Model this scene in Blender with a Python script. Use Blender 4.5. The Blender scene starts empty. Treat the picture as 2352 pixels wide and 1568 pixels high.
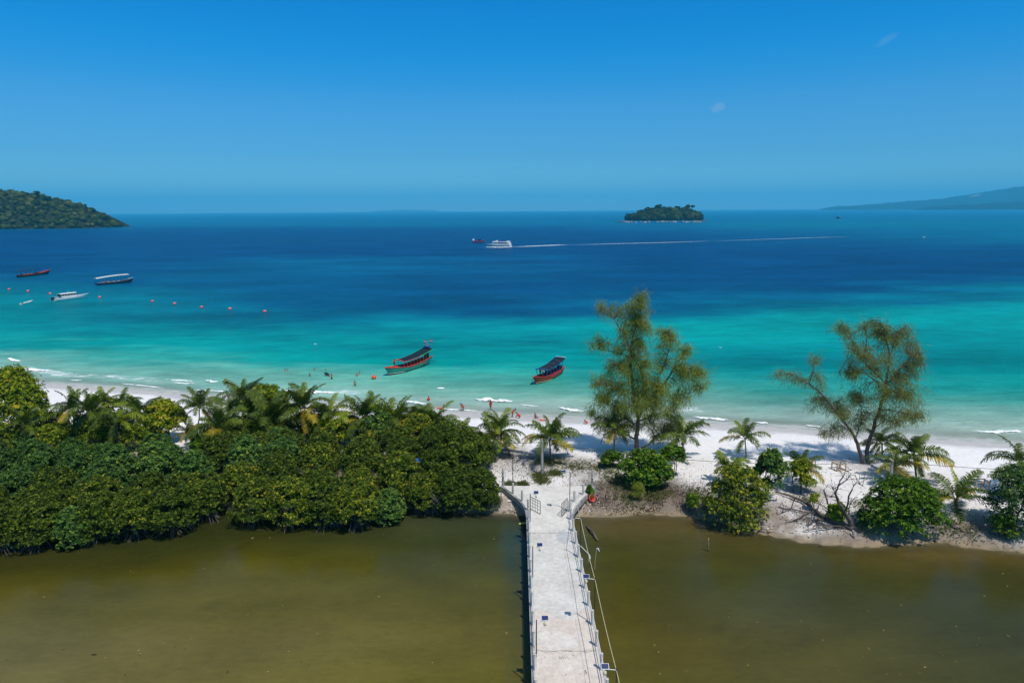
import bpy, bmesh, math, random
import numpy as np
from mathutils import Vector, Matrix, noise

random.seed(7)
rng = np.random.default_rng(11)
scene = bpy.context.scene
COL = scene.collection
R = math.radians

# ------------------------------------------------------------------ camera
CAM_H = 35.0
FPX = 1568.0                       # focal length in pixels of a 2352 px wide view (24 mm lens)
cam_data = bpy.data.cameras.new('camera')
cam_data.sensor_width = 36.0
cam_data.lens = 24.0
cam_data.clip_start = 0.5
cam_data.clip_end = 200000.0
cam = bpy.data.objects.new('camera', cam_data)
CAM_M = Matrix.Rotation(R(90.0 - 10.85), 4, 'X') @ Matrix.Rotation(R(-0.358), 4, 'Z')
cam.matrix_world = Matrix.Translation((0, 0, CAM_H)) @ CAM_M
COL.objects.link(cam)
scene.camera = cam

# ------------------------------------------------------------------ sky, sun, exposure
SUN_EL, SUN_AZ = R(64.0), math.atan2(0.62, -0.78)
world = bpy.data.worlds.new('World')
scene.world = world
world.use_nodes = True
wn, wl = world.node_tree.nodes, world.node_tree.links
wn.clear()
sky = wn.new('ShaderNodeTexSky')
sky.sky_type = 'NISHITA'
sky.sun_disc = False
sky.sun_elevation = SUN_EL
sky.sun_rotation = SUN_AZ
sky.altitude = 600.0
sky.air_density = 1.0
sky.dust_density = 0.35
sky.ozone_density = 4.0
hsv = wn.new('ShaderNodeHueSaturation')
hsv.inputs['Saturation'].default_value = 1.85
hsv.inputs['Hue'].default_value = 0.503
bg = wn.new('ShaderNodeBackground')
bg.inputs['Strength'].default_value = 0.122
wo = wn.new('ShaderNodeOutputWorld')
# the blue is deepest away from the sun and pales towards it
tcw = wn.new('ShaderNodeTexCoord')
dotn = wn.new('ShaderNodeVectorMath'); dotn.operation = 'DOT_PRODUCT'
dotn.inputs[1].default_value = (math.sin(SUN_AZ) * math.cos(SUN_EL), math.cos(SUN_AZ) * math.cos(SUN_EL), math.sin(SUN_EL))
wl.new(tcw.outputs['Generated'], dotn.inputs[0])
satr = wn.new('ShaderNodeMapRange'); satr.interpolation_type = 'SMOOTHSTEP'
satr.inputs[1].default_value, satr.inputs[2].default_value, satr.inputs[3].default_value, satr.inputs[4].default_value = 0.1, 0.85, 1.5, 0.75
wl.new(dotn.outputs['Value'], satr.inputs[0])
wl.new(satr.outputs[0], hsv.inputs['Saturation'])
wl.new(sky.outputs[0], hsv.inputs['Color'])
sep = wn.new('ShaderNodeSeparateXYZ'); wl.new(tcw.outputs['Generated'], sep.inputs[0])
zmul = wn.new('ShaderNodeMath'); zmul.operation = 'MULTIPLY'; zmul.use_clamp = True
zmul.inputs[1].default_value = 1.25
wl.new(sep.outputs['Z'], zmul.inputs[0])
ramp = wn.new('ShaderNodeValToRGB')
SKY_TONE = [(0.0, (.8, .92, 1)), (0.028, (.52, .80, .96)), (0.075, (.42, .71, .90)), (0.144, (.60, .89, 1.0)), (0.21, (.22, 1.03, 1.12)), (0.255, (.10, 1.07, 1.15)), (0.4, (.25, 1.06, 1.14)), (0.75, (.9, 1.0, 1.03))]
while len(ramp.color_ramp.elements) < len(SKY_TONE): ramp.color_ramp.elements.new(0.5)
for e_, (z_, c_) in zip(ramp.color_ramp.elements, SKY_TONE):
    e_.position = z_ * 1.25; e_.color = (c_[0] / 2, c_[1] / 2, c_[2] / 2, 1)
wl.new(zmul.outputs[0], ramp.inputs[0])
tone = wn.new('ShaderNodeVectorMath'); tone.operation = 'MULTIPLY'
wl.new(hsv.outputs[0], tone.inputs[0]); wl.new(ramp.outputs['Color'], tone.inputs[1])
dbl = wn.new('ShaderNodeVectorMath'); dbl.operation = 'SCALE'; dbl.inputs['Scale'].default_value = 2.0
wl.new(tone.outputs[0], dbl.inputs[0])
wl.new(dbl.outputs[0], bg.inputs['Color'])
wl.new(bg.outputs[0], wo.inputs['Surface'])

sun_data = bpy.data.lights.new('sun', 'SUN')
sun_data.energy = 3.9
sun_data.angle = R(0.55)
sun_data.color = (1.0, 0.95, 0.875)
sun = bpy.data.objects.new('sun', sun_data)
SUN_DIR = Vector((math.sin(SUN_AZ) * math.cos(SUN_EL), math.cos(SUN_AZ) * math.cos(SUN_EL), math.sin(SUN_EL)))
sun.rotation_euler = SUN_DIR.to_track_quat('Z', 'Y').to_euler()
sun.location = (60, -60, 150)
COL.objects.link(sun)

scene.view_settings.view_transform = 'Standard'
scene.view_settings.look = 'None'
scene.view_settings.exposure = 0.0
scene.view_settings.gamma = 1.0
scene.view_settings.use_curve_mapping = False
scene.cycles.max_bounces = 6
scene.cycles.transparent_max_bounces = 12
scene.cycles.volume_bounces = 1

# ------------------------------------------------------------------ measuring helpers
C3 = CAM_M.to_3x3()

def ray(px, py):
    d = C3 @ Vector(((px - 1176.0) / FPX, (784.0 - py) / FPX, -1.0))
    return d

def at(px, py, z=0.0):
    """point of the plane at height z seen in direction (px, py)"""
    d = ray(px, py)
    t = (z - CAM_H) / d.z
    return Vector((0, 0, CAM_H)) + d * t

def at_depth(px, py, Y):
    d = ray(px, py)
    return Vector((0, 0, CAM_H)) + d * (Y / d.y)

C3n = np.array(C3)
def project_np(P):
    """world points (n,3) -> view pixels, used to read measured tables at world places"""
    q = (P - np.array([0, 0, CAM_H])) @ C3n
    w = np.maximum(-q[:, 2], 1e-3)
    return 1176.0 + FPX * q[:, 0] / w, 784.0 - FPX * q[:, 1] / w

# ------------------------------------------------------------------ object helpers
def link(o, parent=None):
    COL.objects.link(o)
    if parent is not None:
        o.parent = parent
    return o

def tag(o, label=None, cat=None, group=None, kind=None):
    if label: o['label'] = label
    if cat: o['category'] = cat
    if group: o['group'] = group
    if kind: o['kind'] = kind
    return o

def thing(name, label, cat, loc=(0, 0, 0), rz=0.0, group=None, sc=1.0):
    o = bpy.data.objects.new(name, None)
    o.empty_display_size = 0.3
    o.location = loc
    o.rotation_euler = (0, 0, rz)
    o.scale = (sc, sc, sc)
    link(o)
    return tag(o, label, cat, group)

def np_mesh(name, V, F, mat=None, smooth=False, tone=None, tint=None, extra=None, mat_idx=None):
    """V (n,3), F (m,k) index array with constant k"""
    V = np.asarray(V, dtype=np.float32)
    F = np.asarray(F, dtype=np.int32)
    me = bpy.data.meshes.new(name)
    me.vertices.add(len(V))
    me.vertices.foreach_set('co', V.ravel())
    k = F.shape[1]
    me.loops.add(F.size)
    me.loops.foreach_set('vertex_index', F.ravel())
    me.polygons.add(len(F))
    me.polygons.foreach_set('loop_start', np.arange(0, F.size, k, dtype=np.int32))
    me.polygons.foreach_set('loop_total', np.full(len(F), k, dtype=np.int32))
    if smooth:
        me.polygons.foreach_set('use_smooth', np.ones(len(F), dtype=bool))
    if tone is not None:
        a = me.attributes.new('tone', 'FLOAT', 'POINT')
        a.data.foreach_set('value', np.asarray(tone, dtype=np.float32))
    if tint is not None:
        a = me.attributes.new('tint', 'FLOAT_COLOR', 'POINT')
        c = np.ones((len(V), 4), dtype=np.float32)
        c[:, :3] = tint
        a.data.foreach_set('color', c.ravel())
    if extra:
        for kname, val in extra.items():
            a = me.attributes.new(kname, 'FLOAT', 'POINT')
            a.data.foreach_set('value', np.asarray(val, dtype=np.float32))
    mats = mat if isinstance(mat, (list, tuple)) else ([mat] if mat else [])
    for m in mats:
        me.materials.append(m)
    if mat_idx is not None:
        me.polygons.foreach_set('material_index', np.asarray(mat_idx, dtype=np.int32))
    me.update(calc_edges=True)
    me.validate()
    return me

class MB:
    """collects simple solids into one mesh"""
    def __init__(self):
        self.v, self.f, self.m = [], [], []
    def add(self, vs, fs, mi=0):
        b = len(self.v)
        self.v += [tuple(p) for p in vs]
        self.f += [tuple(i + b for i in f) for f in fs]
        self.m += [mi] * len(fs)
        return self
    def box(self, c, s, mi=0, rot=None):
        hx, hy, hz = s[0] / 2, s[1] / 2, s[2] / 2
        P = [Vector((x, y, z)) for x in (-hx, hx) for y in (-hy, hy) for z in (-hz, hz)]
        if rot is not None:
            P = [rot @ p for p in P]
        c = Vector(c)
        F = [(0, 1, 3, 2), (4, 6, 7, 5), (0, 4, 5, 1), (2, 3, 7, 6), (0, 2, 6, 4), (1, 5, 7, 3)]
        return self.add([p + c for p in P], F, mi)
    def tube(self, pts, rad, n=6, mi=0, cap=True):
        pts = [Vector(p) for p in pts]
        if not isinstance(rad, (list, tuple)):
            rad = [rad] * len(pts)
        vs, fs = [], []
        up = Vector((0, 0, 1))
        for i, p in enumerate(pts):
            d = (pts[min(i + 1, len(pts) - 1)] - pts[max(i - 1, 0)])
            if d.length < 1e-6: d = Vector((0, 0, 1))
            d.normalize()
            ref = up if abs(d.z) < 0.95 else Vector((1, 0, 0))
            a = d.cross(ref).normalized()
            b = a.cross(d)
            for k in range(n):
                t = 2 * math.pi * k / n
                vs.append(p + (a * math.cos(t) + b * math.sin(t)) * rad[i])
        for i in range(len(pts) - 1):
            for k in range(n):
                k2 = (k + 1) % n
                fs.append((i * n + k, i * n + k2, (i + 1) * n + k2, (i + 1) * n + k))
        if cap:
            fs.append(tuple(range(n))[::-1])
            fs.append(tuple((len(pts) - 1) * n + k for k in range(n)))
        return self.add(vs, fs, mi)
    def lathe(self, prof, n=10, c=(0, 0, 0), mi=0, axis='Z'):
        vs, fs = [], []
        for r, z in prof:
            for k in range(n):
                t = 2 * math.pi * k / n
                p = (r * math.cos(t), r * math.sin(t), z)
                if axis == 'X': p = (p[2], p[0], p[1])
                vs.append((p[0] + c[0], p[1] + c[1], p[2] + c[2]))
        for i in range(len(prof) - 1):
            for k in range(n):
                k2 = (k + 1) % n
                fs.append((i * n + k, i * n + k2, (i + 1) * n + k2, (i + 1) * n + k))
        fs.append(tuple(range(n))[::-1])
        fs.append(tuple((len(prof) - 1) * n + k for k in range(n)))
        return self.add(vs, fs, mi)
    def mesh(self, name, mats, smooth=False):
        me = bpy.data.meshes.new(name)
        me.from_pydata(self.v, [], self.f)
        for m in (mats if isinstance(mats, (list, tuple)) else [mats]):
            me.materials.append(m)
        me.polygons.foreach_set('material_index', self.m)
        if smooth:
            me.polygons.foreach_set('use_smooth', [True] * len(self.f))
        me.update()
        return me
    def obj(self, name, mats, parent=None, smooth=False):
        return link(bpy.data.objects.new(name, self.mesh(name, mats, smooth)), parent)

def inst(name, me, parent=None, loc=(0, 0, 0), rot=(0, 0, 0), sc=(1, 1, 1), mat=None):
    o = bpy.data.objects.new(name, me)
    o.location, o.rotation_euler = loc, rot
    o.scale = sc if isinstance(sc, (tuple, list)) else (sc, sc, sc)
    link(o, parent)
    if mat is not None:
        o.material_slots[0].link = 'OBJECT'
        o.material_slots[0].material = mat
    return o

def lin(c):
    c = np.asarray(c, dtype=float) / 255.0
    return np.where(c <= 0.04045, c / 12.92, ((c + 0.055) / 1.055) ** 2.4)

# ------------------------------------------------------------------ materials
def new_mat(name):
    m = bpy.data.materials.new(name)
    m.use_nodes = True
    nt = m.node_tree
    nt.nodes.clear()
    out = nt.nodes.new('ShaderNodeOutputMaterial')
    return m, nt.nodes, nt.links, out

def mat(name, col, rough=0.6, spec=0.3, var=0.12, scale=3.0, bump=0.0, metal=0.0, detail=4.0, col2=None):
    """painted, wooden, cloth or mineral surface with a little uneven wear"""
    m, n, l, out = new_mat(name)
    p = n.new('ShaderNodeBsdfPrincipled')
    p.inputs['Roughness'].default_value = rough
    p.inputs['Specular IOR Level'].default_value = spec
    p.inputs['Metallic'].default_value = metal
    tc = n.new('ShaderNodeTexCoord')
    nz = n.new('ShaderNodeTexNoise')
    nz.inputs['Scale'].default_value = scale
    nz.inputs['Detail'].default_value = detail
    nz.inputs['Roughness'].default_value = 0.65
    l.new(tc.outputs['Object'], nz.inputs['Vector'])
    cr = n.new('ShaderNodeValToRGB')
    c = np.array(col)
    lo = np.clip(c * (1 - var * 1.6), 0, 1) if col2 is None else np.array(col2)
    hi = np.clip(c * (1 + var), 0, 1)
    cr.color_ramp.elements[0].position, cr.color_ramp.elements[1].position = 0.3, 0.7
    cr.color_ramp.elements[0].color = (*lo, 1)
    cr.color_ramp.elements[1].color = (*hi, 1)
    l.new(nz.outputs['Fac'], cr.inputs['Fac'])
    l.new(cr.outputs['Color'], p.inputs['Base Color'])
    if bump:
        b = n.new('ShaderNodeBump')
        b.inputs['Strength'].default_value = bump
        b.inputs['Distance'].default_value = 0.05
        l.new(nz.outputs['Fac'], b.inputs['Height'])
        l.new(b.outputs['Normal'], p.inputs['Normal'])
    l.new(p.outputs[0], out.inputs['Surface'])
    return m

def leaf_mat(name, cols, pos=(0.0, 0.45, 0.8, 1.0), trans=0.24, rough=0.55, spec=0.14):
    m, n, l, out = new_mat(name)
    a = n.new('ShaderNodeAttribute'); a.attribute_name = 'tone'
    oi = n.new('ShaderNodeObjectInfo')
    ad = n.new('ShaderNodeMath'); ad.operation = 'MULTIPLY_ADD'
    l.new(oi.outputs['Random'], ad.inputs[0]); ad.inputs[1].default_value = 0.24
    l.new(a.outputs['Fac'], ad.inputs[2])
    sb = n.new('ShaderNodeMath'); sb.operation = 'SUBTRACT'; sb.use_clamp = True
    l.new(ad.outputs[0], sb.inputs[0]); sb.inputs[1].default_value = 0.10
    cr = n.new('ShaderNodeValToRGB')
    while len(cr.color_ramp.elements) < len(cols):
        cr.color_ramp.elements.new(0.5)
    for e, c, q in zip(cr.color_ramp.elements, cols, pos):
        e.position = q
        e.color = (*c, 1)
    l.new(sb.outputs[0], cr.inputs['Fac'])
    p = n.new('ShaderNodeBsdfPrincipled')
    p.inputs['Roughness'].default_value = rough
    p.inputs['Specular IOR Level'].default_value = spec
    t = n.new('ShaderNodeBsdfTranslucent')
    l.new(cr.outputs['Color'], p.inputs['Base Color'])
    l.new(cr.outputs['Color'], t.inputs['Color'])
    mx = n.new('ShaderNodeMixShader'); mx.inputs[0].default_value = trans
    l.new(p.outputs[0], mx.inputs[1]); l.new(t.outputs[0], mx.inputs[2])
    l.new(mx.outputs[0], out.inputs['Surface'])
    return m

MAT = {}
MAT['mangrove'] = leaf_mat('mangrove_leaf', [(0.013, 0.026, 0.003), (0.056, 0.100, 0.009), (0.175, 0.25, 0.016), (0.52, 0.45, 0.03)], (0, 0.4, 0.85, 0.985))
MAT['bluegreen'] = leaf_mat('hibiscus_leaf', [(0.02, 0.05, 0.012), (0.054, 0.122, 0.024), (0.145, 0.265, 0.04), (0.32, 0.38, 0.05)], (0, 0.4, 0.85, 0.985))
MAT['bright'] = leaf_mat('broad_leaf', [(0.04, 0.075, 0.004), (0.12, 0.19, 0.008), (0.27, 0.34, 0.014), (0.5, 0.38, 0.03)], (0, 0.35, 0.8, 0.985))
MAT['fresh'] = leaf_mat('fresh_leaf', [(0.022, 0.058, 0.004), (0.062, 0.145, 0.007), (0.15, 0.28, 0.013), (0.34, 0.38, 0.04)], (0, 0.4, 0.85, 0.985))
MAT['frond'] = leaf_mat('palm_frond', [(0.026, 0.05, 0.005), (0.075, 0.115, 0.01), (0.165, 0.21, 0.018), (0.28, 0.28, 0.03)], (0, 0.4, 0.8, 1.0), trans=0.28, rough=0.42, spec=0.25)
MAT['frond_light'] = leaf_mat('palm_frond_light', [(0.065, 0.1, 0.006), (0.16, 0.22, 0.01), (0.29, 0.33, 0.018), (0.42, 0.4, 0.03)], (0, 0.4, 0.8, 1.0), trans=0.3, rough=0.42, spec=0.25)
MAT['frond_yellow'] = leaf_mat('palm_frond_yellow', [(0.16, 0.13, 0.012), (0.33, 0.26, 0.02), (0.45, 0.34, 0.03), (0.5, 0.36, 0.05)], (0, 0.4, 0.8, 1.0), trans=0.3)
MAT['frond_dead'] = leaf_mat('palm_frond_dead', [(0.12, 0.08, 0.04), (0.24, 0.16, 0.09), (0.33, 0.24, 0.14), (0.4, 0.3, 0.2)], (0, 0.4, 0.8, 1.0), trans=0.15)
MAT['needle'] = leaf_mat('casuarina_needle', [(0.12, 0.165, 0.024), (0.22, 0.275, 0.034), (0.34, 0.375, 0.05), (0.44, 0.42, 0.07)], (0, 0.4, 0.8, 1.0), trans=0.42, rough=0.7, spec=0.05)
MAT['needle_brown'] = leaf_mat('casuarina_needle_brown', [(0.115, 0.14, 0.036), (0.195, 0.225, 0.05), (0.28, 0.295, 0.075), (0.36, 0.32, 0.1)], (0, 0.4, 0.8, 1.0), trans=0.42, rough=0.7, spec=0.05)
MAT['grass'] = leaf_mat('grass_blade', [(0.05, 0.08, 0.015), (0.10, 0.13, 0.03), (0.17, 0.18, 0.05), (0.25, 0.24, 0.08)], (0, 0.4, 0.8, 1.0))
MAT['forest'] = leaf_mat('forest_leaf', [(0.005, 0.014, 0.006), (0.02, 0.038, 0.011), (0.055, 0.075, 0.02), (0.1, 0.1, 0.036)], (0, 0.4, 0.8, 1.0), trans=0.0, rough=0.9, spec=0.0)
MAT['bark'] = mat('bark', (0.13, 0.10, 0.085), 0.9, 0.1, 0.35, 2.5, 0.6)
MAT['bark_pale'] = mat('bark_pale', (0.25, 0.215, 0.19), 0.9, 0.1, 0.35, 2.5, 0.6)
MAT['dead_wood'] = mat('dead_wood', (0.14, 0.115, 0.10), 0.9, 0.1, 0.4, 1.2, 0.5)
MAT['palm_bark'] = mat('palm_bark', (0.17, 0.14, 0.12), 0.9, 0.1, 0.35, 6, 0.6)
MAT['root'] = mat('mangrove_root', (0.10, 0.08, 0.065), 0.9, 0.1, 0.4, 2.0)
MAT['concrete'] = mat('concrete_post', (0.56, 0.525, 0.475), 0.9, 0.2, 0.2, 3.0, 0.3)
MAT['concrete_old'] = mat('concrete_weathered', (0.34, 0.33, 0.32), 0.9, 0.2, 0.3, 2.0, 0.4)
MAT['white_pipe'] = mat('white_pipe', (0.74, 0.71, 0.66), 0.5, 0.4, 0.08, 4)
MAT['black_steel'] = mat('black_steel', (0.018, 0.018, 0.02), 0.45, 0.5, 0.2, 4)
MAT['panel_blue'] = mat('solar_panel_glass', (0.004, 0.022, 0.11), 0.35, 0.3, 0.15, 8)
MAT['alu'] = mat('aluminium', (0.55, 0.57, 0.6), 0.4, 0.5, 0.1, 4, metal=0.6)
MAT['lamp_head'] = mat('lamp_head', (0.62, 0.55, 0.42), 0.4, 0.4, 0.1, 4)
MAT['teal_paint'] = mat('teal_paint', (0.10, 0.36, 0.34), 0.6, 0.3, 0.2, 2)
MAT['wood'] = mat('weathered_timber', (0.48, 0.34, 0.22), 0.8, 0.2, 0.25, 5, 0.3)
MAT['rope'] = mat('rope', (0.62, 0.58, 0.36), 0.9, 0.1, 0.15, 6)
MAT['wire'] = mat('black_cable', (0.02, 0.02, 0.022), 0.6, 0.2, 0.1, 4)
MAT['rock'] = mat('shore_rock', (0.30, 0.24, 0.20), 0.9, 0.2, 0.35, 0.4, 0.5)
MAT['rock_dark'] = mat('wet_rock', (0.10, 0.085, 0.08), 0.7, 0.3, 0.3, 0.4, 0.5)
def foam_mat():
    m, n, l, out = new_mat('sea_foam')
    p = n.new('ShaderNodeBsdfPrincipled'); p.inputs['Roughness'].default_value = .95; p.inputs['Specular IOR Level'].default_value = .1
    p.inputs['Base Color'].default_value = (.86, .88, .88, 1)
    at_ = n.new('ShaderNodeAttribute'); at_.attribute_name = 'tone'
    g = n.new('ShaderNodeNewGeometry')
    z = n.new('ShaderNodeTexNoise'); z.inputs['Scale'].default_value = 1.6; z.inputs['Detail'].default_value = 6; z.inputs['Roughness'].default_value = .75
    l.new(g.outputs['Position'], z.inputs['Vector'])
    s = n.new('ShaderNodeMath'); s.operation = 'MULTIPLY_ADD'; s.inputs[1].default_value = 1.5
    l.new(z.outputs['Fac'], s.inputs[0]); l.new(at_.outputs['Fac'], s.inputs[2])
    r_ = n.new('ShaderNodeMapRange'); r_.inputs[1].default_value, r_.inputs[2].default_value = 1.0, 1.32
    l.new(s.outputs[0], r_.inputs[0])
    t_ = n.new('ShaderNodeBsdfTransparent'); mx = n.new('ShaderNodeMixShader')
    l.new(r_.outputs[0], mx.inputs[0]); l.new(t_.outputs[0], mx.inputs[1]); l.new(p.outputs[0], mx.inputs[2])
    l.new(mx.outputs[0], out.inputs['Surface'])
    return m
MAT['foam'] = foam_mat()
MAT['skin'] = mat('skin', (0.34, 0.185, 0.12), 0.6, 0.3, 0.05, 3)
MAT['skin_dark'] = mat('skin_dark', (0.20, 0.09, 0.06), 0.6, 0.3, 0.05, 3)
MAT['hair'] = mat('black_hair', (0.012, 0.010, 0.010), 0.6, 0.3, 0.1, 3)
MAT['red_cloth'] = mat('red_cloth', (0.72, 0.025, 0.02), 0.8, 0.1, 0.1, 6)
MAT['orange_cloth'] = mat('orange_cloth', (0.85, 0.09, 0.012), 0.8, 0.1, 0.1, 6)
MAT['dark_cloth'] = mat('dark_cloth', (0.02, 0.025, 0.035), 0.8, 0.1, 0.1, 6)
MAT['blue_tarp'] = mat('blue_tarpaulin', (0.01, 0.10, 0.50), 0.6, 0.3, 0.15, 2, 0.4)
MAT['thatch'] = mat('thatch', (0.22, 0.16, 0.12), 0.95, 0.05, 0.4, 9, 0.8)
MAT['buoy_pink'] = mat('faded_pink_plastic', (0.74, 0.15, 0.17), 0.5, 0.4, 0.15, 5)
MAT['buoy_orange'] = mat('orange_plastic', (0.80, 0.075, 0.02), 0.45, 0.4, 0.1, 5)
MAT['white_paint'] = mat('white_paint', (0.80, 0.80, 0.79), 0.4, 0.5, 0.06, 2)
MAT['grey_paint'] = mat('grey_paint', (0.42, 0.46, 0.47), 0.4, 0.5, 0.1, 2)
MAT['navy_paint'] = mat('navy_paint', (0.015, 0.03, 0.07), 0.4, 0.5, 0.1, 2)
MAT['boat_blue'] = mat('boat_blue', (0.015, 0.10, 0.34), 0.5, 0.4, 0.15, 2)
MAT['boat_red'] = mat('boat_red', (0.58, 0.035, 0.025), 0.5, 0.4, 0.15, 2)
MAT['boat_orange'] = mat('boat_orange', (0.70, 0.10, 0.02), 0.5, 0.4, 0.15, 2)
MAT['boat_brown'] = mat('boat_brown', (0.34, 0.05, 0.02), 0.5, 0.4, 0.25, 1.2)
MAT['boat_maroon'] = mat('boat_maroon', (0.10, 0.02, 0.02), 0.6, 0.3, 0.2, 2)
MAT['boat_teal'] = mat('boat_teal', (0.03, 0.24, 0.19), 0.5, 0.4, 0.15, 1.5)
MAT['boat_green'] = mat('boat_green', (0.02, 0.48, 0.14), 0.5, 0.4, 0.1, 2)
MAT['boat_dark'] = mat('boat_dark_green', (0.02, 0.055, 0.045), 0.6, 0.4, 0.2, 2)
MAT['shade_net'] = mat('dark_shade_cloth', (0.012, 0.022, 0.035), 0.85, 0.15, 0.25, 1.5, 0.3)
MAT['canvas'] = mat('pale_canvas', (0.62, 0.60, 0.54), 0.85, 0.1, 0.12, 1.5)
MAT['glass'] = mat('tinted_window', (0.015, 0.025, 0.04), 0.1, 0.6, 0.1, 2)
MAT['pale_blue'] = mat('pale_blue_sheet', (0.40, 0.58, 0.75), 0.5, 0.4, 0.08, 2)

# =================================================================== SETTING
def world_line(pts, z=0.0):
    P = [at(x, y, z) for x, y in pts]
    return np.array([p.x for p in P]), np.array([p.y for p in P])

# lagoon bank and sea waterline, both as y over x
_lx, _ly = world_line([(1165, 1182), (1210, 1184), (1325, 1184), (1400, 1187), (1500, 1180), (1580, 1186), (1640, 1197), (1720, 1212),
                       (1800, 1236), (1900, 1248), (1980, 1256), (2060, 1250), (2150, 1246), (2250, 1258), (2352, 1272)])
LAG_X = np.concatenate([[-260, -90, -60, -40, -25, -10], _lx, [_lx[-1] + 14, 260]])
LAG_Y = np.concatenate([[74, 75, 76, 77, 77, 76.5], _ly, [_ly[-1] - 2, _ly[-1] - 14]])
_sx, _sy = world_line([(0, 866), (90, 881), (180, 886), (270, 892), (360, 899), (440, 908), (600, 918), (800, 930), (1000, 944), (1200, 957),
                       (1400, 965), (1600, 972), (1700, 977), (1850, 986), (2000, 999), (2150, 1008), (2352, 1021)])
SEA_X = np.concatenate([[-400, -180], _sx, [_sx[-1] + 30, 400]])
SEA_Y = np.concatenate([[215, 165], _sy, [_sy[-1] - 7, 60]])

def fbm(x, y, sc, oct=4, seed=0.0):
    out = np.zeros(len(x)); amp = 1.0; tot = 0
    xs = (x * sc + seed * 13.7); ys = (y * sc - seed * 7.3)
    for o in range(oct):
        f = 2 ** o
        out += amp * np.array([noise.noise((a * f, b * f, seed + o * 3.1)) for a, b in zip(xs, ys)])
        tot += amp; amp *= 0.55
    return out / tot

def sstep(a, b, x):
    t = np.clip((x - a) / (b - a), 0, 1)
    return t * t * (3 - 2 * t)

def ground_h(x, y):
    x = np.asarray(x, dtype=float); y = np.asarray(y, dtype=float)
    t1 = y - np.interp(x, LAG_X, LAG_Y)
    t2 = np.interp(x, SEA_X, SEA_Y) - y
    h1 = np.where(t1 > 0, 1.45 * (1 - np.exp(-np.maximum(t1, 0) / 2.6)), np.maximum(0.10 * t1, -1.6))
    h2 = np.where(t2 > 0, 1.75 * (1 - np.exp(-np.maximum(t2, 0) / 13.0)), np.maximum(0.05 * t2, -1.6))
    return np.minimum(h1, h2)

def gz(x, y):
    return float(ground_h(np.array([x]), np.array([y]))[0])

def on_ground(px, py):
    z = 1.3
    for _ in range(4):
        p = at(px, py, z)
        z = max(gz(p.x, p.y), 0.0)
    p.z = z
    return p

# ---------------- ground
gx = np.arange(-186, 150.1, 0.6); gy = np.arange(48, 175, 0.6)
GX, GY = np.meshgrid(gx, gy)
X, Y = GX.ravel(), GY.ravel()
n_big = fbm(X, Y, 0.12, 3, 1.0)
n_mid = fbm(X, Y, 0.55, 3, 2.0)
n_fine = rng.normal(0, 1, len(X))
Xw = X + n_mid * 1.6; Yw = Y + n_mid * 1.1
H = ground_h(Xw, Yw)
t1 = Yw - np.interp(Xw, LAG_X, LAG_Y)
t2 = np.interp(Xw, SEA_X, SEA_Y) - Yw
land = sstep(0.3, 1.0, H)
H = H + land * (n_big * 0.22 + n_mid * 0.10 + n_fine * 0.012)
H = np.where((np.abs(X - 2) < 6.5) & (Y < 80.5) & (Y > 72), np.minimum(H, 1.15), H)
sand = np.array([0.80, 0.765, 0.74])
col = np.tile(sand, (len(X), 1)) * (1 + 0.05 * n_mid[:, None])
def mixc(c, k):
    global col
    k = np.clip(k, 0, 1)[:, None]
    col = col * (1 - k) + np.array(c) * k
# dirtier greyish sand behind the dune, leaf litter near the lagoon
mixc((0.60, 0.55, 0.515), sstep(24, 10, t1) * (0.40 + 0.7 * n_big) * sstep(3, 9, t2))
mixc((0.27, 0.215, 0.17), sstep(8.0, 1.5, t1) * sstep(-0.25, 0.30, n_mid + 0.35 * n_big) * 0.9)
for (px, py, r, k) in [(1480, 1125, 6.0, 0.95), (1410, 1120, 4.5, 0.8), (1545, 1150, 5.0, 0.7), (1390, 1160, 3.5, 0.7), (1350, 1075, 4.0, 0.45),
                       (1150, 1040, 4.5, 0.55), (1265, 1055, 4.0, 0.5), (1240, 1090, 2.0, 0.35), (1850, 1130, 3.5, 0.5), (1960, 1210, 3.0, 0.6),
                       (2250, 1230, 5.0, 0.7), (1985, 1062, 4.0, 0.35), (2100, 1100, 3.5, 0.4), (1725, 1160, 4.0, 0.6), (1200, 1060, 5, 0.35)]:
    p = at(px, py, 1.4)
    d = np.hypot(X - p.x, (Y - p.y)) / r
    mixc((0.12, 0.092, 0.07), k * sstep(1.35, 0.35, d + 0.55 * n_mid + 0.3 * n_big))  # dark litter, with the shade under trees painted into the ground colour
mixc((0.24, 0.19, 0.15), (X > 6) * sstep(9.5, 3.0, t1) * sstep(-0.15, 0.35, n_mid * 1.2 + n_big * .5 + .1) * 0.75)  # brown bank dirt, deepened by painted shade of the bushes
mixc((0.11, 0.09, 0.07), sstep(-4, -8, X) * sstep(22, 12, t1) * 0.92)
mixc((0.33, 0.25, 0.15), (X > -8) * sstep(1.0, 0.0, t1 + .5 * n_mid) * 0.85)
mixc((0.10, 0.082, 0.05), sstep(0.35, -0.5, t1) * 0.8)
mixc((0.20, 0.16, 0.07), sstep(0.1, -2.5, t1) * 0.9)
mixc((0.50, 0.475, 0.455), sstep(6.0, 3.2, t2 + 1.3 * n_big) * sstep(6, 12, t1))
mixc((0.60, 0.62, 0.52), sstep(0.0, -6.0, t2) * 0.6)
nx, ny = len(gx), len(gy)
idx = np.arange(nx * ny).reshape(ny, nx)
F = np.stack([idx[:-1, :-1], idx[:-1, 1:], idx[1:, 1:], idx[1:, :-1]], -1).reshape(-1, 4)
m, n, l, out = new_mat('beach_sand')
p = n.new('ShaderNodeBsdfPrincipled'); p.inputs['Roughness'].default_value = 0.95; p.inputs['Specular IOR Level'].default_value = 0.1
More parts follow.
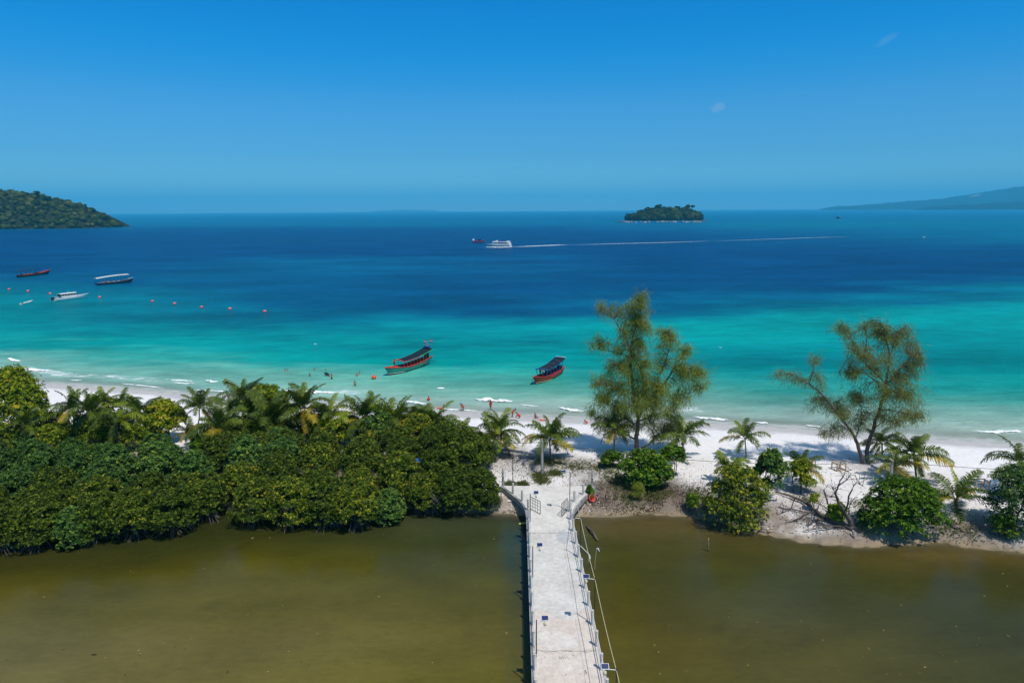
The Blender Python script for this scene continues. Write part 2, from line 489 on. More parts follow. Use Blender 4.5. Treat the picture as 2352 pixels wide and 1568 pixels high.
a = n.new('ShaderNodeAttribute'); a.attribute_name = 'tint'
tc = n.new('ShaderNodeTexCoord')
nz = n.new('ShaderNodeTexNoise'); nz.inputs['Scale'].default_value = 2.3; nz.inputs['Detail'].default_value = 7; nz.inputs['Roughness'].default_value = 0.75
l.new(tc.outputs['Object'], nz.inputs['Vector'])
mr = n.new('ShaderNodeMapRange'); mr.inputs[1].default_value = 0.3; mr.inputs[2].default_value = 0.7; mr.inputs[3].default_value = 0.80; mr.inputs[4].default_value = 1.10
l.new(nz.outputs['Fac'], mr.inputs[0])
vm = n.new('ShaderNodeVectorMath'); vm.operation = 'SCALE'
l.new(a.outputs['Color'], vm.inputs[0]); l.new(mr.outputs[0], vm.inputs['Scale'])
l.new(vm.outputs[0], p.inputs['Base Color'])
b = n.new('ShaderNodeBump'); b.inputs['Strength'].default_value = 0.45; b.inputs['Distance'].default_value = 0.10
l.new(nz.outputs['Fac'], b.inputs['Height']); l.new(b.outputs[0], p.inputs['Normal'])
l.new(p.outputs[0], out.inputs['Surface'])
MAT['sand'] = m
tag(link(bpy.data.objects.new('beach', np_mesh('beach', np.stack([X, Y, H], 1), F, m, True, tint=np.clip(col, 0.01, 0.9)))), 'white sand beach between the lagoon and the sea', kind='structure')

# ---------------- water
def table_lookup(px, py, xs, rows):
    """bilinear lookup of measured water colours (sRGB) -> linear"""
    ys = np.array([r[0] for r in rows], dtype=float)
    T = np.array([[lin(c) for c in r[1]] for r in rows])          # rows, cols, 3
    xi = np.clip(np.interp(px, xs, np.arange(len(xs))), 0, len(xs) - 1.001)
    yi = np.clip(np.interp(py, ys, np.arange(len(ys))), 0, len(ys) - 1.001)
    x0, y0 = xi.astype(int), yi.astype(int)
    fx, fy = (xi - x0), (yi - y0)
    fx = fx * fx * (3 - 2 * fx)
    fx, fy = fx[:, None], fy[:, None]
    return (T[y0, x0] * (1 - fx) + T[y0, x0 + 1] * fx) * (1 - fy) + (T[y0 + 1, x0] * (1 - fx) + T[y0 + 1, x0 + 1] * fx) * fy

def water_mat(name, scale, streak, rough, spec, bump, foam=False, ripple=1.0):
    m, n, l, out = new_mat(name)
    p = n.new('ShaderNodeBsdfPrincipled')
    p.inputs['Roughness'].default_value = rough
    p.inputs['Specular IOR Level'].default_value = spec
    p.inputs['IOR'].default_value = 1.33
    a = n.new('ShaderNodeAttribute'); a.attribute_name = 'tint'
    geo = n.new('ShaderNodeNewGeometry')
    mp = n.new('ShaderNodeMapping'); mp.inputs['Scale'].default_value = scale
    mp.inputs['Rotation'].default_value = (0, 0, R(-6))
    l.new(geo.outputs['Position'], mp.inputs['Vector'])
    nz = n.new('ShaderNodeTexNoise'); nz.inputs['Scale'].default_value = 1.0; nz.inputs['Detail'].default_value = 8; nz.inputs['Roughness'].default_value = 0.72
    l.new(mp.outputs[0], nz.inputs['Vector'])
    mp2 = n.new('ShaderNodeMapping'); mp2.inputs['Scale'].default_value = tuple(s * 0.13 for s in scale)
    l.new(geo.outputs['Position'], mp2.inputs['Vector'])
    nz2 = n.new('ShaderNodeTexNoise'); nz2.inputs['Scale'].default_value = 1.0; nz2.inputs['Detail'].default_value = 3
    l.new(mp2.outputs[0], nz2.inputs['Vector'])
    s = n.new('ShaderNodeMath'); s.operation = 'ADD'
    l.new(nz.outputs['Fac'], s.inputs[0]); l.new(nz2.outputs['Fac'], s.inputs[1])
    mr = n.new('ShaderNodeMapRange'); mr.inputs[1].default_value = 0.7; mr.inputs[2].default_value = 1.3
    mr.inputs[3].default_value = 1 - streak; mr.inputs[4].default_value = 1 + streak
    l.new(s.outputs[0], mr.inputs[0])
    vm = n.new('ShaderNodeVectorMath'); vm.operation = 'SCALE'
    l.new(a.outputs['Color'], vm.inputs[0]); l.new(mr.outputs[0], vm.inputs['Scale'])
    colour = vm.outputs[0]
    if foam:
        fa = n.new('ShaderNodeAttribute'); fa.attribute_name = 'swash'
        fm = n.new('ShaderNodeMapping'); fm.inputs['Scale'].default_value = (0.35, 0.9, 1)
        l.new(geo.outputs['Position'], fm.inputs['Vector'])
        fn = n.new('ShaderNodeTexNoise'); fn.inputs['Detail'].default_value = 8; fn.inputs['Roughness'].default_value = 0.7; fn.inputs['Scale'].default_value = 1.0; fn.inputs['Distortion'].default_value = 0.8
        l.new(fm.outputs[0], fn.inputs['Vector'])
        ml = n.new('ShaderNodeMath'); ml.operation = 'MULTIPLY'
        l.new(fa.outputs['Fac'], ml.inputs[0]); l.new(fn.outputs['Fac'], ml.inputs[1])
        fr = n.new('ShaderNodeMapRange'); fr.inputs[1].default_value = 0.37; fr.inputs[2].default_value = 0.48
        l.new(ml.outputs[0], fr.inputs[0])
        mc = n.new('ShaderNodeMix'); mc.data_type = 'RGBA'
        l.new(fr.outputs[0], mc.inputs['Factor']); l.new(colour, mc.inputs['A']); mc.inputs['B'].default_value = (0.85, 0.87, 0.87, 1)
        colour = mc.outputs['Result']
    l.new(colour, p.inputs['Base Color'])
    # waves: the finest ones fade with distance from the shore
    rp = n.new('ShaderNodeMapping'); rp.inputs['Scale'].default_value = (0.55 * ripple, 1.5 * ripple, 1)
    rp.inputs['Rotation'].default_value = (0, 0, R(-8))
    l.new(geo.outputs['Position'], rp.inputs['Vector'])
    rn = n.new('ShaderNodeTexNoise'); rn.inputs['Scale'].default_value = 1.0; rn.inputs['Detail'].default_value = 4; rn.inputs['Roughness'].default_value = 0.6
    l.new(rp.outputs[0], rn.inputs['Vector'])
    b = n.new('ShaderNodeBump'); b.inputs['Strength'].default_value = bump[0]; b.inputs['Distance'].default_value = bump[1]
    l.new(rn.outputs['Fac'], b.inputs['Height'])
    b2 = n.new('ShaderNodeBump'); b2.inputs['Strength'].default_value = bump[2]; b2.inputs['Distance'].default_value = bump[3]
    l.new(nz.outputs['Fac'], b2.inputs['Height'])
    l.new(b.outputs[0], b2.inputs['Normal'])
    l.new(b2.outputs[0], p.inputs['Normal'])
    cl = n.new('ShaderNodeAttribute'); cl.attribute_name = 'clarity'
    tr = n.new('ShaderNodeBsdfTransparent'); tr.inputs['Color'].default_value = (0.93, 0.97, 0.95, 1)
    mx = n.new('ShaderNodeMixShader')
    l.new(cl.outputs['Fac'], mx.inputs[0]); l.new(p.outputs[0], mx.inputs[1]); l.new(tr.outputs[0], mx.inputs[2])
    l.new(mx.outputs[0], out.inputs['Surface'])
    return m

SEA_COLS = [0, 300, 700, 1176, 1500, 1800, 2352]
SEA_T = [
 (484, [(0,122,172), (0,124,174), (0,126,178), (0,124,174), (0,122,170), (0,122,172), (0,122,172)]),
 (500, [(0,116,160), (0,118,163), (0,116,162), (0,114,160), (0,112,158), (0,116,158), (0,116,158)]),
 (519, [(0,114,152), (0,112,152), (0,112,152), (0,110,150), (0,112,150), (0,122,150), (0,122,150)]),
 (526, [(0,88,142), (0,86,142), (0,86,142), (0,86,142), (0,92,148), (0,110,152), (0,116,154)]),
 (545, [(0,80,136), (0,80,136), (0,82,136), (0,80,134), (0,80,134), (0,94,142), (0,116,150)]),
 (580, [(0,82,140), (0,82,138), (0,80,138), (0,80,136), (0,78,134), (0,78,134), (0,82,136)]),
 (600, [(0,84,138), (0,86,140), (0,96,146), (0,94,145), (0,82,138), (0,78,134), (0,80,134)]),
 (618, [(0,88,140), (0,92,144), (0,108,150), (0,102,148), (0,84,138), (0,80,136), (0,80,134)]),
 (650, [(0,116,147), (0,112,147), (0,97,144), (0,88,140), (0,86,138), (0,86,140), (0,100,144)]),
 (690, [(0,138,150), (0,126,148), (0,98,143), (0,90,140), (0,96,144), (0,122,152), (0,148,158)]),
 (720, [(0,146,152), (0,132,149), (0,106,144), (0,106,146), (0,126,154), (0,156,158), (0,158,158)]),
 (760, [(0,148,152), (0,146,151), (0,136,150), (0,150,156), (0,164,161), (0,168,163), (0,160,158)]),
 (800, [(20,164,158), (0,158,153), (0,160,157), (0,162,160), (0,158,155), (0,152,153), (0,148,149)]),
 (830, [(112,185,170), (60,174,160), (0,164,156), (0,162,154), (0,148,149), (0,138,144), (0,144,144)]),
 (860, [(150,194,178), (122,188,170), (100,184,164), (56,175,160), (36,164,154), (0,150,149), (0,148,144)]),
 (890, [(170,196,184), (160,196,182), (134,194,174), (108,184,164), (88,174,159), (56,168,154), (20,158,149)]),
 (920, [(176,198,188), (174,198,186), (168,198,184), (156,190,174), (138,184,168), (108,178,163), (76,168,154)]),
 (950, [(184,196,188), (184,196,188), (184,196,188), (176,194,182), (168,192,178), (156,188,174), (136,182,166)]),
 (985, [(184,196,188), (184,196,188), (184,196,188), (184,196,188), (184,194,186), (178,192,182), (164,188,172)]),
 (1015, [(184,196,188), (184,196,188), (184,196,188), (184,196,188), (184,194,186), (184,194,186), (178,190,178)]),
]
sy = np.concatenate([np.arange(84, 200, 0.8), 200 * 1.034 ** np.arange(0, 161)])
su = np.linspace(-1.7, 1.7, 321)
SYm, SUm = np.meshgrid(sy, su, indexing='ij')
X = (SUm * SYm).ravel(); Y = SYm.ravel()
V = np.stack([X, Y, np.zeros_like(X)], 1)
px, py = project_np(V)
ly = np.log(np.maximum(Y, 1.0))
wob = np.array([noise.noise((a * 1.3, b * 9.0, 1.3)) + 0.6 * noise.noise((a * 4.5, b * 30.0, 4.3)) + 0.35 * noise.noise((a * 12.0, b * 70.0, 8.3)) for a, b in zip(SUm.ravel() * 2.0, ly)])
amp = np.interp(py, [484, 520, 600, 750, 860, 1000], [1.0, 6.0, 22.0, 34.0, 16.0, 6.0])
col = table_lookup(px, py + wob * amp - (px - 1176) * 0.0, SEA_COLS, SEA_T)
col = col / np.interp(col[:, 1], [0.09, 0.32, 0.5], [1.66, 1.24, 1.12])[:, None] * (1 + 0.09 * wob[:, None])
tsea = Y - np.interp(X, SEA_X, SEA_Y)
swash = sstep(-1.5, 0.4, tsea) * sstep(5.0, 1.0, tsea) * 0.93 + 0.74 * sstep(5, 7, tsea) * sstep(15, 9, tsea) * (0.8 + 0.5 * wob)
swash *= (Y < 260)
clarity = 0.85 * sstep(7.0, -0.5, tsea) * (Y < 260)
ns, nu = len(sy), len(su)
idx = np.arange(ns * nu).reshape(ns, nu)
F = np.stack([idx[:-1, :-1], idx[:-1, 1:], idx[1:, 1:], idx[1:, :-1]], -1).reshape(-1, 4)
MAT['sea'] = water_mat('sea_water', (0.11, 0.24, 1), 0.34, 0.30, 0.02, (0.8, 0.35, 0.9, 1.3), foam=True)
tag(link(bpy.data.objects.new('sea', np_mesh('sea', V, F, MAT['sea'], True, tint=np.clip(col, 0.0004, 0.9), extra={'swash': swash, 'clarity': clarity}))), 'turquoise sea deepening to dark blue towards the horizon', kind='structure')

LAG_COLS_L = [0, 600, 1140, 1210, 1330, 1420, 1800, 2352]
LAG_T = [  # water colours with mangrove shade and bluish sky reflection by the pier painted in
 (1175, [(48,52,24), (50,54,24), (60,66,44), (50,66,60), (95,85,60), (100,84,52), (86,74,36), (110,90,42)]),
 (1250, [(46,50,22), (56,58,20), (62,68,36), (52,70,58), (74,74,30), (72,70,28), (76,70,32), (108,88,40)]),
 (1320, [(64,62,20), (86,80,18), (78,76,24), (60,70,46), (72,70,22), (72,70,20), (66,68,32), (66,64,28)]),
 (1400, [(94,86,24), (98,90,30), (90,84,28), (74,74,40), (78,72,16), (82,74,14), (72,72,36), (60,62,26)]),
 (1480, [(102,94,46), (106,97,46), (98,90,34), (86,82,40), (84,76,18), (90,80,18), (84,78,32), (64,64,26)]),
 (1568, [(108,100,52), (110,100,44), (98,90,30), (88,84,36), (86,80,24), (88,82,24), (86,80,34), (72,70,28)]),
]
LAG_GAIN = 1.20
gx2 = np.arange(-200, 200.1, 1.25); gy2 = np.arange(-120, 88.1, 1.25)
GX, GY = np.meshgrid(gx2, gy2)
X, Y = GX.ravel(), GY.ravel()
V = np.stack([X, Y, np.full_like(X, 0.012)], 1)
Pv = V.copy(); Pv[:, 1] = np.maximum(Pv[:, 1], 44)
px, py = project_np(Pv)
w1 = fbm(X, Y, 0.06, 3, 5.0); w2 = fbm(X, Y, 0.25, 3, 6.0)
col = table_lookup(px + w1 * 120, py + w1 * 70, LAG_COLS_L, LAG_T) / LAG_GAIN
col *= (1 + 0.10 * w1[:, None] + 0.07 * w2[:, None])
# weed and drowned twigs on the bottom, seen as darker spots
spots = fbm(X * 1.0, Y * 1.0, 0.9, 2, 9.0)
col *= (1 - 0.35 * sstep(0.42, 0.62, spots))[:, None]
tl = np.interp(X, LAG_X, LAG_Y) - Y
clar = 0.8 * sstep(2.2, -0.3, tl)
nx, ny = len(gx2), len(gy2)
idx = np.arange(nx * ny).reshape(ny, nx)
F = np.stack([idx[:-1, :-1], idx[:-1, 1:], idx[1:, 1:], idx[1:, :-1]], -1).reshape(-1, 4)
MAT['lagoon'] = water_mat('lagoon_water', (0.9, 2.0, 1), 0.20, 0.10, 0.26, (0.22, 0.08, 0.10, 0.10), ripple=2.4)
tag(link(bpy.data.objects.new('lagoon', np_mesh('lagoon', V, F, MAT['lagoon'], True, tint=np.clip(col, 0.002, 0.9), extra={'clarity': clar}))), 'shallow olive brown lagoon water in front of the mangroves', kind='structure')

# ---------------- breaking waves
def foam_line(pts, width, height=0.35, seed=0, name='breaking_wave', label='white breaking wave', ragged=0.5):
    P = [at(x, y, 0) for x, y in pts]
    rs = np.random.default_rng(seed)
    seg = []
    L = sum((P[i + 1] - P[i]).length for i in range(len(P) - 1))
    N = max(10, int(L / 0.35))
    cum = [0]
    for i in range(len(P) - 1): cum.append(cum[-1] + (P[i + 1] - P[i]).length)
    vs, fs, tn = [], [], []
    K = 9
    width *= 1.5
    for i in range(N + 1):
        s = L * i / N
        x = np.interp(s, cum, [p.x for p in P]); y = np.interp(s, cum, [p.y for p in P])
        e = max(0.0, math.sin(math.pi * i / N)) ** 0.45
        nn = noise.noise((s * 0.55, seed * 3.3, 0)); n2 = noise.noise((s * 1.7, seed * 3.3, 5)); n3 = noise.noise((s * 0.55, seed, 9))
        w = width * e * (0.62 + ragged * nn + 0.3 * ragged * n2)
        w = max(w, 0.02)
        off = 0.25 * width * n3
        for k in range(K):
            t = k / (K - 1)
            hgt = 0.03 + height * e * math.sin(math.pi * min(1, t * 1.0)) * (0.7 + 0.6 * n2) * (1.0 if t < 0.6 else 0.9)
            if k in (0, K - 1): hgt = 0.012
            tn.append((1 - abs(2 * t - 1) ** 1.5) * e)
            vs.append((x + 0.1 * rs.normal() * (k not in (0, K - 1)), y + off + (t - 0.5) * w * 2 + 0.12 * width * rs.normal() * e * 0.6, max(0.012, hgt + 0.03 * rs.normal())))
    for i in range(N):
        for k in range(K - 1):
            a = i * K + k
            fs.append((a, a + K, a + K + 1, a + 1))
    me = bpy.data.meshes.new(name)
    me.from_pydata(vs, [], fs)
    me.materials.append(MAT['foam'])
    me.attributes.new('tone', 'FLOAT', 'POINT').data.foreach_set('value', tn)
    o = link(bpy.data.objects.new(name, me))
    tag(o, label, kind='structure')
    return o

FOAMS = [([(17, 823), (35, 829), (52, 830)], 1.1, .45), ([(52, 846), (85, 851), (120, 853)], 1.0, .4), ([(470, 875), (490, 878), (505, 877)], 0.9, .4),
         ([(640, 895), (690, 899), (735, 902), (778, 903)], 1.3, .4), ([(1003, 892), (1013, 893), (1022, 893)], 0.7, .35),
         ([(1087, 917), (1130, 921), (1182, 923)], 1.5, .5), ([(1280, 937), (1310, 942), (1345, 947)], 1.1, .4),
         ([(920, 921), (945, 924), (985, 929)], 0.8, .25), ([(2230, 990), (2280, 993), (2352, 990)], 0.9, .25), ([(1735, 970), (1765, 972)], 0.5, .15),
         ([(390, 872), (420, 874), (445, 876)], 0.7, .12), ([(395, 878), (425, 881), (450, 880)], 0.5, .08), ([(560, 892), (585, 895)], 0.5, .15),
         ([(1590, 958), (1640, 962), (1680, 966)], 0.8, .2), ([(1005, 938), (1050, 941), (1100, 944)], 0.4, .08), ([(1845, 976), (1890, 981)], 0.4, .12),
         ([(270, 880), (330, 886), (380, 892)], 0.35, .06), ([(160, 873), (190, 874)], 0.4, .1), ([(1190, 928), (1240, 934)], 0.35, .06), ([(440, 895), (520, 899), (590, 905)], 0.45, .06),
         ([(722, 790), (727, 791)], .35, .2), ([(1652, 798), (1657, 799)], .35, .2), ([(2119, 545), (2126, 545)], 2.0, .5)]
for i, (pts, w, h) in enumerate(FOAMS):
    foam_line(pts, w, h, 20 + i, 'breaking_wave' if h > 0.2 else 'wave_foam')

# ---------------- far land
def ridge_land(name, prof, y_front, depth, base_px_y, mats, seed, label, nseg=160, nd=22, bumps=0.0, tree_noise=0.0, x_ext=None):
    """land whose skyline is given as (px, py) at distance y_front + depth * 0.45"""
    ym = y_front + depth * 0.45
    xs, zs = [], []
    for px_, py_ in prof:
        p = at_depth(px_, py_, ym)
        xs.append(p.x); zs.append(max(p.z, 0.0))
    xs, zs = np.array(xs), np.array(zs)
    gx_ = np.linspace(xs[0], xs[-1], nseg)
    hz = np.interp(gx_, xs, zs)
    V, F = [], []
    for i, x in enumerate(gx_):
        for j in range(nd):
            t = j / (nd - 1)
            prof_t = math.sin(math.pi * min(1.0, t / 0.9) ** 0.8) if t < 0.9 else 0.0
            prof_t = max(0.0, math.sin(math.pi * t)) ** 0.75
            edge = depth * 0.5 * (1 - min(1.0, hz[i] / (0.35 * hz.max() + 1e-6)) ** 0.5)
            y = y_front + edge * 0.9 * (1 if t < 0.5 else -1) * abs(1 - 2 * t) + depth * t
            nn = noise.fractal((x * 0.004 + seed, y * 0.004, seed), 1.0, 2.0, 4)
            z = hz[i] * prof_t * (1 + 0.10 * nn * (1 if j not in (0, nd - 1) else 0)) - 1.0
            if tree_noise:
                z += tree_noise * (noise.noise((x / (tree_noise * 2.2), y / (tree_noise * 2.2), seed)) + 0.6 * noise.noise((x / tree_noise, y / tree_noise, seed + 3))) * min(1, z / 20.0 if z > 0 else 0)
            V.append((x, y, z))
    for i in range(nseg - 1):
        for j in range(nd - 1):
            a = i * nd + j
            F.append((a, a + nd, a + nd + 1, a + 1))
    o = link(bpy.data.objects.new(name, np_mesh(name, V, np.array(F), mats, True)))
    tag(o, label, kind='structure')
    return o, (gx_, hz, ym, y_front, depth)

def surf_sample(o, n, rs, zmin=2.0, facing=None):
    me = o.data
    nv = len(me.vertices)
    co = np.zeros(nv * 3); me.vertices.foreach_get('co', co); co = co.reshape(-1, 3)
    nf = len(me.polygons)
    vi = np.zeros(nf * 4, dtype=np.int32); me.polygons.foreach_get('vertices', vi); vi = vi.reshape(-1, 4)
    q = co[vi]
    area = np.linalg.norm(np.cross(q[:, 2] - q[:, 0], q[:, 3] - q[:, 1]), axis=1) / 2
    area = area * (q[:, :, 2].mean(1) > zmin)
    pick = rs.choice(nf, n, p=area / area.sum())
    u, v = rs.random((n, 1)), rs.random((n, 1))
    a = q[pick]
    return (a[:, 0] * (1 - u) + a[:, 1] * u) * (1 - v) + (a[:, 3] * (1 - u) + a[:, 2] * u) * v

_b = bmesh.new(); bmesh.ops.create_icosphere(_b, subdivisions=2, radius=1.0)
ICO_V = np.array([v.co[:] for v in _b.verts]); ICO_F = np.array([[v.index for v in f.verts] for f in _b.faces]); _b.free()

def forest_mass(name, pts, rmin, rmax, rs, label, mat_, leaf=26, kind='stuff', parent=None):
    """many tree crowns: an uneven body with loose leaf clumps standing off it, one tone to a crown"""
    Vs, Fs, T = [], [], []
    base = 0
    for p in pts:
        r = rs.uniform(rmin, rmax)
        tone = float(np.clip(rs.normal(0.42, 0.22), 0, 0.95))
        s = rs.uniform(0, 50)
        d = np.array([1 + 0.34 * noise.noise((q[0] * 2.2 + s, q[1] * 2.2, q[2] * 2.2)) + 0.22 * noise.noise((q[0] * 5 + s, q[1] * 5, q[2] * 5)) for q in ICO_V])
        v = ICO_V * d[:, None] * np.array([r, r, r * rs.uniform(0.62, 0.95)]) + p + np.array([0, 0, r * 0.55])
        Vs.append(v); Fs.append(ICO_F + base); base += len(v)
        T.append(np.clip(tone + rs.normal(0, 0.08, len(v)), 0, 1))
        k = leaf
        dd = rs.normal(size=(k, 3)); dd[:, 2] = np.abs(dd[:, 2]) * 0.9; dd /= np.linalg.norm(dd, axis=1)[:, None]
        c = p + np.array([0, 0, r * 0.55]) + dd * r * rs.uniform(0.9, 1.18, (k, 1)) * np.array([1, 1, 0.8])
        tri = c[:, None, :] + rs.normal(0, r * 0.16, (k, 3, 3))
        Vs.append(tri.reshape(-1, 3)); Fs.append(np.arange(k * 3).reshape(k, 3) + base); base += k * 3
        T.append(np.repeat(np.clip(tone + rs.normal(0, 0.16, k), 0, 1), 3))
    o = link(bpy.data.objects.new(name, np_mesh(name, np.concatenate(Vs), np.concatenate(Fs), mat_, False, tone=np.concatenate(T))), parent)
    return tag(o, label, kind=kind)

def rocks_mass(name, pts, rs, rmin, rmax, label, mat_):
    Vs, Fs = [], []; base = 0
    _b = bmesh.new(); bmesh.ops.create_icosphere(_b, subdivisions=1, radius=1.0)
    iv = np.array([v.co[:] for v in _b.verts]); jf = np.array([[v.index for v in f.verts] for f in _b.faces]); _b.free()
    for p in pts:
        r = rs.uniform(rmin, rmax)
        v = iv * (1 + rs.normal(0, 0.16, (len(iv), 1))) * np.array([r * rs.uniform(0.9, 1.7), r, r * rs.uniform(0.5, 0.9)]) + p
        Vs.append(v); Fs.append(jf + base); base += len(v)
    o = link(bpy.data.objects.new(name, np_mesh(name, np.concatenate(Vs), np.concatenate(Fs), mat_)))
    return tag(o, label, kind='stuff')

MAT['soil'] = mat('forest_floor', (0.022, 0.030, 0.014), 0.95, 0.05, 0.3, 0.05)
MAT['hill'] = mat('far_forest', (0.004, 0.014, 0.016), 0.95, 0.0, 0.35, 0.02, 0.0, detail=8)
rs = np.random.default_rng(5)
head, hd = ridge_land('headland', [(-760, 515), (-660, 462), (-540, 415), (-420, 400), (-200, 415), (0, 441), (50, 449), (95, 458), (135, 468), (185, 479), (222, 494), (246, 508), (258, 517), (264, 521)], 1600, 300, 520, MAT['soil'], 2.0,
                      'forested headland running into the sea on the left', 120, 22)
pts = surf_sample(head, 3900, rs, 0.8)
pts = pts[(pts[:, 1] < 1600 + 165)]
forest_mass('forest', pts, 3.2, 8.6, rs, 'dark green forest covering the headland on the left', MAT['forest'], 14)
# emergent trees on the headland skyline, and both shores' boulders
def far_tree(px, py, Y, r, gz_, label, group, spread=1.0):
    p = at_depth(px, py, Y)
    t = thing('tree', label, 'tree', (p.x, Y, gz_), group=group)
    hgt = p.z - gz_
    MB().tube([(0, 0, -2), (0.2, 0, hgt * 0.5), (-0.3, 0, hgt)], [0.7, 0.5, 0.25], 5).obj('trunk', MAT['bark'], t)
    k = rs.integers(3, 5)
    c = np.stack([rs.normal(0, r * 0.55 * spread, k), rs.normal(0, r * 0.5, k), hgt - r * 0.6 + rs.normal(0, r * 0.2, k)], 1)
    o = forest_mass('crown', c, r * 0.55, r * 0.75, rs, None, MAT['forest'], 22, kind=None, parent=t)
    return t
for (px_, py_, r_, lab) in [(85, 441, 6.5, 'tall round-topped tree breaking the headland skyline, highest on the slope'),
                            (107, 454, 6.0, 'umbrella-shaped tree on the headland skyline, halfway down the slope'),
                            (132, 462, 5.0, 'small round tree on the headland skyline below the umbrella-shaped one'),
                            (198, 473, 6.0, 'pale feathery tree on the lower headland skyline'),
                            (240, 496, 6.0, 'wide flat-topped tree standing near the tip of the headland')]:
    ym = 1600 + 300 * 0.45
    gzz = float(np.interp(at_depth(px_, py_, ym).x, hd[0], hd[1])) - 2
    far_tree(px_, py_, ym, r_, gzz, lab, 'trees on the headland skyline', 1.3 if 'umbrella' in lab or 'flat' in lab else 0.8)
bp = []
for i in range(280):
    q = rs.uniform(-150, 282); p = at(q, 524.6 - 0.015 * q - rs.uniform(-0.5, 0.7), 0.0)
    bp.append([p.x, p.y, rs.uniform(0, 1.5)])
rocks_mass('shore_rocks', bp, rs, 1.2, 4.6, 'pinkish boulders along the foot of the headland', MAT['rock'])
bp = []
for i in range(26):
    q = rs.uniform(272, 292); p = at(q, 517.0 - (q - 272) * 0.05, 0.0); bp.append([p.x, p.y, 0.2])
rocks_mass('rock_spit', bp, rs, 1.0, 2.2, 'low dark rocks trailing off the tip of the headland', MAT['rock_dark'])

isl, ih = ridge_land('island', [(1433, 509), (1445, 503), (1465, 497), (1490, 490), (1520, 486), (1545, 487), (1575, 487), (1592, 494), (1603, 502), (1612, 507)], 2230, 200, 510, MAT['soil'], 7.0,
                     'small rocky island covered in trees', 70, 16)
pts = surf_sample(isl, 470, rs, 1.0)
pts = pts[pts[:, 1] < 2230 + 130]
forest_mass('forest', pts, 5, 14, rs, 'bushy green tree cover of the small island', MAT['forest'], 26)
for (px_, py_, r_, lab) in [(1513, 472, 8.5, 'umbrella-shaped tree standing above the middle of the small island'), (1488, 478, 8, 'rounded tree on the left shoulder of the small island'),
                            (1584, 473, 10, 'large dark tree at the right end of the small island'), (1556, 476, 8, 'dark round tree right of the small island\'s middle')]:
    ym = 2230 + 200 * 0.45
    gzz = float(np.interp(at_depth(px_, py_, ym).x, ih[0], ih[1])) - 2
    far_tree(px_, py_, ym, r_, gzz, lab, 'trees rising above the small island', 1.5)
bp = []
for i in range(56):
    q = rs.uniform(1432, 1612); p = at(q, 511.3 - rs.uniform(0.0, 1.2), 0.0); bp.append([p.x, p.y, rs.uniform(0, 2)])
rocks_mass('shore_rocks', bp, rs, 1.2, 3.4, 'pale boulders round the foot of the small island', mat('pale_rock', (0.40, 0.32, 0.27), 0.9, 0.2, 0.3, 0.3))
bp = []
for i in range(34):
    q = rs.choice([rs.uniform(1421, 1436), rs.uniform(1604, 1626)]); p = at(q, 510.0 if q < 1500 else 508.0, 0.0); bp.append([p.x, p.y, 0.2])
rocks_mass('reef_rocks', bp, rs, 1.4, 3.4, 'low dark rocks awash at both ends of the small island', MAT['rock_dark'])

far_hill_obj, _ = ridge_land('far_hills', [(1936, 477.5), (1944, 473.5), (1960, 473), (1972, 475), (1990, 472), (2030, 469), (2065, 466), (2110, 462), (2180, 458), (2225, 452), (2270, 444), (2310, 438), (2352, 431), (2420, 424), (2560, 412), (2800, 400), (3200, 420)], 14000, 4000, 478, MAT['hill'], 11.0,
           'long blue hills across the water on the right', 420, 24, tree_noise=22)
ridge_land('near_hills', [(2158, 478.6), (2175, 474), (2215, 471), (2260, 469), (2300, 467), (2352, 464), (2450, 458), (2700, 450), (3000, 462), (3100, 470)], 10500, 2000, 478, MAT['hill'], 14.0,
           'darker forested hills in front of the blue ones on the right', 260, 18, tree_noise=18)
ridge_land('distant_land', [(862, 484.4), (900, 482.6), (935, 482.2), (970, 482.8), (1004, 484)], 30000, 2500, 484, MAT['hill'], 3.0, 'faint low land on the horizon', 60, 8)
# bare pale cutting on the far hillside
_p = at_depth(2237, 449.5, 15050)
MAT['scar'] = mat('bare_earth', (0.34, 0.28, 0.25), 0.95, 0.0, 0.15, 0.01)
V, F = [], []
for i in range(13):
    for j in range(5):
        e = (1 - abs(i / 6 - 1) ** 2.2)
        x = _p.x + (i - 6) * 24 + rs.normal(0, 8); z = _p.z + (j / 4 - 0.5) * 38 * e + (i - 6) * 5 + rs.normal(0, 4)
        ok, hit, _n, _f = far_hill_obj.ray_cast(Vector((x, 9000, z)), Vector((0, 1, 0)))
        V.append((x, (hit.y if ok else 15000) - 5.0, z + 1.0))
for i in range(12):
    for j in range(4):
        a = i * 5 + j; F.append((a, a + 5, a + 6, a + 1))
tag(link(bpy.data.objects.new('bare_hillside', np_mesh('bare_hillside', V, np.array(F), MAT['scar']))), 'pale bare cutting on the far hillside', kind='structure')

# ---------------- haze
HZ = (-95000, -1500, -6.0, 95000, 45500, 1000.0)
hb = MB()
hb.box(((HZ[0] + HZ[3]) / 2, (HZ[1] + HZ[4]) / 2, (HZ[2] + HZ[5]) / 2), (HZ[3] - HZ[0], HZ[4] - HZ[1], HZ[5] - HZ[2]))
m, n, l, out = new_mat('haze')
pv = n.new('ShaderNodeVolumePrincipled')
pv.inputs['Color'].default_value = (0.11, 0.65, 0.91, 1)
pv.inputs['Density'].default_value = 6.5e-5
pv.inputs['Anisotropy'].default_value = 0.0
l.new(pv.outputs[0], out.inputs['Volume'])
tag(hb.obj('haze', m), kind='stuff')

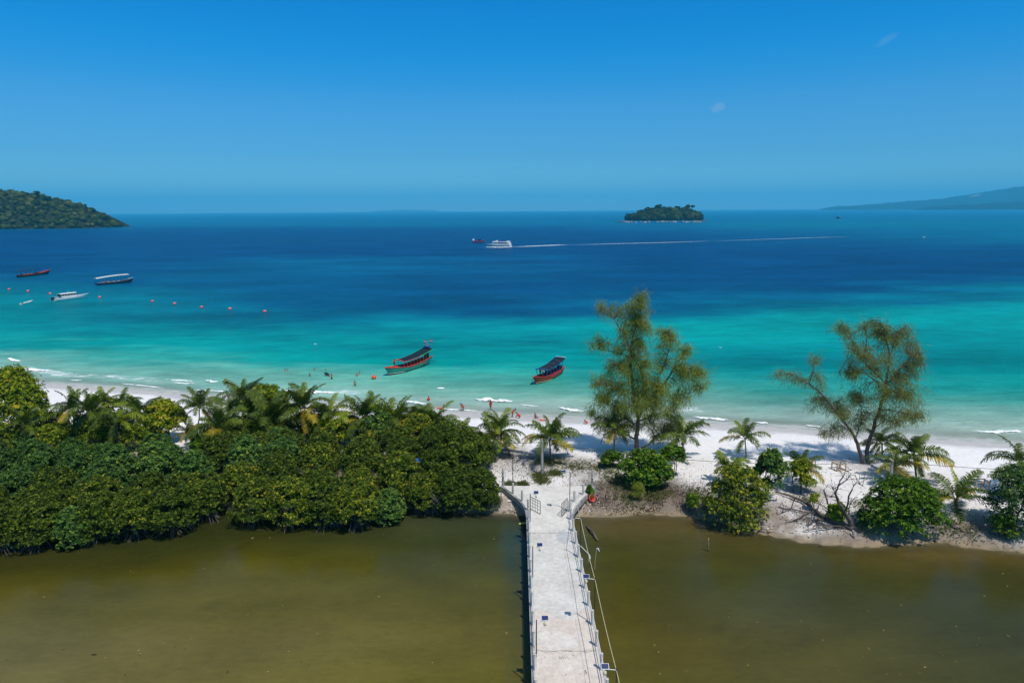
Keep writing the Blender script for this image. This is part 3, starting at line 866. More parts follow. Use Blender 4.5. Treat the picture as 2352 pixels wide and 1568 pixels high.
# ---------------- clouds, far above the haze
m, n, l, out = new_mat('thin_cloud')
pv = n.new('ShaderNodeVolumePrincipled'); pv.inputs['Color'].default_value = (1, 1, 1, 1)
pv.inputs['Density'].default_value = 0.0030
pv.inputs['Anisotropy'].default_value = 0.2
l.new(pv.outputs[0], out.inputs['Volume'])
MAT['cloud'] = m
def cloud(px, py, Y, w, h, label, seed, slant=0.25, m=None):
    c = at_depth(px, py, Y)
    rr = np.random.default_rng(seed)
    t = thing('cloud', label, 'cloud', tuple(c))
    b = bmesh.new(); bmesh.ops.create_icosphere(b, subdivisions=4, radius=1.0)
    for v in b.verts:
        q = v.co.copy()
        k = 1 + 0.45 * noise.fractal((q.x * 1.6 + seed, q.y * 1.6, q.z * 1.6), 1.0, 2.0, 4)
        v.co = Vector((q.x * w / 2 * k, q.y * w / 3 * k, q.z * h / 2 * k + q.x * w / 2 * slant))
    me = bpy.data.meshes.new('vapour'); b.to_mesh(me); b.free(); me.materials.append(m or MAT['cloud'])
    link(bpy.data.objects.new('vapour', me), t)
faint = MAT['cloud'].copy(); faint.name = 'faint_cloud'
next(q for q in faint.node_tree.nodes if q.type == 'PRINCIPLED_VOLUME').inputs['Density'].default_value = 0.0006
cloud(2036, 92, 10000, 300, 110, 'faint wisp of cloud high in the sky on the right', 8, 0.5, faint)
cloud(1648, 248, 10000, 230, 120, 'small white puff of cloud alone in the blue sky above the island', 3)

# =================================================================== VEGETATION
def norm(a):
    return a / np.maximum(np.linalg.norm(a, axis=-1, keepdims=True), 1e-9)

def leaves(C, N, k, L, W, rs, tilt=(0.1, 0.9), tone_mu=0.45, tone_sd=0.2, lift=0.0):
    """rosettes of k pointed leaves: centres C, outward normals N -> V, F, tone"""
    n = len(C)
    ref = np.where(np.abs(N[:, 2:3]) < 0.9, np.array([[0, 0, 1.0]]), np.array([[1.0, 0, 0]]))
    A = norm(np.cross(N, ref)); B = np.cross(N, A)
    ang = rs.random((n, 1)) * 6.283 + np.arange(k)[None, :] * 6.283 / k + rs.normal(0, 0.35, (n, k))
    tl = rs.uniform(tilt[0], tilt[1], (n, k))
    D = (A[:, None, :] * np.cos(ang)[..., None] + B[:, None, :] * np.sin(ang)[..., None]) * np.cos(tl)[..., None] + N[:, None, :] * np.sin(tl)[..., None]
    S = norm(np.cross(np.broadcast_to(N[:, None, :], D.shape), D))
    l = (L * rs.uniform(0.7, 1.25, (n, k)))[..., None]; w = (W * rs.uniform(0.75, 1.2, (n, k)))[..., None]
    c = C[:, None, :]
    up = N[:, None, :] * (0.10 * l)
    V = np.stack([c + D * 0.06 * l, c + D * 0.55 * l + S * w / 2 + up, c + D * l - up * lift, c + D * 0.55 * l - S * w / 2 + up], 2).reshape(-1, 3)
    F = np.arange(n * k * 4).reshape(-1, 4)
    tone = np.clip(rs.normal(tone_mu, tone_sd, (n, 1)) + rs.normal(0, 0.10, (n, k)), 0, 1)
    odd = rs.random((n, k)) < 0.006
    tone = np.where(odd, 1.0, np.minimum(tone, 0.93))
    return V, F, np.repeat(tone.ravel(), 4)

def blob_points(blobs, n, rs, down=-0.35):
    """points near the surfaces of overlapping lobes, mostly on their upper and outer sides"""
    B = np.array(blobs)
    pick = rs.choice(len(B), n, p=B[:, 3] ** 2 / np.sum(B[:, 3] ** 2))
    d = norm(rs.normal(size=(n, 3)))
    d[:, 2] = np.where(d[:, 2] < down, -d[:, 2], d[:, 2])
    r = B[pick, 3] * np.where(rs.random(n) < .30, rs.uniform(1.0, 1.5, n), rs.uniform(0.62, 1.08, n))
    P = B[pick, :3] + d * r[:, None] * np.array([1, 1, 0.72])
    keep = np.ones(n, bool)
    for b in B:
        q = (P - b[:3]) / np.array([1, 1, 0.72])
        keep &= ~((np.linalg.norm(q, axis=1) < 0.62 * b[3]))
    return P[keep], norm(d[keep] * 0.8 + np.array([0, 0, 0.55]) + rs.normal(0, 0.25, (keep.sum(), 3)))

def make_blobs(rx, ry, h0, h1, nb, rs, rmin=0.22, rmax=0.40, flat=0.75):
    """lobes filling a dome of half-widths rx, ry between heights h0 and h1"""
    out = []
    for i in range(nb):
        a = rs.random() * 6.283; q = math.sqrt(rs.random()) * 0.80
        zt = rs.random() ** flat
        lim = math.sqrt(max(0.05, 1 - (zt * 0.92) ** 2))
        r = rs.uniform(rmin, rmax) * min(rx, ry)
        out.append((math.cos(a) * q * rx * lim, math.sin(a) * q * ry * lim, h0 + (h1 - h0 - r * .5) * zt, r))
    return out

def crown_mesh(name, blobs, n, k, L, W, rs, m, tone_mu=0.45, tone_sd=0.2, tilt=(0.1, 0.9), down=-0.35, fill=1.1, gap=.05):
    P, N = blob_points(blobs, int(n * .55), rs, down)
    B = np.array(blobs); lo, hi = B[:, :3].min(0), B[:, :3].max(0)
    ctr = np.array([(lo[0] + hi[0]) / 2, (lo[1] + hi[1]) / 2, lo[2] + .35]); ext = np.maximum((hi - lo) / 2 + B[:, 3].mean() * .8, .3); ext[2] = (hi[2] - lo[2]) + B[:, 3].mean() * .6
    d = norm(rs.normal(size=(int(n * fill), 3))); d[:, 2] = np.where(d[:, 2] < -.15, -d[:, 2], d[:, 2])
    Q = ctr + d * ext * rs.uniform(.78, 1.08, (len(d), 1))
    sd = rs.uniform(0, 40)
    keep = np.array([noise.noise((q[0] * .9 + sd, q[1] * .9, q[2] * 1.1)) + .5 * noise.noise((q[0] * 2.6 + sd, q[1] * 2.6, q[2] * 2.6)) for q in Q]) > gap
    Q, dq = Q[keep], d[keep]
    P = np.concatenate([P, Q]); N = np.concatenate([N, norm(dq * .7 + np.array([0, 0, .5]) + rs.normal(0, .35, dq.shape))])
    V, F, T = leaves(P, N, k, L, W, rs, tilt, tone_mu, tone_sd, 0.6)
    return np_mesh(name, V, F, m, tone=T)

def wood_mesh(name, blobs, h, r0, rs, m, stems=1, root_spread=0.0, nroots=0, spread=0.3, twigs=True):
    mb = MB()
    for s in range(stems):
        bx, by = rs.normal(0, spread, 2) if stems > 1 else (0, 0)
        tops = []
        tx, ty = bx * 2.2 + rs.normal(0, 0.2), by * 2.2 + rs.normal(0, 0.2)
        mb.tube([(bx, by, -0.4), (bx * 1.2, by * 1.2, h * 0.3), (tx * 0.8, ty * 0.8, h * 0.62), (tx, ty, h * 0.85)], [r0, r0 * .8, r0 * .55, r0 * .3], 6)
        for i, b in enumerate(blobs):
            if i % stems != s: continue
            z0 = min(b[2] * 0.55, h * 0.6)
            f = z0 / max(h * 0.85, 0.1)
            p0 = Vector((bx + (tx - bx) * f, by + (ty - by) * f, z0))
            p2 = Vector(b[:3]); mid = (p0 + p2) / 2 + Vector((rs.normal(0, .15), rs.normal(0, .15), -0.15))
            mb.tube([p0, mid, p2], [r0 * .42, r0 * .3, r0 * .14], 4, cap=False)
            if twigs:
                for q in range(3):
                    d = Vector(rs.normal(0, 1, 3)); d.z = abs(d.z) * .6
                    mb.tube([p2, p2 + d.normalized() * b[3] * 0.9], [r0 * .16, r0 * .05], 3, cap=False)
    for i in range(len(blobs) // 2):
        b = blobs[int(rs.integers(len(blobs)))]
        q = Vector(b[:3]); e = q + Vector((rs.normal(0, .5), rs.normal(0, .5), rs.uniform(.2, .8))).normalized() * b[3] * rs.uniform(1.0, 1.5)
        mb.tube([q, (q + e) / 2 + Vector((.08, 0, .05)), e], [.03, .024, .012], 3, cap=False)
        mb.tube([(q + e) / 2, e + Vector((rs.normal(0, .3), rs.normal(0, .3), .1))], [.02, .01], 3, cap=False)
    for i in range(nroots):
        a = rs.random() * 6.283; q = rs.uniform(0.4, 1.0) * root_spread
        z = rs.uniform(0.5, 1.7)
        mb.tube([(math.cos(a) * q * .12, math.sin(a) * q * .12, z), (math.cos(a) * q * .6, math.sin(a) * q * .6, z * .75), (math.cos(a) * q * .95, math.sin(a) * q * .95, 0.1), (math.cos(a) * q, math.sin(a) * q, -0.6)],
                [.05, .045, .04, .035], 4, cap=False)
    return mb.mesh(name, m)

MAT['twig'] = mat('mangrove_wood', (.105, .09, .085), .9, .1, .4, 1.2)
# ---- mangroves: five shapes, used again and again
rs = np.random.default_rng(31)
MANG = []
for i in range(6):
    rx, ry = rs.uniform(3.0, 3.9), rs.uniform(2.8, 3.6)
    bl = make_blobs(rx, ry, 1.3, 5.8, 46, rs, 0.13, 0.33, 0.6)
    cm = crown_mesh('crown', bl, 6600, 5, 0.21, 0.09, rs, MAT['mangrove'], 0.42, 0.27)
    wm = wood_mesh('trunk', bl, 5.2, 0.13, rs, MAT['twig'], stems=3, root_spread=2.6, nroots=34, spread=0.5)
    MANG.append((cm, wm))
MANG_BG = []
for i in range(3):
    bl = make_blobs(rs.uniform(3.0, 3.6), rs.uniform(2.9, 3.4), 0.9, 5.3, 44, rs, 0.13, 0.33, 0.6)
    cm = crown_mesh('crown', bl, 5400, 5, 0.25, 0.15, rs, MAT['bluegreen'], 0.42, 0.27)
    wm = wood_mesh('trunk', bl, 5.0, 0.12, rs, MAT['twig'], stems=3, root_spread=2.2, nroots=20, spread=0.5)
    MANG_BG.append((cm, wm))

def plant(name, label, cat, cm, wm, loc, rz, sc, group=None, mat_=None, zs=1.0):
    t = thing(name, label, cat, loc, rz, group)
    t.scale = (sc, sc, sc * zs)
    inst('crown', cm, t, mat=mat_)
    inst('trunk', wm, t)
    return t

ORD = ['nearest', 'second', 'third', 'fourth', 'fifth', 'sixth', 'seventh', 'eighth', 'ninth', 'tenth', 'eleventh', 'twelfth', 'thirteenth', 'fourteenth', 'fifteenth', 'sixteenth', 'seventeenth', 'eighteenth']
def ordn(i):
    return (ORD[i] + " from the pier") if i else "nearest the pier"

FRONT_X = [0, 100, 200, 400, 480, 520, 700, 850, 930, 1090, 1160]
FRONT_Y = [1287, 1270, 1258, 1238, 1200, 1216, 1228, 1226, 1196, 1192, 1182]
# (px along the waterline, kind) front row, from the pier leftwards
front = [(1108, 'm'), (1040, 'm'), (968, 'm'), (884, 'b'), (815, 'm'), (738, 'm'), (655, 'm'), (572, 'm'), (462, 'm'), (375, 'm'), (290, 'm'), (205, 'm'), (150, 'b'), (60, 'm'), (-40, 'm'), (-130, 'm')]
k = 0
for i, (px, kind) in enumerate(front):
    p = at(px, np.interp(px, FRONT_X, FRONT_Y), 0)
    lean = 2.3 if kind == 'm' else 1.6
    loc = (p.x + rs.normal(0, .2), p.y + lean, -0.15)
    src = MANG[k % 6] if kind == 'm' else MANG_BG[k % 3]
    lab = ('olive green mangrove' if kind == 'm' else 'pale blue-green bushy mangrove') + ' on dark prop roots at the lagoon edge, ' + ordn(i)
    plant('mangrove', lab, 'mangrove', *src, loc, rs.random() * 6.28, rs.uniform(.86, 1.0) * (0.80 if kind == 'b' else 1), 'mangroves in the front row along the lagoon', zs=0.92)
    k += 1
# rows behind; x step in metres, from the pier leftwards
ROWS = [(4.6, 'second row', 1.00, 0.95), (9.0, 'third row', 1.02, 1.0), (13.2, 'fourth row', 1.0, 1.0), (17.4, 'fifth row', 0.95, 0.95)]
for dy, rown, s0, zs in ROWS:
    x = -8.6 - rs.uniform(0, 1.0) - (0.6 if dy > 12 else 0) - (2.5 if dy > 16 else 0)
    j = 0
    while x > -78:
        # front distance at this x
        pr = [at(px, py, 0) for px, py in zip(FRONT_X, FRONT_Y)]
        fy = np.interp(x, [q.x for q in pr], [q.y for q in pr])
        y = fy + 2.2 + dy + rs.normal(0, 0.5)
        cp_, _ = project_np(np.array([[x, y, 4.0]]))
        hole = (dy > 12 and 395 < cp_[0] < 500) or (dy > 8 and 640 < cp_[0] < 700 and rown == 'fourth row') or (dy > 16 and 700 < cp_[0] < 1010 and j % 2 == 0)
        if not hole:
            bgreen = (x < -30 and dy > 6 and rs.random() < (0.75 if x < -45 else 0.45)) or (dy > 8 and rs.random() < 0.12)
            src = MANG_BG[k % 3] if bgreen else MANG[k % 6]
            sc = s0 * rs.uniform(0.86, 1.06)
            if dy > 12: sc *= 0.93
            lab = ('blue-green leafy tree' if bgreen else 'dark olive mangrove') + ' in the %s back from the lagoon, %s' % (rown, ordn(j))
            plant('mangrove' if not bgreen else 'broadleaf_tree', lab, 'mangrove' if not bgreen else 'tree', *src, (x, y, max(0, gz(x, y)) - 0.2), rs.random() * 6.28, sc,
                  'trees of the %s behind the mangrove edge' % rown, zs=zs * rs.uniform(0.9, 1.1))
            k += 1; j += 1
        x -= rs.uniform(4.5, 5.6)

for px_, Y_, sc_, lab_ in [(497, 83.5, .92, 'olive mangrove filling the canopy just below the gap of white sand'), (665, 86.5, .88, 'olive mangrove in the canopy below the tallest palm'), (1062, 82.5, 1.12, 'big olive mangrove rising behind the front row, closest to the palm pair'), (1012, 86.5, 1.08, 'olive mangrove behind the blue tarpaulin'), (1098, 86.0, .82, 'small olive mangrove beside the lower palm of the close pair')]:
    p = at_depth(px_, 1060, Y_)
    plant('mangrove', lab_, 'mangrove', *MANG[k % 6], (p.x, Y_, gz(p.x, Y_) - .2), k, sc_, zs=.98); k += 1

# ---- broad-leaved trees and bushes
def bush(label, base, rx, ry, h0, h1, nb, n, L, W, m, seed, name='bush', cat='bush', stems=4, r0=0.07, k=5, group=None, tone=0.45, rmin=.24, rmax=.42, down=-0.35, wood='bark', flat=.6):
    rr = np.random.default_rng(seed)
    bl = make_blobs(rx, ry, h0, h1, nb, rr, rmin, rmax, flat)
    cm = crown_mesh('crown', bl, n, k, L, W, rr, MAT[m], tone, 0.28, down=down, fill=.75, gap=.16)
    wm = wood_mesh('trunk', bl, h1 * .8, r0, rr, MAT[wood], stems=stems, spread=0.25)
    return plant(name, label, cat, cm, wm, tuple(base), 0, 1.0, group)

def bdep(px, py, Y, z=None):
    p = at_depth(px, py, Y)
    p.z = gz(p.x, Y) - 0.1 if z is None else z
    return p

# yellow-green sea almond at the far left, standing above the rest
bush('large yellow-green broad-leaved tree at the far left above the beach', bdep(28, 960, 99), 6.0, 4.5, 3.0, 10.6, 34, 9000, .34, .2, 'bright', 101, 'sea_almond_tree', 'tree', 2, .22)
bush('second yellow-green broad-leaved tree, half cut off by the left picture edge', bdep(-70, 950, 101), 5.0, 4.5, 3.0, 9.5, 22, 5200, .34, .2, 'bright', 102, 'sea_almond_tree', 'tree', 2, .22)
bush('low dark green bush below the large yellow-green tree', bdep(100, 990, 97), 4.0, 3.2, .8, 4.6, 18, 3800, .30, .18, 'bright', 103, tone=.3)
bush('yellow-green sea almond with clear round crown in front of bare sand', bdep(385, 960, 97.5), 3.3, 3.0, 1.8, 6.4, 20, 4200, .32, .2, 'bright', 104, 'sea_almond_tree', 'tree', 2, .12, tone=.55)
bush('dense green bush between the leaning palms on the left', bdep(235, 950, 98), 4.4, 3.0, .8, 5.0, 18, 3600, .3, .18, 'bright', 105, tone=.4)
bush('small fresh green bush below the gap of sand', bdep(470, 1035, 88), 2.8, 2.4, .5, 4.6, 14, 3000, .24, .13, 'fresh', 106)
bush('green broad-leaved tree behind the tall palms left of centre', bdep(615, 930, 101), 4.8, 3.2, 1.6, 7.2, 22, 5400, .32, .19, 'bright', 107, 'sea_almond_tree', 'tree', 2, .14, tone=.38)
bush('feathery fresh green sapling among the palms left of centre', bdep(545, 950, 98.5), 2.6, 2.2, 1.2, 6.0, 14, 3200, .22, .09, 'fresh', 108, 'sapling', 'tree', 2)
bush('bright green shrub in front of the two drooping palms', bdep(985, 975, 97), 2.4, 2.0, .8, 4.4, 14, 2600, .26, .16, 'fresh', 109)
bush('blue-green bush beside the thatched parasol', bdep(875, 985, 93.5), 2.9, 2.2, .8, 5.4, 14, 3200, .24, .14, 'bluegreen', 110)
bush('dark green undergrowth bush by the spiky palm', bdep(720, 965, 96), 3.2, 2.4, .6, 4.2, 14, 3000, .26, .14, 'mangrove', 111, tone=.35)
bush('olive bush behind the mangroves, right of the drooping yellow palm', bdep(960, 1000, 92.5), 3.0, 2.2, .8, 5.2, 14, 3400, .22, .09, 'mangrove', 112, tone=.5)
UB = [(1000, 975, 96.0), (950, 970, 96.5), (900, 968, 97.5), (855, 965, 98), (800, 962, 97), (765, 962, 94), (730, 955, 98), (690, 950, 98.5), (640, 948, 98.5), (590, 945, 97), (560, 965, 93.5), (520, 970, 95), (340, 955, 96), (300, 965, 93.5), (260, 950, 97.5), (215, 955, 94), (180, 945, 97), (140, 955, 95), (100, 960, 93), (60, 975, 92), (10, 985, 92.5), (-40, 980, 93)]
for i, (px_, py_, Y_) in enumerate(UB):
    m_ = ['bright', 'fresh', 'mangrove', 'bright', 'bluegreen'][i % 5]
    bush('green bush in the undergrowth belt beneath the palms, ' + (('%s counting from the pier' % (ORD[i] if i < len(ORD) else {18: 'nineteenth', 19: 'twentieth', 20: 'twenty-first', 21: 'twenty-second'}[i]))),
         bdep(px_, py_, Y_), rs.uniform(2.3, 3.1), rs.uniform(1.8, 2.4), .3, rs.uniform(3.2, 4.6), 16, 2300, .25, .13, m_, 140 + i, tone=.38, group='undergrowth beneath the palms')
# right of the pier
bush('broad-leaved bush under the tall casuarina', on_ground(1480, 1116), 4.4, 2.7, .9, 4.5, 26, 3600, .30, .18, 'fresh', 120, k=4, rmin=.22, rmax=.36, stems=3, r0=.09)
bush('thin leafy branch bush stretching right of the casuarina trunk', on_ground(1545, 1092), 2.4, 1.6, 1.0, 4.0, 10, 1100, .30, .18, 'fresh', 121, k=4, stems=2)
bush('low dark bush left of the casuarina foot', on_ground(1405, 1072), 2.2, 1.4, .3, 2.0, 9, 1200, .26, .16, 'fresh', 122, k=4, tone=.25)
bush('small bright green bush on the bank near the water', on_ground(1585, 1180), 1.5, 1.1, .2, 1.9, 10, 1300, .24, .12, 'fresh', 123, k=5)
bush('tall olive mangrove bush standing in the water right of centre', at(1703, 1222, 0) + Vector((0, 1.9, -.1)), 4.3, 3.0, 0.8, 6.8, 34, 8200, .21, .10, 'mangrove', 124, 'mangrove', 'mangrove', 5, .08, tone=.58, wood='root')
bush('dark round-crowned shrub behind the mangrove bush', on_ground(1758, 1150), 2.3, 1.8, 1.6, 6.0, 14, 2700, .26, .17, 'bluegreen', 125, stems=3)
bush('narrow shrub with yellowing leaves round the stem of a small palm', on_ground(1835, 1132), 1.7, 1.3, .7, 3.8, 12, 1700, .26, .15, 'bright', 126, stems=2, tone=.5)
bush('round glossy bush overhanging the lagoon on the right', at(2102, 1262, 0) + Vector((0, 2.6, .1)), 4.7, 3.4, .5, 6.2, 34, 7600, .26, .14, 'fresh', 127, tone=.46, stems=5, flat=.45)
bush('large sparse blue-green shrub at the right picture edge', on_ground(2322, 1215), 4.0, 3.2, .6, 6.6, 26, 4600, .24, .14, 'bluegreen', 128, 'bush', 'bush', 5, .09, k=4, tone=.4)
bush('pale low bush in front of the shrub at the right edge', on_ground(2295, 1235), 1.9, 1.4, .2, 1.9, 9, 1100, .24, .13, 'fresh', 129, k=4, tone=.6)
bush('fresh green bush at the foot of the dead tree', on_ground(1920, 1195), 1.5, 1.1, .2, 1.8, 9, 1300, .25, .15, 'fresh', 130, tone=.55)
bush('sprig of yellowing leaves by the fallen branches', on_ground(1868, 1172), .8, .6, .2, 1.9, 6, 360, .24, .14, 'bright', 131, k=4, tone=.7, stems=2)
bush('small dark green bush beside the red basket', on_ground(1352, 1143), .9, .7, .1, 1.1, 6, 600, .2, .12, 'fresh', 132, tone=.35)
bush('feathery young casuarina in the shade of the tall one', on_ground(1465, 1152), .9, .8, .3, 2.0, 8, 900, .3, .02, 'needle', 133, name='sapling', cat='tree', stems=3, k=6)

# ---- coconut palms
def frond_mesh(seed, L, a0, bend, nl=30, wind=0.12):
    rr = np.random.default_rng(seed)
    pts, tang = [], []
    x = z = 0.0; n = 12
    for i in range(n + 1):
        s = i / n
        a = a0 - bend * s ** 1.25
        pts.append((x, wind * s * s * L * .5, z)); tang.append((math.cos(a), wind * s, math.sin(a)))
        x += math.cos(a) * L / n; z += math.sin(a) * L / n
    pts = np.array(pts); tang = norm(np.array(tang))
    V, F, T = [], [], []
    def q(*c):
        b = len(V); V.extend(c); F.append((b, b + 1, b + 2, b + 3))
    w = 0.05
    for i in range(n):
        s0, s1 = w * (1 - .8 * i / n), w * (1 - .8 * (i + 1) / n)
        q(pts[i] + [0, s0, 0], pts[i] - [0, s0, 0], pts[i + 1] - [0, s1, 0], pts[i + 1] + [0, s1, 0])
        q(pts[i] + [0, 0, s0], pts[i] - [0, 0, s0], pts[i + 1] - [0, 0, s1], pts[i + 1] + [0, 0, s1])
        T += [0.75] * 8
    for j in range(nl):
        s = 0.14 + 0.86 * (j + .5) / nl
        f = s * n; i0 = min(int(f), n - 1); fr = f - i0
        p = pts[i0] * (1 - fr) + pts[i0 + 1] * fr
        t = tang[i0]
        up = norm(np.cross(t, [0, 1, 0]))
        if up[2] < 0: up = -up
        ln = L * 0.27 * (0.35 + 0.65 * math.sin(math.pi * min(1, .12 + .86 * s)) ) * rr.uniform(.85, 1.12)
        for sd in (-1, 1):
            d = norm(np.array([0, sd * 1.0, 0]) * rr.uniform(.75, 1) + t * rr.uniform(.45, .75) + up * rr.uniform(.0, .28))
            m_ = p + d * ln * .5
            e = p + d * ln * .88 + np.array([0, 0, -ln * rr.uniform(.22, .5)])
            wv = t * 0.055
            b = len(V)
            V.extend([p + wv, p - wv, m_ - wv * .95, m_ + wv * .95, e + wv * .2, e - wv * .2])
            F.append((b, b + 1, b + 2, b + 3)); F.append((b + 3, b + 2, b + 5, b + 4))
            T += [float(np.clip(rr.normal(.42, .16), 0, 1))] * 6
    return np_mesh('frond', np.array(V), np.array(F), MAT['frond'], tone=np.array(T))

FR = {  # kind -> shared meshes (4 m long)
    'up': [frond_mesh(1, 3.6, R(80), R(45)), frond_mesh(2, 3.8, R(76), R(66), wind=.3), frond_mesh(12, 3.7, R(84), R(58), wind=-.25)],
    'mid': [frond_mesh(3, 4.0, R(56), R(78)), frond_mesh(4, 4.1, R(48), R(85)), frond_mesh(5, 3.9, R(62), R(100), wind=-.3), frond_mesh(13, 4.2, R(54), R(110), wind=.35)],
    'out': [frond_mesh(6, 4.0, R(28), R(70)), frond_mesh(7, 4.0, R(18), R(66)), frond_mesh(8, 3.8, R(34), R(96), wind=-.3), frond_mesh(14, 4.1, R(26), R(84), wind=.3)],
    'down': [frond_mesh(9, 3.5, R(-8), R(60)), frond_mesh(10, 3.3, R(-25), R(58), wind=.2), frond_mesh(15, 3.0, R(-45), R(40))]}

def palm(label, hub, base, size=1.0, nf=17, seed=0, light=0.2, yellow=0.08, dead=0.0, lean=0.0, young=False, tr=0.13, upright=0.5):
    rr = np.random.default_rng(seed)
    base = Vector(base); hub = Vector(hub)
    t = thing('coconut_palm', label, 'palm', tuple(base))
    t.rotation_euler = (0, rr.normal(-.05, .05), 0)
    d = hub - base
    if d.length > 0.5:
        mid1 = d * 0.35 + Vector((-lean * .6, 0, 0)); mid2 = d * 0.7 + Vector((-lean * .4, 0, 0))
        mb = MB()
        path = [Vector((0, 0, -.3)), mid1 * .5 + Vector((0, 0, 0)), mid1, mid2, d * .9, d + Vector((0, 0, .15))]
        P, rad = [], []
        for i in range(len(path) - 1):
            for q in range(3):
                f = q / 3
                P.append(path[i].lerp(path[i + 1], f)); rad.append(tr * (1.5 if i == 0 and q == 0 else 1.0) * (1 - .25 * (i + f) / 5) * (1.08 if q == 1 else .96))
        P.append(path[-1]); rad.append(tr * .9)
        mb.tube(P, rad, 7)
        mb.obj('trunk', MAT['palm_bark'], t, True)
    az0 = rr.random() * 6.28
    for i in range(nf):
        f = (i + .5) / nf
        kind = 'up' if f < .22 * (upright / .5) else 'mid' if f < .52 else 'out' if f < .86 else 'down'
        if young and kind == 'down': kind = 'out'
        me = FR[kind][int(rr.integers(len(FR[kind])))]
        az = az0 + i * 2.399 + rr.normal(0, .18)
        s = size * rr.uniform(.85, 1.1)
        u = rr.random()
        m_ = None
        if kind == 'down' and u < dead + .35: m_ = MAT['frond_dead'] if rr.random() < .5 else MAT['frond_yellow']
        elif kind in ('out', 'down') and u < yellow * 2: m_ = MAT['frond_yellow']
        elif u < light: m_ = MAT['frond_light']
        o = inst('frond', me, t, tuple(d), (rr.normal(0, .32), rr.normal(.04, .10), az), (s, s, s), m_)
    return t

def palm_g(label, hub_px, base_px, **kw):
    b = on_ground(*base_px)
    h = at_depth(hub_px[0], hub_px[1], b.y)
    return palm(label, h, b, **kw)

def palm_d(label, hub_px, Y, base_dx=0.0, **kw):
    h = at_depth(hub_px[0], hub_px[1] + (11 if hub_px[0] < 350 else 6), Y)
    if hub_px[0] < 350: kw['size'] = kw.get('size', 1.0) * .88
    kw['size'] = kw.get('size', 1.0) * 1.14
    kw['nf'] = kw.get('nf', 17) + 4
    b = Vector((h.x + base_dx, Y, gz(h.x + base_dx, Y)))
    return palm(label, h, b, **kw)

# right of the mangroves
palm_g('bright green coconut palm by the mangroves, left of a close pair', (1133, 1010), (1134, 1046), size=1.0, seed=201, light=.45, yellow=.12, nf=18)
palm_g('taller coconut palm right behind the bright one of the close pair', (1150, 990), (1149, 1040), size=1.02, seed=202, light=.2, yellow=.14, nf=17)
palm_g('coconut palm with wide drooping crown behind the utility pole near the pier', (1266, 1010), (1265, 1057), size=1.08, seed=203, light=.15, yellow=.1, nf=21)
palm_g('coconut palm half hidden behind the left side of the tall casuarina', (1412, 985), (1410, 1041), size=.95, seed=204, light=.1)
palm_g('coconut palm with bending fronds just right of the tall casuarina', (1571, 1003), (1570, 1053), size=1.02, seed=205, light=.15, nf=15)
palm_g('slender small palm standing alone on the open sand', (1712, 1008), (1714, 1051), size=.86, seed=206, light=.15, nf=13, tr=.10)
palm_g('short palm poking out behind the olive mangrove bush on the right', (1682, 1078), (1690, 1108), size=.85, seed=207, light=.5, nf=13, young=True)
palm_g('small palm rising from the shrub with yellowing leaves', (1840, 1078), (1840, 1118), size=.85, seed=208, light=.15, nf=13, young=True)
palm_g('dark palm in the shade behind the forked casuarina trunk', (2028, 1020), (2027, 1052), size=.85, seed=209, light=.0, nf=14)
palm_g('low yellow-green palm beside the right-hand utility pole', (2060, 1070), (2061, 1107), size=.9, seed=210, light=.45, yellow=.2, nf=15, young=True)
palm_g('tall-crowned palm with pale trunk right of the right-hand utility pole', (2105, 1045), (2105, 1098), size=1.05, seed=211, light=.12, yellow=.1, nf=16)
palm_g('young palm with open fronds behind the round glossy bush', (2197, 1147), (2197, 1176), size=1.12, seed=212, light=.15, dead=.5, nf=12, young=True, tr=.2)
palm_g('palm behind the sparse shrub at the right picture edge', (2346, 1066), (2346, 1135), size=1.0, seed=213, light=.3, nf=16)
# palms along the back of the mangroves, from the left
palm_d('dark palm with wind-bent fronds, leftmost on the white sand', (168, 932), 98, size=1.05, seed=221, light=.05, upright=.7)
palm_d('dark narrow palm just right of the leftmost wind-bent one', (205, 938), 96, size=1.0, seed=222, light=.0, upright=.9, nf=14)
palm_d('light green palm with arching fronds, left of two together', (242, 918), 100, size=.85, seed=223, light=.5, yellow=.15, nf=15)
palm_d('green-topped palm, right of two light ones together', (283, 925), 100, size=.9, seed=224, light=.35, yellow=.2, nf=15)
palm_d('dark leaning palm left of the round yellow-green tree', (325, 940), 98, size=1.1, seed=225, light=.05, nf=16, upright=.7)
palm_d('drooping light olive palm below the dark leaning one', (268, 958), 93, size=1.0, seed=226, light=.55, nf=13, upright=.2)
palm_d('upright palm sunk among bushes at the far left', (48, 965), 93, size=.95, seed=227, light=.2, nf=9, upright=.9)
palm_d('slim palm with a curved trunk in the gap of white sand', (461, 930), 98, base_dx=-1.6, size=.85, seed=228, light=.15, yellow=.1, lean=-.5, nf=14, tr=.10)
palm_d('stunted palm at the foot of the curved trunk', (440, 990), 94, size=.62, seed=229, light=.1, yellow=.4, nf=11, young=True)
palm_d('broad dark palm right of the gap of white sand', (512, 978), 90, size=1.1, seed=230, light=.0, yellow=.12, nf=16, upright=.8)
palm_d('tall palm topping the green tree left of centre', (570, 908), 100, size=.95, seed=231, light=.2, nf=13, upright=.8)
palm_d('large palm with long upright fronds left of centre', (612, 962), 95, size=1.25, seed=232, light=.1, nf=15, upright=.95)
palm_d('tallest palm with fronds blown to the left, in front of a breaker', (698, 932), 97, size=1.12, seed=233, light=.15, nf=17, upright=.95)
palm_d('low palm with two bare spiky fronds', (762, 955), 96, size=.98, seed=234, light=.3, yellow=.15, nf=15)
palm_d('blown palm above the thatched parasol', (832, 955), 96.5, size=1.1, seed=235, light=.2, nf=16, upright=.9)
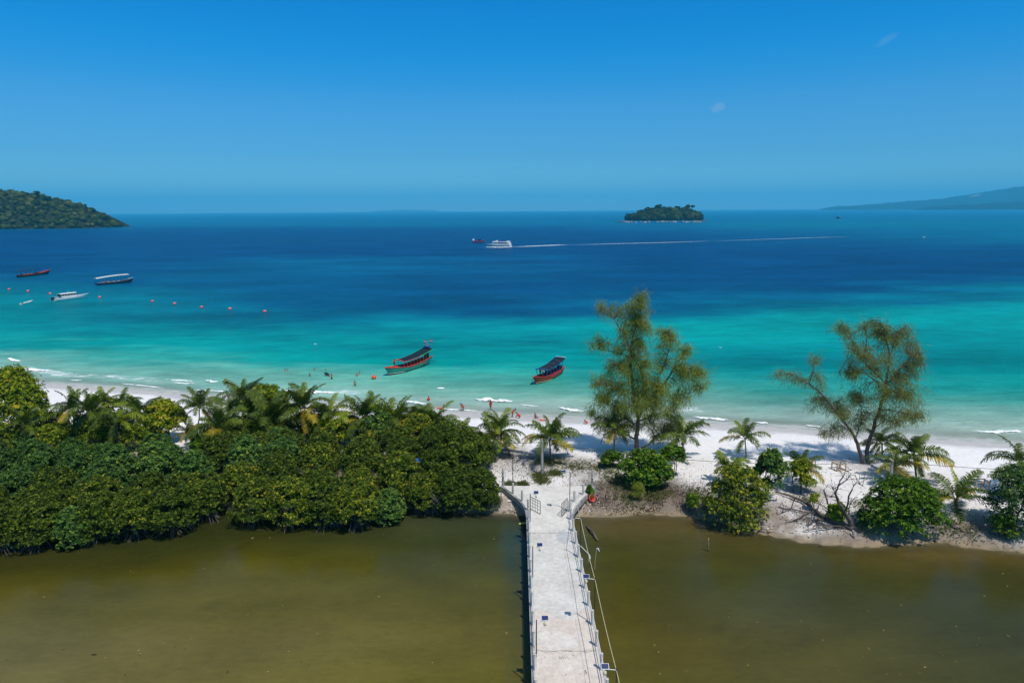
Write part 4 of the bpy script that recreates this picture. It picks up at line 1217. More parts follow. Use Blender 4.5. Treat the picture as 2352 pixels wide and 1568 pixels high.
palm_d('yellowish palm with a bright drooping frond right of the parasol', (908, 967), 95, size=1.15, seed=236, light=.75, yellow=.22, nf=19, upright=.8)
palm_d('green palm reaching over the sand right of the yellowish one', (1003, 978), 96, size=1.12, seed=237, light=.12, nf=16, upright=.6)
palm_d('small palm tip showing above the mangroves near the close pair', (1060, 990), 93, size=.7, seed=238, light=.2, nf=8, young=True)
palm_d('palm crown wedged between the tallest palm and the green tree', (655, 955), 97.5, size=.95, seed=239, light=.25, yellow=.1, nf=13)
palm_d('dark palm half hidden left of the yellowish one', (955, 958), 98, size=.8, seed=240, light=.0, nf=11)

# ---- casuarinas
def casuarina(label, base_px, origin, sc, limbs, clusters, mat_, seed, dens, r0):
    rr = np.random.default_rng(seed)
    b = on_ground(*base_px)
    t = thing('casuarina_tree', label, 'tree', tuple(b))
    def w(p, dy=0.0):
        D = ((origin[0] + p[0] / sc) * 2352 / 2560, (origin[1] + p[1] / sc) * 2352 / 2560)
        q = at_depth(D[0], D[1], b.y + dy)
        return q - b
    mb = MB(); nodes = []
    for li, (pts, ra, rb, dy) in enumerate(limbs):
        P = []
        for i, p in enumerate(pts):
            f = i / (len(pts) - 1)
            P.append(w(p, dy * f))
        # smooth and wobble
        S, rad = [], []
        for i in range(len(P) - 1):
            for q in range(4):
                f = q / 4
                v = P[i].lerp(P[i + 1], f) + Vector(rr.normal(0, .05, 3))
                S.append(v); rad.append((ra + (rb - ra) * (i + f) / (len(P) - 1)) * r0)
        S.append(P[-1]); rad.append(rb * r0)
        mb.tube(S, rad, 6, cap=False)
        nodes += [(v, q) for v, q in zip(S, rad)][2:]
    NP = np.array([v[:] for v, _ in nodes])
    V, T = [], []
    scm = 1.0 / sc * 2352 / 2560 * (b.y * math.cos(R(10.85)) + 6) / FPX
    for (cx, cy, ex, ey) in clusters:
        dyc = rr.normal(0, 1.5)
        c = np.array(w((cx, cy), dyc)[:])
        rx, rz = ex * scm, ey * scm
        area = math.pi * rx * rz
        ntw = max(8, int(area * 4.2))
        for q in range(ntw):
            d = norm(rr.normal(size=(1, 3)))[0] * rr.random() ** .45 * rr.uniform(.7, 1.3)
            e = c + d * np.array([rx, max(1.4, (rx + rz) * .45), rz])
            i = int(np.argmin(np.linalg.norm((NP - e) * np.array([1, .5, 1]), axis=1) + rr.normal(0, .3, len(NP)).clip(-.5, .5)))
            s = NP[i]
            if np.linalg.norm(e - s) > 5.5: s = e + (s - e) * 5.5 / np.linalg.norm(e - s)
            m_ = (s + e) / 2 + np.array([0, 0, .12 * np.linalg.norm(e - s)])
            mb.tube([s, m_, e], [.036, .024, .010], 3, cap=False)
            # needles hang along the outer half of the twig and off its tip
            nn = int(dens * rr.uniform(.6, 1.4))
            u = rr.uniform(.35, 1.12, (nn, 1))
            st = s * (1 - u) ** 2 + 2 * m_ * u * (1 - u) + e * u ** 2 + rr.normal(0, .33, (nn, 3))
            dirn = norm((e - s)[None, :] * .35 / (np.linalg.norm(e - s) + .1) + rr.normal(0, .55, (nn, 3)) + np.array([0, 0, -.15]))
            ln = rr.uniform(.32, .75, (nn, 1))
            mid = st + dirn * ln * .5
            en = st + dirn * ln + np.array([0, 0, -1]) * ln * .38
            side = norm(np.cross(dirn, rr.normal(size=(nn, 3)))) * .023
            V.append(np.stack([st - side, st + side, mid + side, mid - side], 1)); V.append(np.stack([mid - side, mid + side, en + side * .3, en - side * .3], 1))
            tn = np.clip(rr.normal(.42, .17) + rr.normal(0, .1, nn), 0, 1)
            T.append(np.repeat(tn, 4)); T.append(np.repeat(tn, 4))
    # sparse sprays all along the thinner limbs as well
    thin = [Vector(v) for v, q in nodes if q < .55 * r0]
    ns = len(thin) * 26
    P = np.array([v[:] for v in thin])[rr.integers(0, len(thin), ns)] + rr.normal(0, .55, (ns, 3))
    dirn = norm(rr.normal(0, .6, (ns, 3)) + np.array([0, 0, -.1])); ln = rr.uniform(.3, .6, (ns, 1))
    en = P + dirn * ln + np.array([0, 0, -.25]) * ln
    side = norm(np.cross(dirn, rr.normal(size=(ns, 3)))) * .017
    V.append(np.stack([P - side, P + side, en + side * .4, en - side * .4], 1)); T.append(np.repeat(np.clip(rr.normal(.42, .2, ns), 0, 1), 4))
    V = np.concatenate(V).reshape(-1, 3); T = np.concatenate(T)
    mb.obj('trunk', MAT['bark'], t, True)
    link(bpy.data.objects.new('crown', np_mesh('crown', V, np.arange(len(V)).reshape(-1, 4), mat_, tone=T)), t)
    return t

casuarina('tall casuarina with open olive crown on the dune right of the pier', (1464, 1040), (1400, 700), 2.45,
 [([(470, 1045), (468, 960), (478, 850), (452, 700), (438, 560), (432, 460), (442, 380), (470, 250), (490, 90)], 1.0, .10, .5),
  ([(480, 850), (530, 740), (505, 570), (440, 460), (400, 340), (330, 240), (255, 190)], .55, .10, -1.0),
  ([(520, 800), (590, 690), (690, 560), (765, 440)], .6, .12, 1.0),
  ([(598, 680), (605, 600), (650, 490), (680, 370), (670, 310)], .35, .10, -.5),
  ([(690, 560), (800, 545), (890, 580)], .3, .08, 1.0),
  ([(690, 780), (700, 700), (790, 690), (880, 665)], .28, .08, -1.0),
  ([(432, 470), (330, 440), (200, 420)], .3, .08, 1.5),
  ([(440, 600), (350, 520), (290, 480)], .25, .08, -2.0),
  ([(452, 700), (340, 650), (230, 640)], .3, .08, -1.5),
  ([(470, 1045), (540, 1010), (600, 945), (690, 915)], .5, .10, -1.5),
  ([(468, 980), (400, 940), (300, 885), (190, 840)], .4, .08, 1.0),
  ([(478, 860), (580, 830), (690, 770)], .35, .08, 1.5),
  ([(470, 900), (380, 820), (270, 740)], .35, .08, -1.0)],
 [(490, 120, 55, 60), (275, 165, 70, 45), (400, 170, 60, 50), (450, 260, 95, 75), (250, 385, 80, 50), (360, 400, 60, 55), (480, 400, 75, 80), (690, 350, 70, 55), (610, 400, 50, 40), (760, 430, 70, 55),
  (830, 570, 85, 90), (740, 620, 70, 70), (260, 620, 90, 60), (330, 690, 110, 75), (440, 620, 90, 90), (560, 640, 85, 95), (620, 760, 100, 80), (460, 770, 120, 80), (330, 830, 120, 70), (560, 870, 120, 80),
  (690, 860, 90, 90), (290, 930, 85, 60), (420, 900, 90, 60), (640, 950, 90, 60), (740, 740, 70, 60), (200, 800, 60, 40), (440, 500, 90, 60), (540, 310, 40, 60), (370, 510, 60, 50), (540, 500, 60, 70), (400, 330, 60, 50), (620, 500, 60, 60), (500, 690, 80, 70), (240, 720, 70, 50), (640, 680, 70, 60), (520, 180, 40, 50), (380, 760, 80, 60), (740, 520, 60, 60), (420, 220, 60, 60), (600, 320, 45, 45), (300, 560, 60, 40), (860, 660, 60, 40)],
 MAT['needle'], 401, 24, .34)
casuarina('forked casuarina with sparse brownish crown on the right of the beach', (2010, 1064), (1900, 750), 2.341,
 [([(632, 972), (625, 880), (660, 760), (700, 640), (735, 520), (746, 440), (760, 320), (735, 200), (705, 120)], 1.0, .10, .6),
  ([(600, 965), (572, 840), (530, 760), (450, 660), (350, 540), (270, 480), (180, 430), (100, 440)], .85, .08, -1.0),
  ([(290, 490), (312, 400), (322, 340)], .3, .07, .5), ([(738, 500), (600, 350), (540, 240), (470, 150)], .4, .07, 1.5),
  ([(735, 510), (620, 430), (480, 400)], .3, .07, -1.5), ([(745, 490), (830, 390), (890, 340), (945, 350)], .42, .07, -1.0),
  ([(760, 330), (800, 210), (850, 150)], .3, .06, 1.0), ([(700, 640), (800, 650), (960, 690)], .3, .06, 1.0), ([(665, 750), (730, 700), (850, 745)], .3, .06, -1.5),
  ([(530, 760), (460, 735), (360, 785)], .3, .06, 1.0), ([(600, 350), (625, 230), (610, 120)], .25, .06, -1.0), ([(735, 540), (830, 540), (930, 600)], .25, .06, 2.0), ([(560, 800), (600, 700), (590, 600)], .3, .06, 1.0)],
 [(135, 450, 55, 32), (320, 350, 50, 26), (345, 470, 55, 32), (230, 465, 45, 26), (350, 600, 65, 55), (470, 640, 100, 65), (440, 760, 95, 45), (560, 560, 95, 55), (490, 180, 65, 55), (620, 150, 55, 50),
  (720, 210, 110, 80), (840, 250, 85, 75), (900, 380, 65, 85), (560, 310, 80, 60), (510, 420, 75, 55), (680, 380, 95, 75), (860, 560, 105, 85), (700, 560, 75, 60), (890, 670, 85, 55), (640, 680, 85, 55), (780, 700, 75, 45), (570, 720, 55, 45), (800, 440, 70, 60)],
 MAT['needle_brown'], 402, 26, .30)

# ---- dead tree and fallen branches on the right bank
def wood_thing(name, label, base_px, origin, sc, limbs, dy_sign, mat_, cat, seed, group=None, twig=3, flat=False):
    rr = np.random.default_rng(seed)
    b = on_ground(*base_px)
    t = thing(name, label, cat, tuple(b), group=group)
    for li, (pts, ra, rb, dy) in enumerate(limbs):
        P = []
        for i, p in enumerate(pts):
            f = i / (len(pts) - 1)
            D = ((origin[0] + p[0] / sc) * 2352 / 2560, (origin[1] + p[1] / sc) * 2352 / 2560)
            q = (on_ground(*D) + Vector((0, 0, ra + .25 * math.sin(3 * f)))) if flat else at_depth(D[0], D[1], b.y + dy * f)
            P.append(q - b)
        S, rad = [], []
        for i in range(len(P) - 1):
            for q in range(3):
                f = q / 3
                S.append(P[i].lerp(P[i + 1], f) + Vector(rr.normal(0, .035, 3))); rad.append(ra + (rb - ra) * (i + f) / (len(P) - 1))
        S.append(P[-1]); rad.append(rb)
        rad = [r_ * 1.45 for r_ in rad]
        mb = MB(); mb.tube(S, rad, 6)
        for q in range(twig * 2):
            i = int(rr.integers(len(S) // 2, len(S))); d = Vector(rr.normal(0, 1, 3)); d.z = abs(d.z) * .6
            d = d.normalized() * rr.uniform(.6, 1.9)
            mb.tube([S[i], S[i] + d * .5 + Vector((0, 0, .08)), S[i] + d], [max(.03, rad[i] * .5), .024, .012], 4)
        mb.obj('trunk' if li == 0 else 'branch', mat_, t, True)
    return t
wood_thing('dead_tree', 'bare dead tree leaning up from the right bank', (1957, 1217), (1900, 750), 2.341,
 [([(537, 1345), (525, 1280), (490, 1230), (465, 1190), (440, 1130)], .20, .08, 0), ([(440, 1130), (455, 1085), (480, 1040), (500, 1000), (545, 990)], .07, .02, .8), ([(458, 1085), (505, 1050), (530, 1012)], .05, .02, -.6),
  ([(500, 1240), (520, 1150), (548, 1085), (566, 1065), (600, 1088)], .07, .02, -1.0), ([(440, 1130), (425, 1100)], .04, .03, .3), ([(515, 1255), (522, 1200), (536, 1180)], .05, .03, .5), ([(445, 1150), (400, 1150)], .03, .015, .5)],
 1, MAT['dead_wood'], 'dead tree', 501, twig=4)
wood_thing('dead_sapling', 'thin dead sapling standing behind the fallen branches', (1918, 1188), (1900, 750), 2.341,
 [([(412, 1235), (398, 1190), (385, 1150), (374, 1108)], .06, .05, 0)], 1, MAT['dead_wood'], 'dead tree', 502, twig=1)
wood_thing('fallen_trunk', 'grey fallen trunk with branches lying across the right bank', (1945, 1222), (1900, 750), 2.341,
 [([(540, 1350), (440, 1315), (350, 1270), (250, 1195), (170, 1160), (90, 1130)], .20, .05, 0), ([(440, 1312), (330, 1262), (200, 1240), (105, 1215)], .10, .03, 0), ([(545, 1345), (610, 1385)], .16, .06, 0),
  ([(480, 1325), (380, 1370), (250, 1380)], .06, .02, 0), ([(300, 1230), (240, 1290), (150, 1330)], .06, .02, 0), ([(420, 1300), (400, 1240), (340, 1190)], .06, .02, 0), ([(200, 1170), (180, 1230), (100, 1260)], .05, .02, 0), ([(400, 1290), (300, 1300), (180, 1290)], .07, .02, 0), ([(500, 1340), (430, 1350), (330, 1345)], .08, .03, 0), ([(350, 1270), (300, 1330), (270, 1350)], .05, .02, 0)], 1, MAT['dead_wood'], 'driftwood', 503, twig=3, flat=True)
wood_thing('driftwood', 'forked pale branch dipping into the lagoon below the dead tree', (1962, 1240), (1900, 750), 2.341,
 [([(545, 1345), (555, 1400), (572, 1440), (587, 1482)], .09, .05, -1.5), ([(555, 1400), (535, 1440)], .04, .02, -.5)], 1, MAT['bark_pale'], 'driftwood', 504, twig=0)
wood_thing('driftwood', 'pale driftwood branch beside the olive mangrove bush', (1765, 1222), (1400, 1250), 2.0276,
 [([(1000, 160), (1030, 140), (1062, 165)], .07, .04, -.5), ([(1030, 140), (990, 120)], .04, .02, .2)], 1, MAT['bark_pale'], 'driftwood', 505, twig=1)
wood_thing('floating_log', 'dark log floating in the lagoon right of the pier', (1361, 1224), (1400, 1250), 2.0276,
 [([(135, 135), (160, 170), (192, 208)], .07, .10, 0)], 1, MAT['bark'], 'log', 506, twig=0, flat=True)
wood_thing('stake', 'pale stake standing in the lagoon off the right bank', (1627, 1266), (1400, 1250), 2.0276,
 [([(750, 262), (751, 225), (753, 192)], .045, .04, 0)], 1, MAT['bark_pale'], 'stake', 507, twig=0)

# ---- ground cover
def grass_patch(name, label, spots, n, seed, h=.3, m='grass'):
    rr = np.random.default_rng(seed)
    C = []
    for px, py, r in spots:
        p = on_ground(px, py)
        q = rr.normal(0, r * .5, (int(n / len(spots)), 2))
        for a, b_ in q:
            x, y = p.x + a, p.y + b_
            C.append((x, y, max(gz(x, y), .02)))
    C = np.array(C)
    N = norm(np.tile([0, 0, 1.0], (len(C), 1)) + rr.normal(0, .2, (len(C), 3)))
    V, F, T = leaves(C, N, 5, h, .05, rr, (.5, 1.3), .45, .25)
    return tag(link(bpy.data.objects.new(name, np_mesh(name, V, F, MAT[m], tone=T))), label, kind='stuff')
grass_patch('grass', 'low grass and weeds along the sandy edge of the pier', [(1172, 1112, .6), (1200, 1113, .8), (1245, 1105, 1.0), (1240, 1092, 1.1), (1275, 1088, 1.0), (1262, 1062, 2.2), (1330, 1072, 2.5), (1390, 1070, 2.5), (1430, 1110, 3.0), (1510, 1135, 2.0), (1415, 1095, 3.0), (1465, 1128, 2.6), (1450, 1150, 2.0), (1625, 1150, .8)], 4200, 61)
grass_patch('weeds', 'thin weeds on the right bank', [(1990, 1190, 1.6), (1985, 1160, 1.5), (2040, 1165, 1.2), (1600, 1130, 1.6), (2180, 1215, 1.5), (2220, 1225, 1.5), (1850, 1150, 1.3), (1660, 1120, 2.2)], 1300, 62, .22)

def litter(name, label, regions, seed, size, m):
    rr = np.random.default_rng(seed)
    V = []
    for px, py, rx, ry, n in regions:
        p = on_ground(px, py)
        for i in range(n):
            x, y = p.x + rr.normal(0, rx * .5), p.y + rr.normal(0, ry * .5)
            z = gz(x, y)
            if z < 0.05: continue
            s = size * rr.uniform(.4, 1.5)
            a = rr.random() * 6.28
            c, d = math.cos(a) * s, math.sin(a) * s
            e = rr.uniform(.25, .7)
            z += .05 + rr.uniform(0, .05)
            k = rr.normal(0, .05, 4)
            V += [(x - c, y - d, z + k[0]), (x + d * e, y - c * e, z + k[1]), (x + c, y + d, z + k[2]), (x - d * e, y + c * e, z + k[3])]
    V = np.array(V)
    return tag(link(bpy.data.objects.new(name, np_mesh(name, V, np.arange(len(V)).reshape(-1, 4), MAT[m], tone=np.repeat(rr.random(len(V) // 4), 4)))), label, kind='stuff')
MAT['dry'] = leaf_mat('dry_leaf', [(0.018, 0.014, 0.011), (0.05, 0.036, 0.025), (0.12, 0.08, 0.05), (0.36, 0.28, 0.21)], (0, .4, .8, 1.0), trans=0.0, rough=.9, spec=.05)
litter('leaf_litter', 'dark fallen leaves and twigs under the trees on the right bank', [(1470, 1140, 9, 4.5, 3600), (1400, 1145, 5, 4, 1400), (1550, 1155, 7, 4, 1500), (1640, 1130, 9, 5, 700), (1700, 1090, 12, 5, 400), (1620, 1175, 8, 3, 600), (1260, 1075, 6, 4, 700), (1160, 1050, 5, 5, 600), (1200, 1090, 6, 4, 300),
        (1850, 1170, 8, 5, 500), (1960, 1200, 9, 5, 700), (2240, 1230, 9, 5, 1200), (2100, 1200, 6, 6, 400), (1750, 1130, 8, 6, 350), (1950, 1120, 20, 8, 200), (1980, 1070, 8, 4, 160)], 71, .07, 'dry')
MAT['debris'] = leaf_mat('shore_debris', [(0.20, 0.13, 0.09), (0.42, 0.31, 0.22), (0.62, 0.50, 0.38), (0.85, 0.82, 0.80)], (0, .4, .8, 1.0), trans=0.0, rough=.9, spec=.05)
litter('rubble', 'pale rubble and washed-up rubbish on the lagoon bank by the pier', [(1350, 1170, 4, 1.6, 240), (1400, 1178, 5, 1.1, 150), (1180, 1165, 3, 3, 500), (1480, 1178, 6, .8, 90), (1560, 1182, 6, 1.0, 90), (1190, 1150, 3, 3, 250), (1900, 1228, 9, 2, 260), (2180, 1238, 9, 2, 220), (1130, 1075, 3, 3, 160)], 72, .10, 'debris')

# =================================================================== PIER
DZ = 1.7
def z6(x, y): return ((1200 + x / 3.092) * .91875, (1200 + y / 3.092) * .91875)
def z5(x, y): return ((1240 + x / 9.8) * .91875, (1180 + y / 9.8) * .91875)
def line_through(a, b):
    p, q = at(*a, DZ), at(*b, DZ)
    return lambda Y: p.x + (q.x - p.x) * (Y - p.y) / (q.y - p.y)
PL = line_through(z6(422, 1568), z6(376, 400))
PR = line_through(z6(966, 1568), z6(728, 410))
Y_FLARE = at(*z5(772, 1040), DZ).y
flL = [at(*z5(*q), DZ) for q in [(772, 1040), (745, 910), (690, 800), (605, 700), (500, 615), (400, 530), (270, 430), (140, 330)]]
flR = [at(*z5(*q), DZ) for q in [(1868, 1000), (1900, 900), (1960, 815), (2060, 700), (2160, 590), (2260, 490), (2345, 405), (2400, 340)]]
Y_END = (flL[-1].y + flR[-1].y) / 2
rs = np.random.default_rng(77)

def deck_mat(name, c1, c2, c3):
    m, n, l, out = new_mat(name)
    p = n.new('ShaderNodeBsdfPrincipled'); p.inputs['Roughness'].default_value = 0.92; p.inputs['Specular IOR Level'].default_value = 0.15
    geo = n.new('ShaderNodeNewGeometry')
    def nz(sc, det, ro):
        q = n.new('ShaderNodeTexNoise'); q.inputs['Scale'].default_value = sc; q.inputs['Detail'].default_value = det; q.inputs['Roughness'].default_value = ro
        l.new(geo.outputs['Position'], q.inputs['Vector']); return q
    a, b, c = nz(.45, 5, .6), nz(2.6, 6, .7), nz(7.0, 5, .75)
    cr = n.new('ShaderNodeValToRGB'); cr.color_ramp.elements[0].position, cr.color_ramp.elements[1].position = .35, .65
    cr.color_ramp.elements[0].color, cr.color_ramp.elements[1].color = (*c1, 1), (*c2, 1)
    l.new(a.outputs['Fac'], cr.inputs['Fac'])
    mr = n.new('ShaderNodeMapRange'); mr.inputs[1].default_value, mr.inputs[2].default_value, mr.inputs[3].default_value, mr.inputs[4].default_value = .3, .7, .78, 1.10
    l.new(b.outputs['Fac'], mr.inputs[0])
    vm = n.new('ShaderNodeVectorMath'); vm.operation = 'SCALE'; l.new(cr.outputs[0], vm.inputs[0]); l.new(mr.outputs[0], vm.inputs['Scale'])
    st = n.new('ShaderNodeMapRange'); st.inputs[1].default_value, st.inputs[2].default_value = .62, .72
    l.new(c.outputs['Fac'], st.inputs[0])
    mx = n.new('ShaderNodeMix'); mx.data_type = 'RGBA'; l.new(st.outputs[0], mx.inputs['Factor']); l.new(vm.outputs[0], mx.inputs['A']); mx.inputs['B'].default_value = (*c3, 1)
    l.new(mx.outputs['Result'], p.inputs['Base Color'])
    bp_ = n.new('ShaderNodeBump'); bp_.inputs['Strength'].default_value = .35; bp_.inputs['Distance'].default_value = .03
    l.new(b.outputs['Fac'], bp_.inputs['Height']); l.new(bp_.outputs[0], p.inputs['Normal'])
    l.new(p.outputs[0], out.inputs['Surface'])
    return m
DM_PINK = deck_mat('deck_concrete_pinkish', (.61, .515, .435), (.69, .605, .525), (.22, .19, .17))
DM_GREY = deck_mat('deck_concrete_grey', (.565, .525, .475), (.67, .63, .575), (.25, .235, .22))
DM_PALE = deck_mat('deck_concrete_pale', (.60, .56, .505), (.70, .66, .60), (.28, .265, .25))

pier = thing('footbridge', 'concrete footbridge with white railings running over the lagoon to the beach', 'footbridge', (0, 45, 0))
PO = Vector((0, 45, 0))
def slab(rows, m, zt, name='deck_slab'):
    """rows: list of (left point, right point)"""
    V, F = [], []
    nx_ = 9
    for a, b in rows:
        for j in range(nx_):
            q = a.lerp(b, j / (nx_ - 1)); V.append((q.x - PO.x, q.y - PO.y, zt)); 
    for i in range(len(rows) - 1):
        for j in range(nx_ - 1):
            k_ = i * nx_ + j; F.append((k_, k_ + 1, k_ + nx_ + 1, k_ + nx_))
    top = len(V)
    V += [(x, y, zt - .32) for x, y, z in V[:top]]
    F += [tuple(i + top for i in f)[::-1] for f in F[:]]
    N_ = len(rows)
    per = [j for j in range(nx_)] + [i * nx_ + nx_ - 1 for i in range(1, N_)] + [(N_ - 1) * nx_ + j for j in range(nx_ - 2, -1, -1)] + [i * nx_ for i in range(N_ - 2, 0, -1)]
    for a_, b_ in zip(per, per[1:] + per[:1]):
        F.append((a_, a_ + top, b_ + top, b_))
    mb = MB(); mb.add(V, F); return mb.obj(name, m, pier)
def rows_straight(y0, y1, n_=8):
    return [(Vector((PL(y), y, 0)), Vector((PR(y), y, 0))) for y in np.linspace(y0, y1, n_)]
S1, S2, S3 = at(*z6(650, 1312), DZ).y, at(*z6(640, 1000), DZ).y, at(*z6(560, 405), DZ).y
slab(rows_straight(12, S1 - .01), DM_PINK, DZ)
slab(rows_straight(S1 + .01, S2 - .01), DM_PINK, DZ + .006)['label'] = 'deck slab with worn grey wash'
slab(rows_straight(S2 + .01, S3 - .01), DM_GREY, DZ + .002)
fl = [(Vector((PL(y), y, 0)), Vector((PR(y), y, 0))) for y in (S3 + .01, (S3 + Y_FLARE) / 2, Y_FLARE - .4)] + [(a, b) for a, b in zip(flL, flR)]
slab(fl, DM_PALE, DZ + .004)
# ragged thin screed patches left on the deck, each its own raised skin
def patch(cx, cy, rx, ry, m, seed, zz):
    rr = np.random.default_rng(seed); V, F = [(cx, cy - PO.y, zz)], []
    N_ = 40
    for i in range(N_):
        a = 2 * math.pi * i / N_; k_ = 1 + .28 * noise.noise((math.cos(a) * 2 + seed, math.sin(a) * 2, seed)) + .12 * rr.normal()
        V.append((cx + math.cos(a) * rx * k_, cy - PO.y + math.sin(a) * ry * k_, zz))
    F = [(0, i + 1, (i + 1) % N_ + 1) for i in range(N_)]
    mb = MB(); mb.add(V, F); return mb.obj('screed_patch', m, pier)
q = at(*z6(650, 985), DZ); patch(q.x, q.y, 1.5, 1.7, DM_GREY, 3, DZ + .016)
q = at(*z6(645, 440), DZ); patch(q.x, q.y, .75, 1.5, deck_mat('deck_screed_dark', (.44, .435, .43), (.52, .515, .51), (.25, .25, .25)), 5, DZ + .012)
q = at(*z6(600, 1240), DZ); patch(q.x, q.y, 1.7, 1.3, deck_mat('deck_screed_warm', (.63, .56, .49), (.70, .64, .575), (.34, .30, .27)), 9, DZ + .013)
# faint worn lettering and scrapes on the near slab
mb = MB()
q = at(*z6(655, 1370), DZ)
for i, (dx, dy, w, h) in enumerate([(-.42, 0, .05, .42), (-.34, .1, .16, .05), (-.30, -.08, .05, .3), (-.20, .02, .05, .38), (-.12, .12, .12, .05), (-.10, -.02, .05, .3), (.02, .1, .14, .05), (.06, -.05, .05, .32), (.18, .08, .05, .25), (.26, -.06, .12, .05), (.30, -.18, .05, .2),
                                    (-1.5, .1, .05, .22), (.62, .35, .22, .06), (.7, .25, .06, .2), (-.05, -1.9, .06, .25), (1.0, -1.85, .2, .06), (.55, -.9, .08, .08), (-.7, -1.2, .06, .06), (1.42, -.9, .09, .1), (1.42, -1.6, .12, .5)]):
    mb.box((q.x + dx, q.y - PO.y + dy, DZ + .003), (w * .8, h * .8, .004), rot=Matrix.Rotation(rs.normal(0, .2), 3, 'Z'))
mb.obj('worn_marking', mat('worn_dark_paint', (.27, .23, .20), .9, .1, .3, 5), pier)
# long expansion crack along the right side of the deck
mb = MB()
ys_ = np.linspace(20, 66, 60)
pts = [(PR(y) - .27 * (PR(y) - PL(y)) + .03 * math.sin(y * 1.7) + rs.normal(0, .01), y - PO.y, DZ + .008) for y in ys_]
for a, b in zip(pts, pts[1:]):
    mb.add([(a[0] - .012, a[1], a[2]), (a[0] + .012, a[1], a[2]), (b[0] + .012, b[1], b[2]), (b[0] - .012, b[1], b[2])], [(0, 1, 2, 3)])
mb.obj('deck_crack', MAT['concrete_old'], pier)
# ragged dark seams where one pour of concrete meets the next
for ys, amp_ in ((S1, .35), (S3, .22)):
    mb = MB(); N_ = 46
    pts = []
    for i in range(N_ + 1):
        f = i / N_; x = PL(ys) + .25 + (PR(ys) - PL(ys) - .5) * f
        pts.append((x, ys - PO.y + amp_ * (noise.noise((f * 3, ys, 1)) + .5 * noise.noise((f * 11, ys, 2))) - amp_ * .6 * math.sin(math.pi * f), .012 + .05 * rs.random() * (rs.random() < .6)))
    for p, q in zip(pts, pts[1:]):
        mb.add([(p[0], p[1] - p[2], DZ + .02), (q[0], q[1] - q[2], DZ + .02), (q[0], q[1] + q[2], DZ + .02), (p[0], p[1] + p[2], DZ + .02)], [(0, 1, 2, 3)])
    mb.obj('deck_seam', MAT['concrete_old'], pier)
# edge beams
def beam(pts, side, nm='edge_beam'):
    V, F = [], []
    for i, p in enumerate(pts):
        d = (pts[min(i + 1, len(pts) - 1)] - pts[max(i - 1, 0)]); nrm = Vector((d.y, -d.x, 0)).normalized() * side
        a, b = p + nrm * .004, p + nrm * .20
        for q_, z in ((a, DZ + .03), (b, DZ + .03), (b, DZ - .55), (a, DZ - .55)):
            V.append((q_.x - PO.x, q_.y - PO.y, z))
    for i in range(len(pts) - 1):
        for k_ in range(4):
            F.append((i * 4 + k_, i * 4 + (k_ + 1) % 4, i * 4 + 4 + (k_ + 1) % 4, i * 4 + 4 + k_))
    F += [(0, 3, 2, 1), tuple(len(V) - 4 + k_ for k_ in range(4))]
    mb = MB(); mb.add(V, F); return mb.obj(nm, MAT['concrete_old'], pier)
LE = [Vector((PL(y), y, 0)) for y in np.linspace(12, Y_FLARE - .6, 12)] + [Vector((p.x, p.y, 0)) for p in flL]
RE = [Vector((PR(y), y, 0)) for y in np.linspace(12, Y_FLARE - .6, 12)] + [Vector((p.x, p.y, 0)) for p in flR]
beam(LE, -1); beam(RE, 1)
# piles
pile = MB().lathe([(.16, -2.2), (.16, DZ - .33)], 8).mesh('pile', MAT['teal_paint'])
for y in (30.5, 36, 41.5, 47, 52.5, 58, 63.5, 69, 73.2):
    for s in (.1, .9):
        inst('pile', pile, pier, (PL(y) + (PR(y) - PL(y)) * s, y - PO.y, 0))
# railing posts
PH = 1.34
post_me = MB().lathe([(.12, 0), (.12, PH - .03), (.128, PH - .03), (.128, PH), (.05, PH + .015)], 10).mesh('railing_post', MAT['concrete'], False)
POST_Y = [44.95 + 2.77 * k for k in range(-5, 10)]
for y in POST_Y:
    inst('railing_post', post_me, pier, (PL(y) + .05, y - PO.y, DZ), (rs.normal(0, .01), rs.normal(0, .01), rs.random()))
    inst('railing_post', post_me, pier, (PR(y) - .05, y - PO.y, DZ), (rs.normal(0, .01), rs.normal(0, .01), rs.random()))
for h, r_ in ((.50, .028), (1.02, .032)):
    for fn, sg in ((PL, .05), (PR, -.05)):
        MB().tube([(fn(y) + sg, y - PO.y, DZ + h + .01 * math.sin(y * 3)) for y in POST_Y], r_, 6).obj('rail', MAT['white_pipe'], pier, True)
# flared end: posts and thin wires
fpL = [at(*z5(*q), DZ) for q in [(790, 925), (640, 705), (415, 520)]]
fpR = [at(*z5(*q), DZ) for q in [(1800, 960), (1920, 720), (2135, 550)]]
for p in fpL + fpR:
    inst('railing_post', post_me, pier, (p.x, p.y - PO.y, DZ), (0, 0, rs.random()), (1.1, 1.1, 1.0))
fin = MB().lathe([(.17, 0), (.17, .12), (.13, .16), (.13, 1.15), (.18, 1.2), (.18, 1.32), (.13, 1.36), (.10, 1.5), (.16, 1.62), (.19, 1.72), (.15, 1.86), (.09, 1.95), (.11, 2.02), (.06, 2.16), (.01, 2.36)], 10).mesh('lotus_post', MAT['concrete_old'], True)
dL, dR = at(*z5(170, 325), DZ), at(*z5(2350, 372), DZ)
for p in (dL, dR):
    inst('lotus_post', fin, pier, (p.x, p.y - PO.y, DZ))
for chain in ([Vector((PL(POST_Y[-1]) + .05, POST_Y[-1], DZ))] + fpL + [dL], [Vector((PR(POST_Y[-1]) - .05, POST_Y[-1], DZ))] + fpR + [dR]):
    for h in (.3, .6, .9, 1.15):
        MB().tube([(p.x, p.y - PO.y, DZ + h) for p in chain], .012, 4).obj('railing_wire', MAT['alu'], pier)

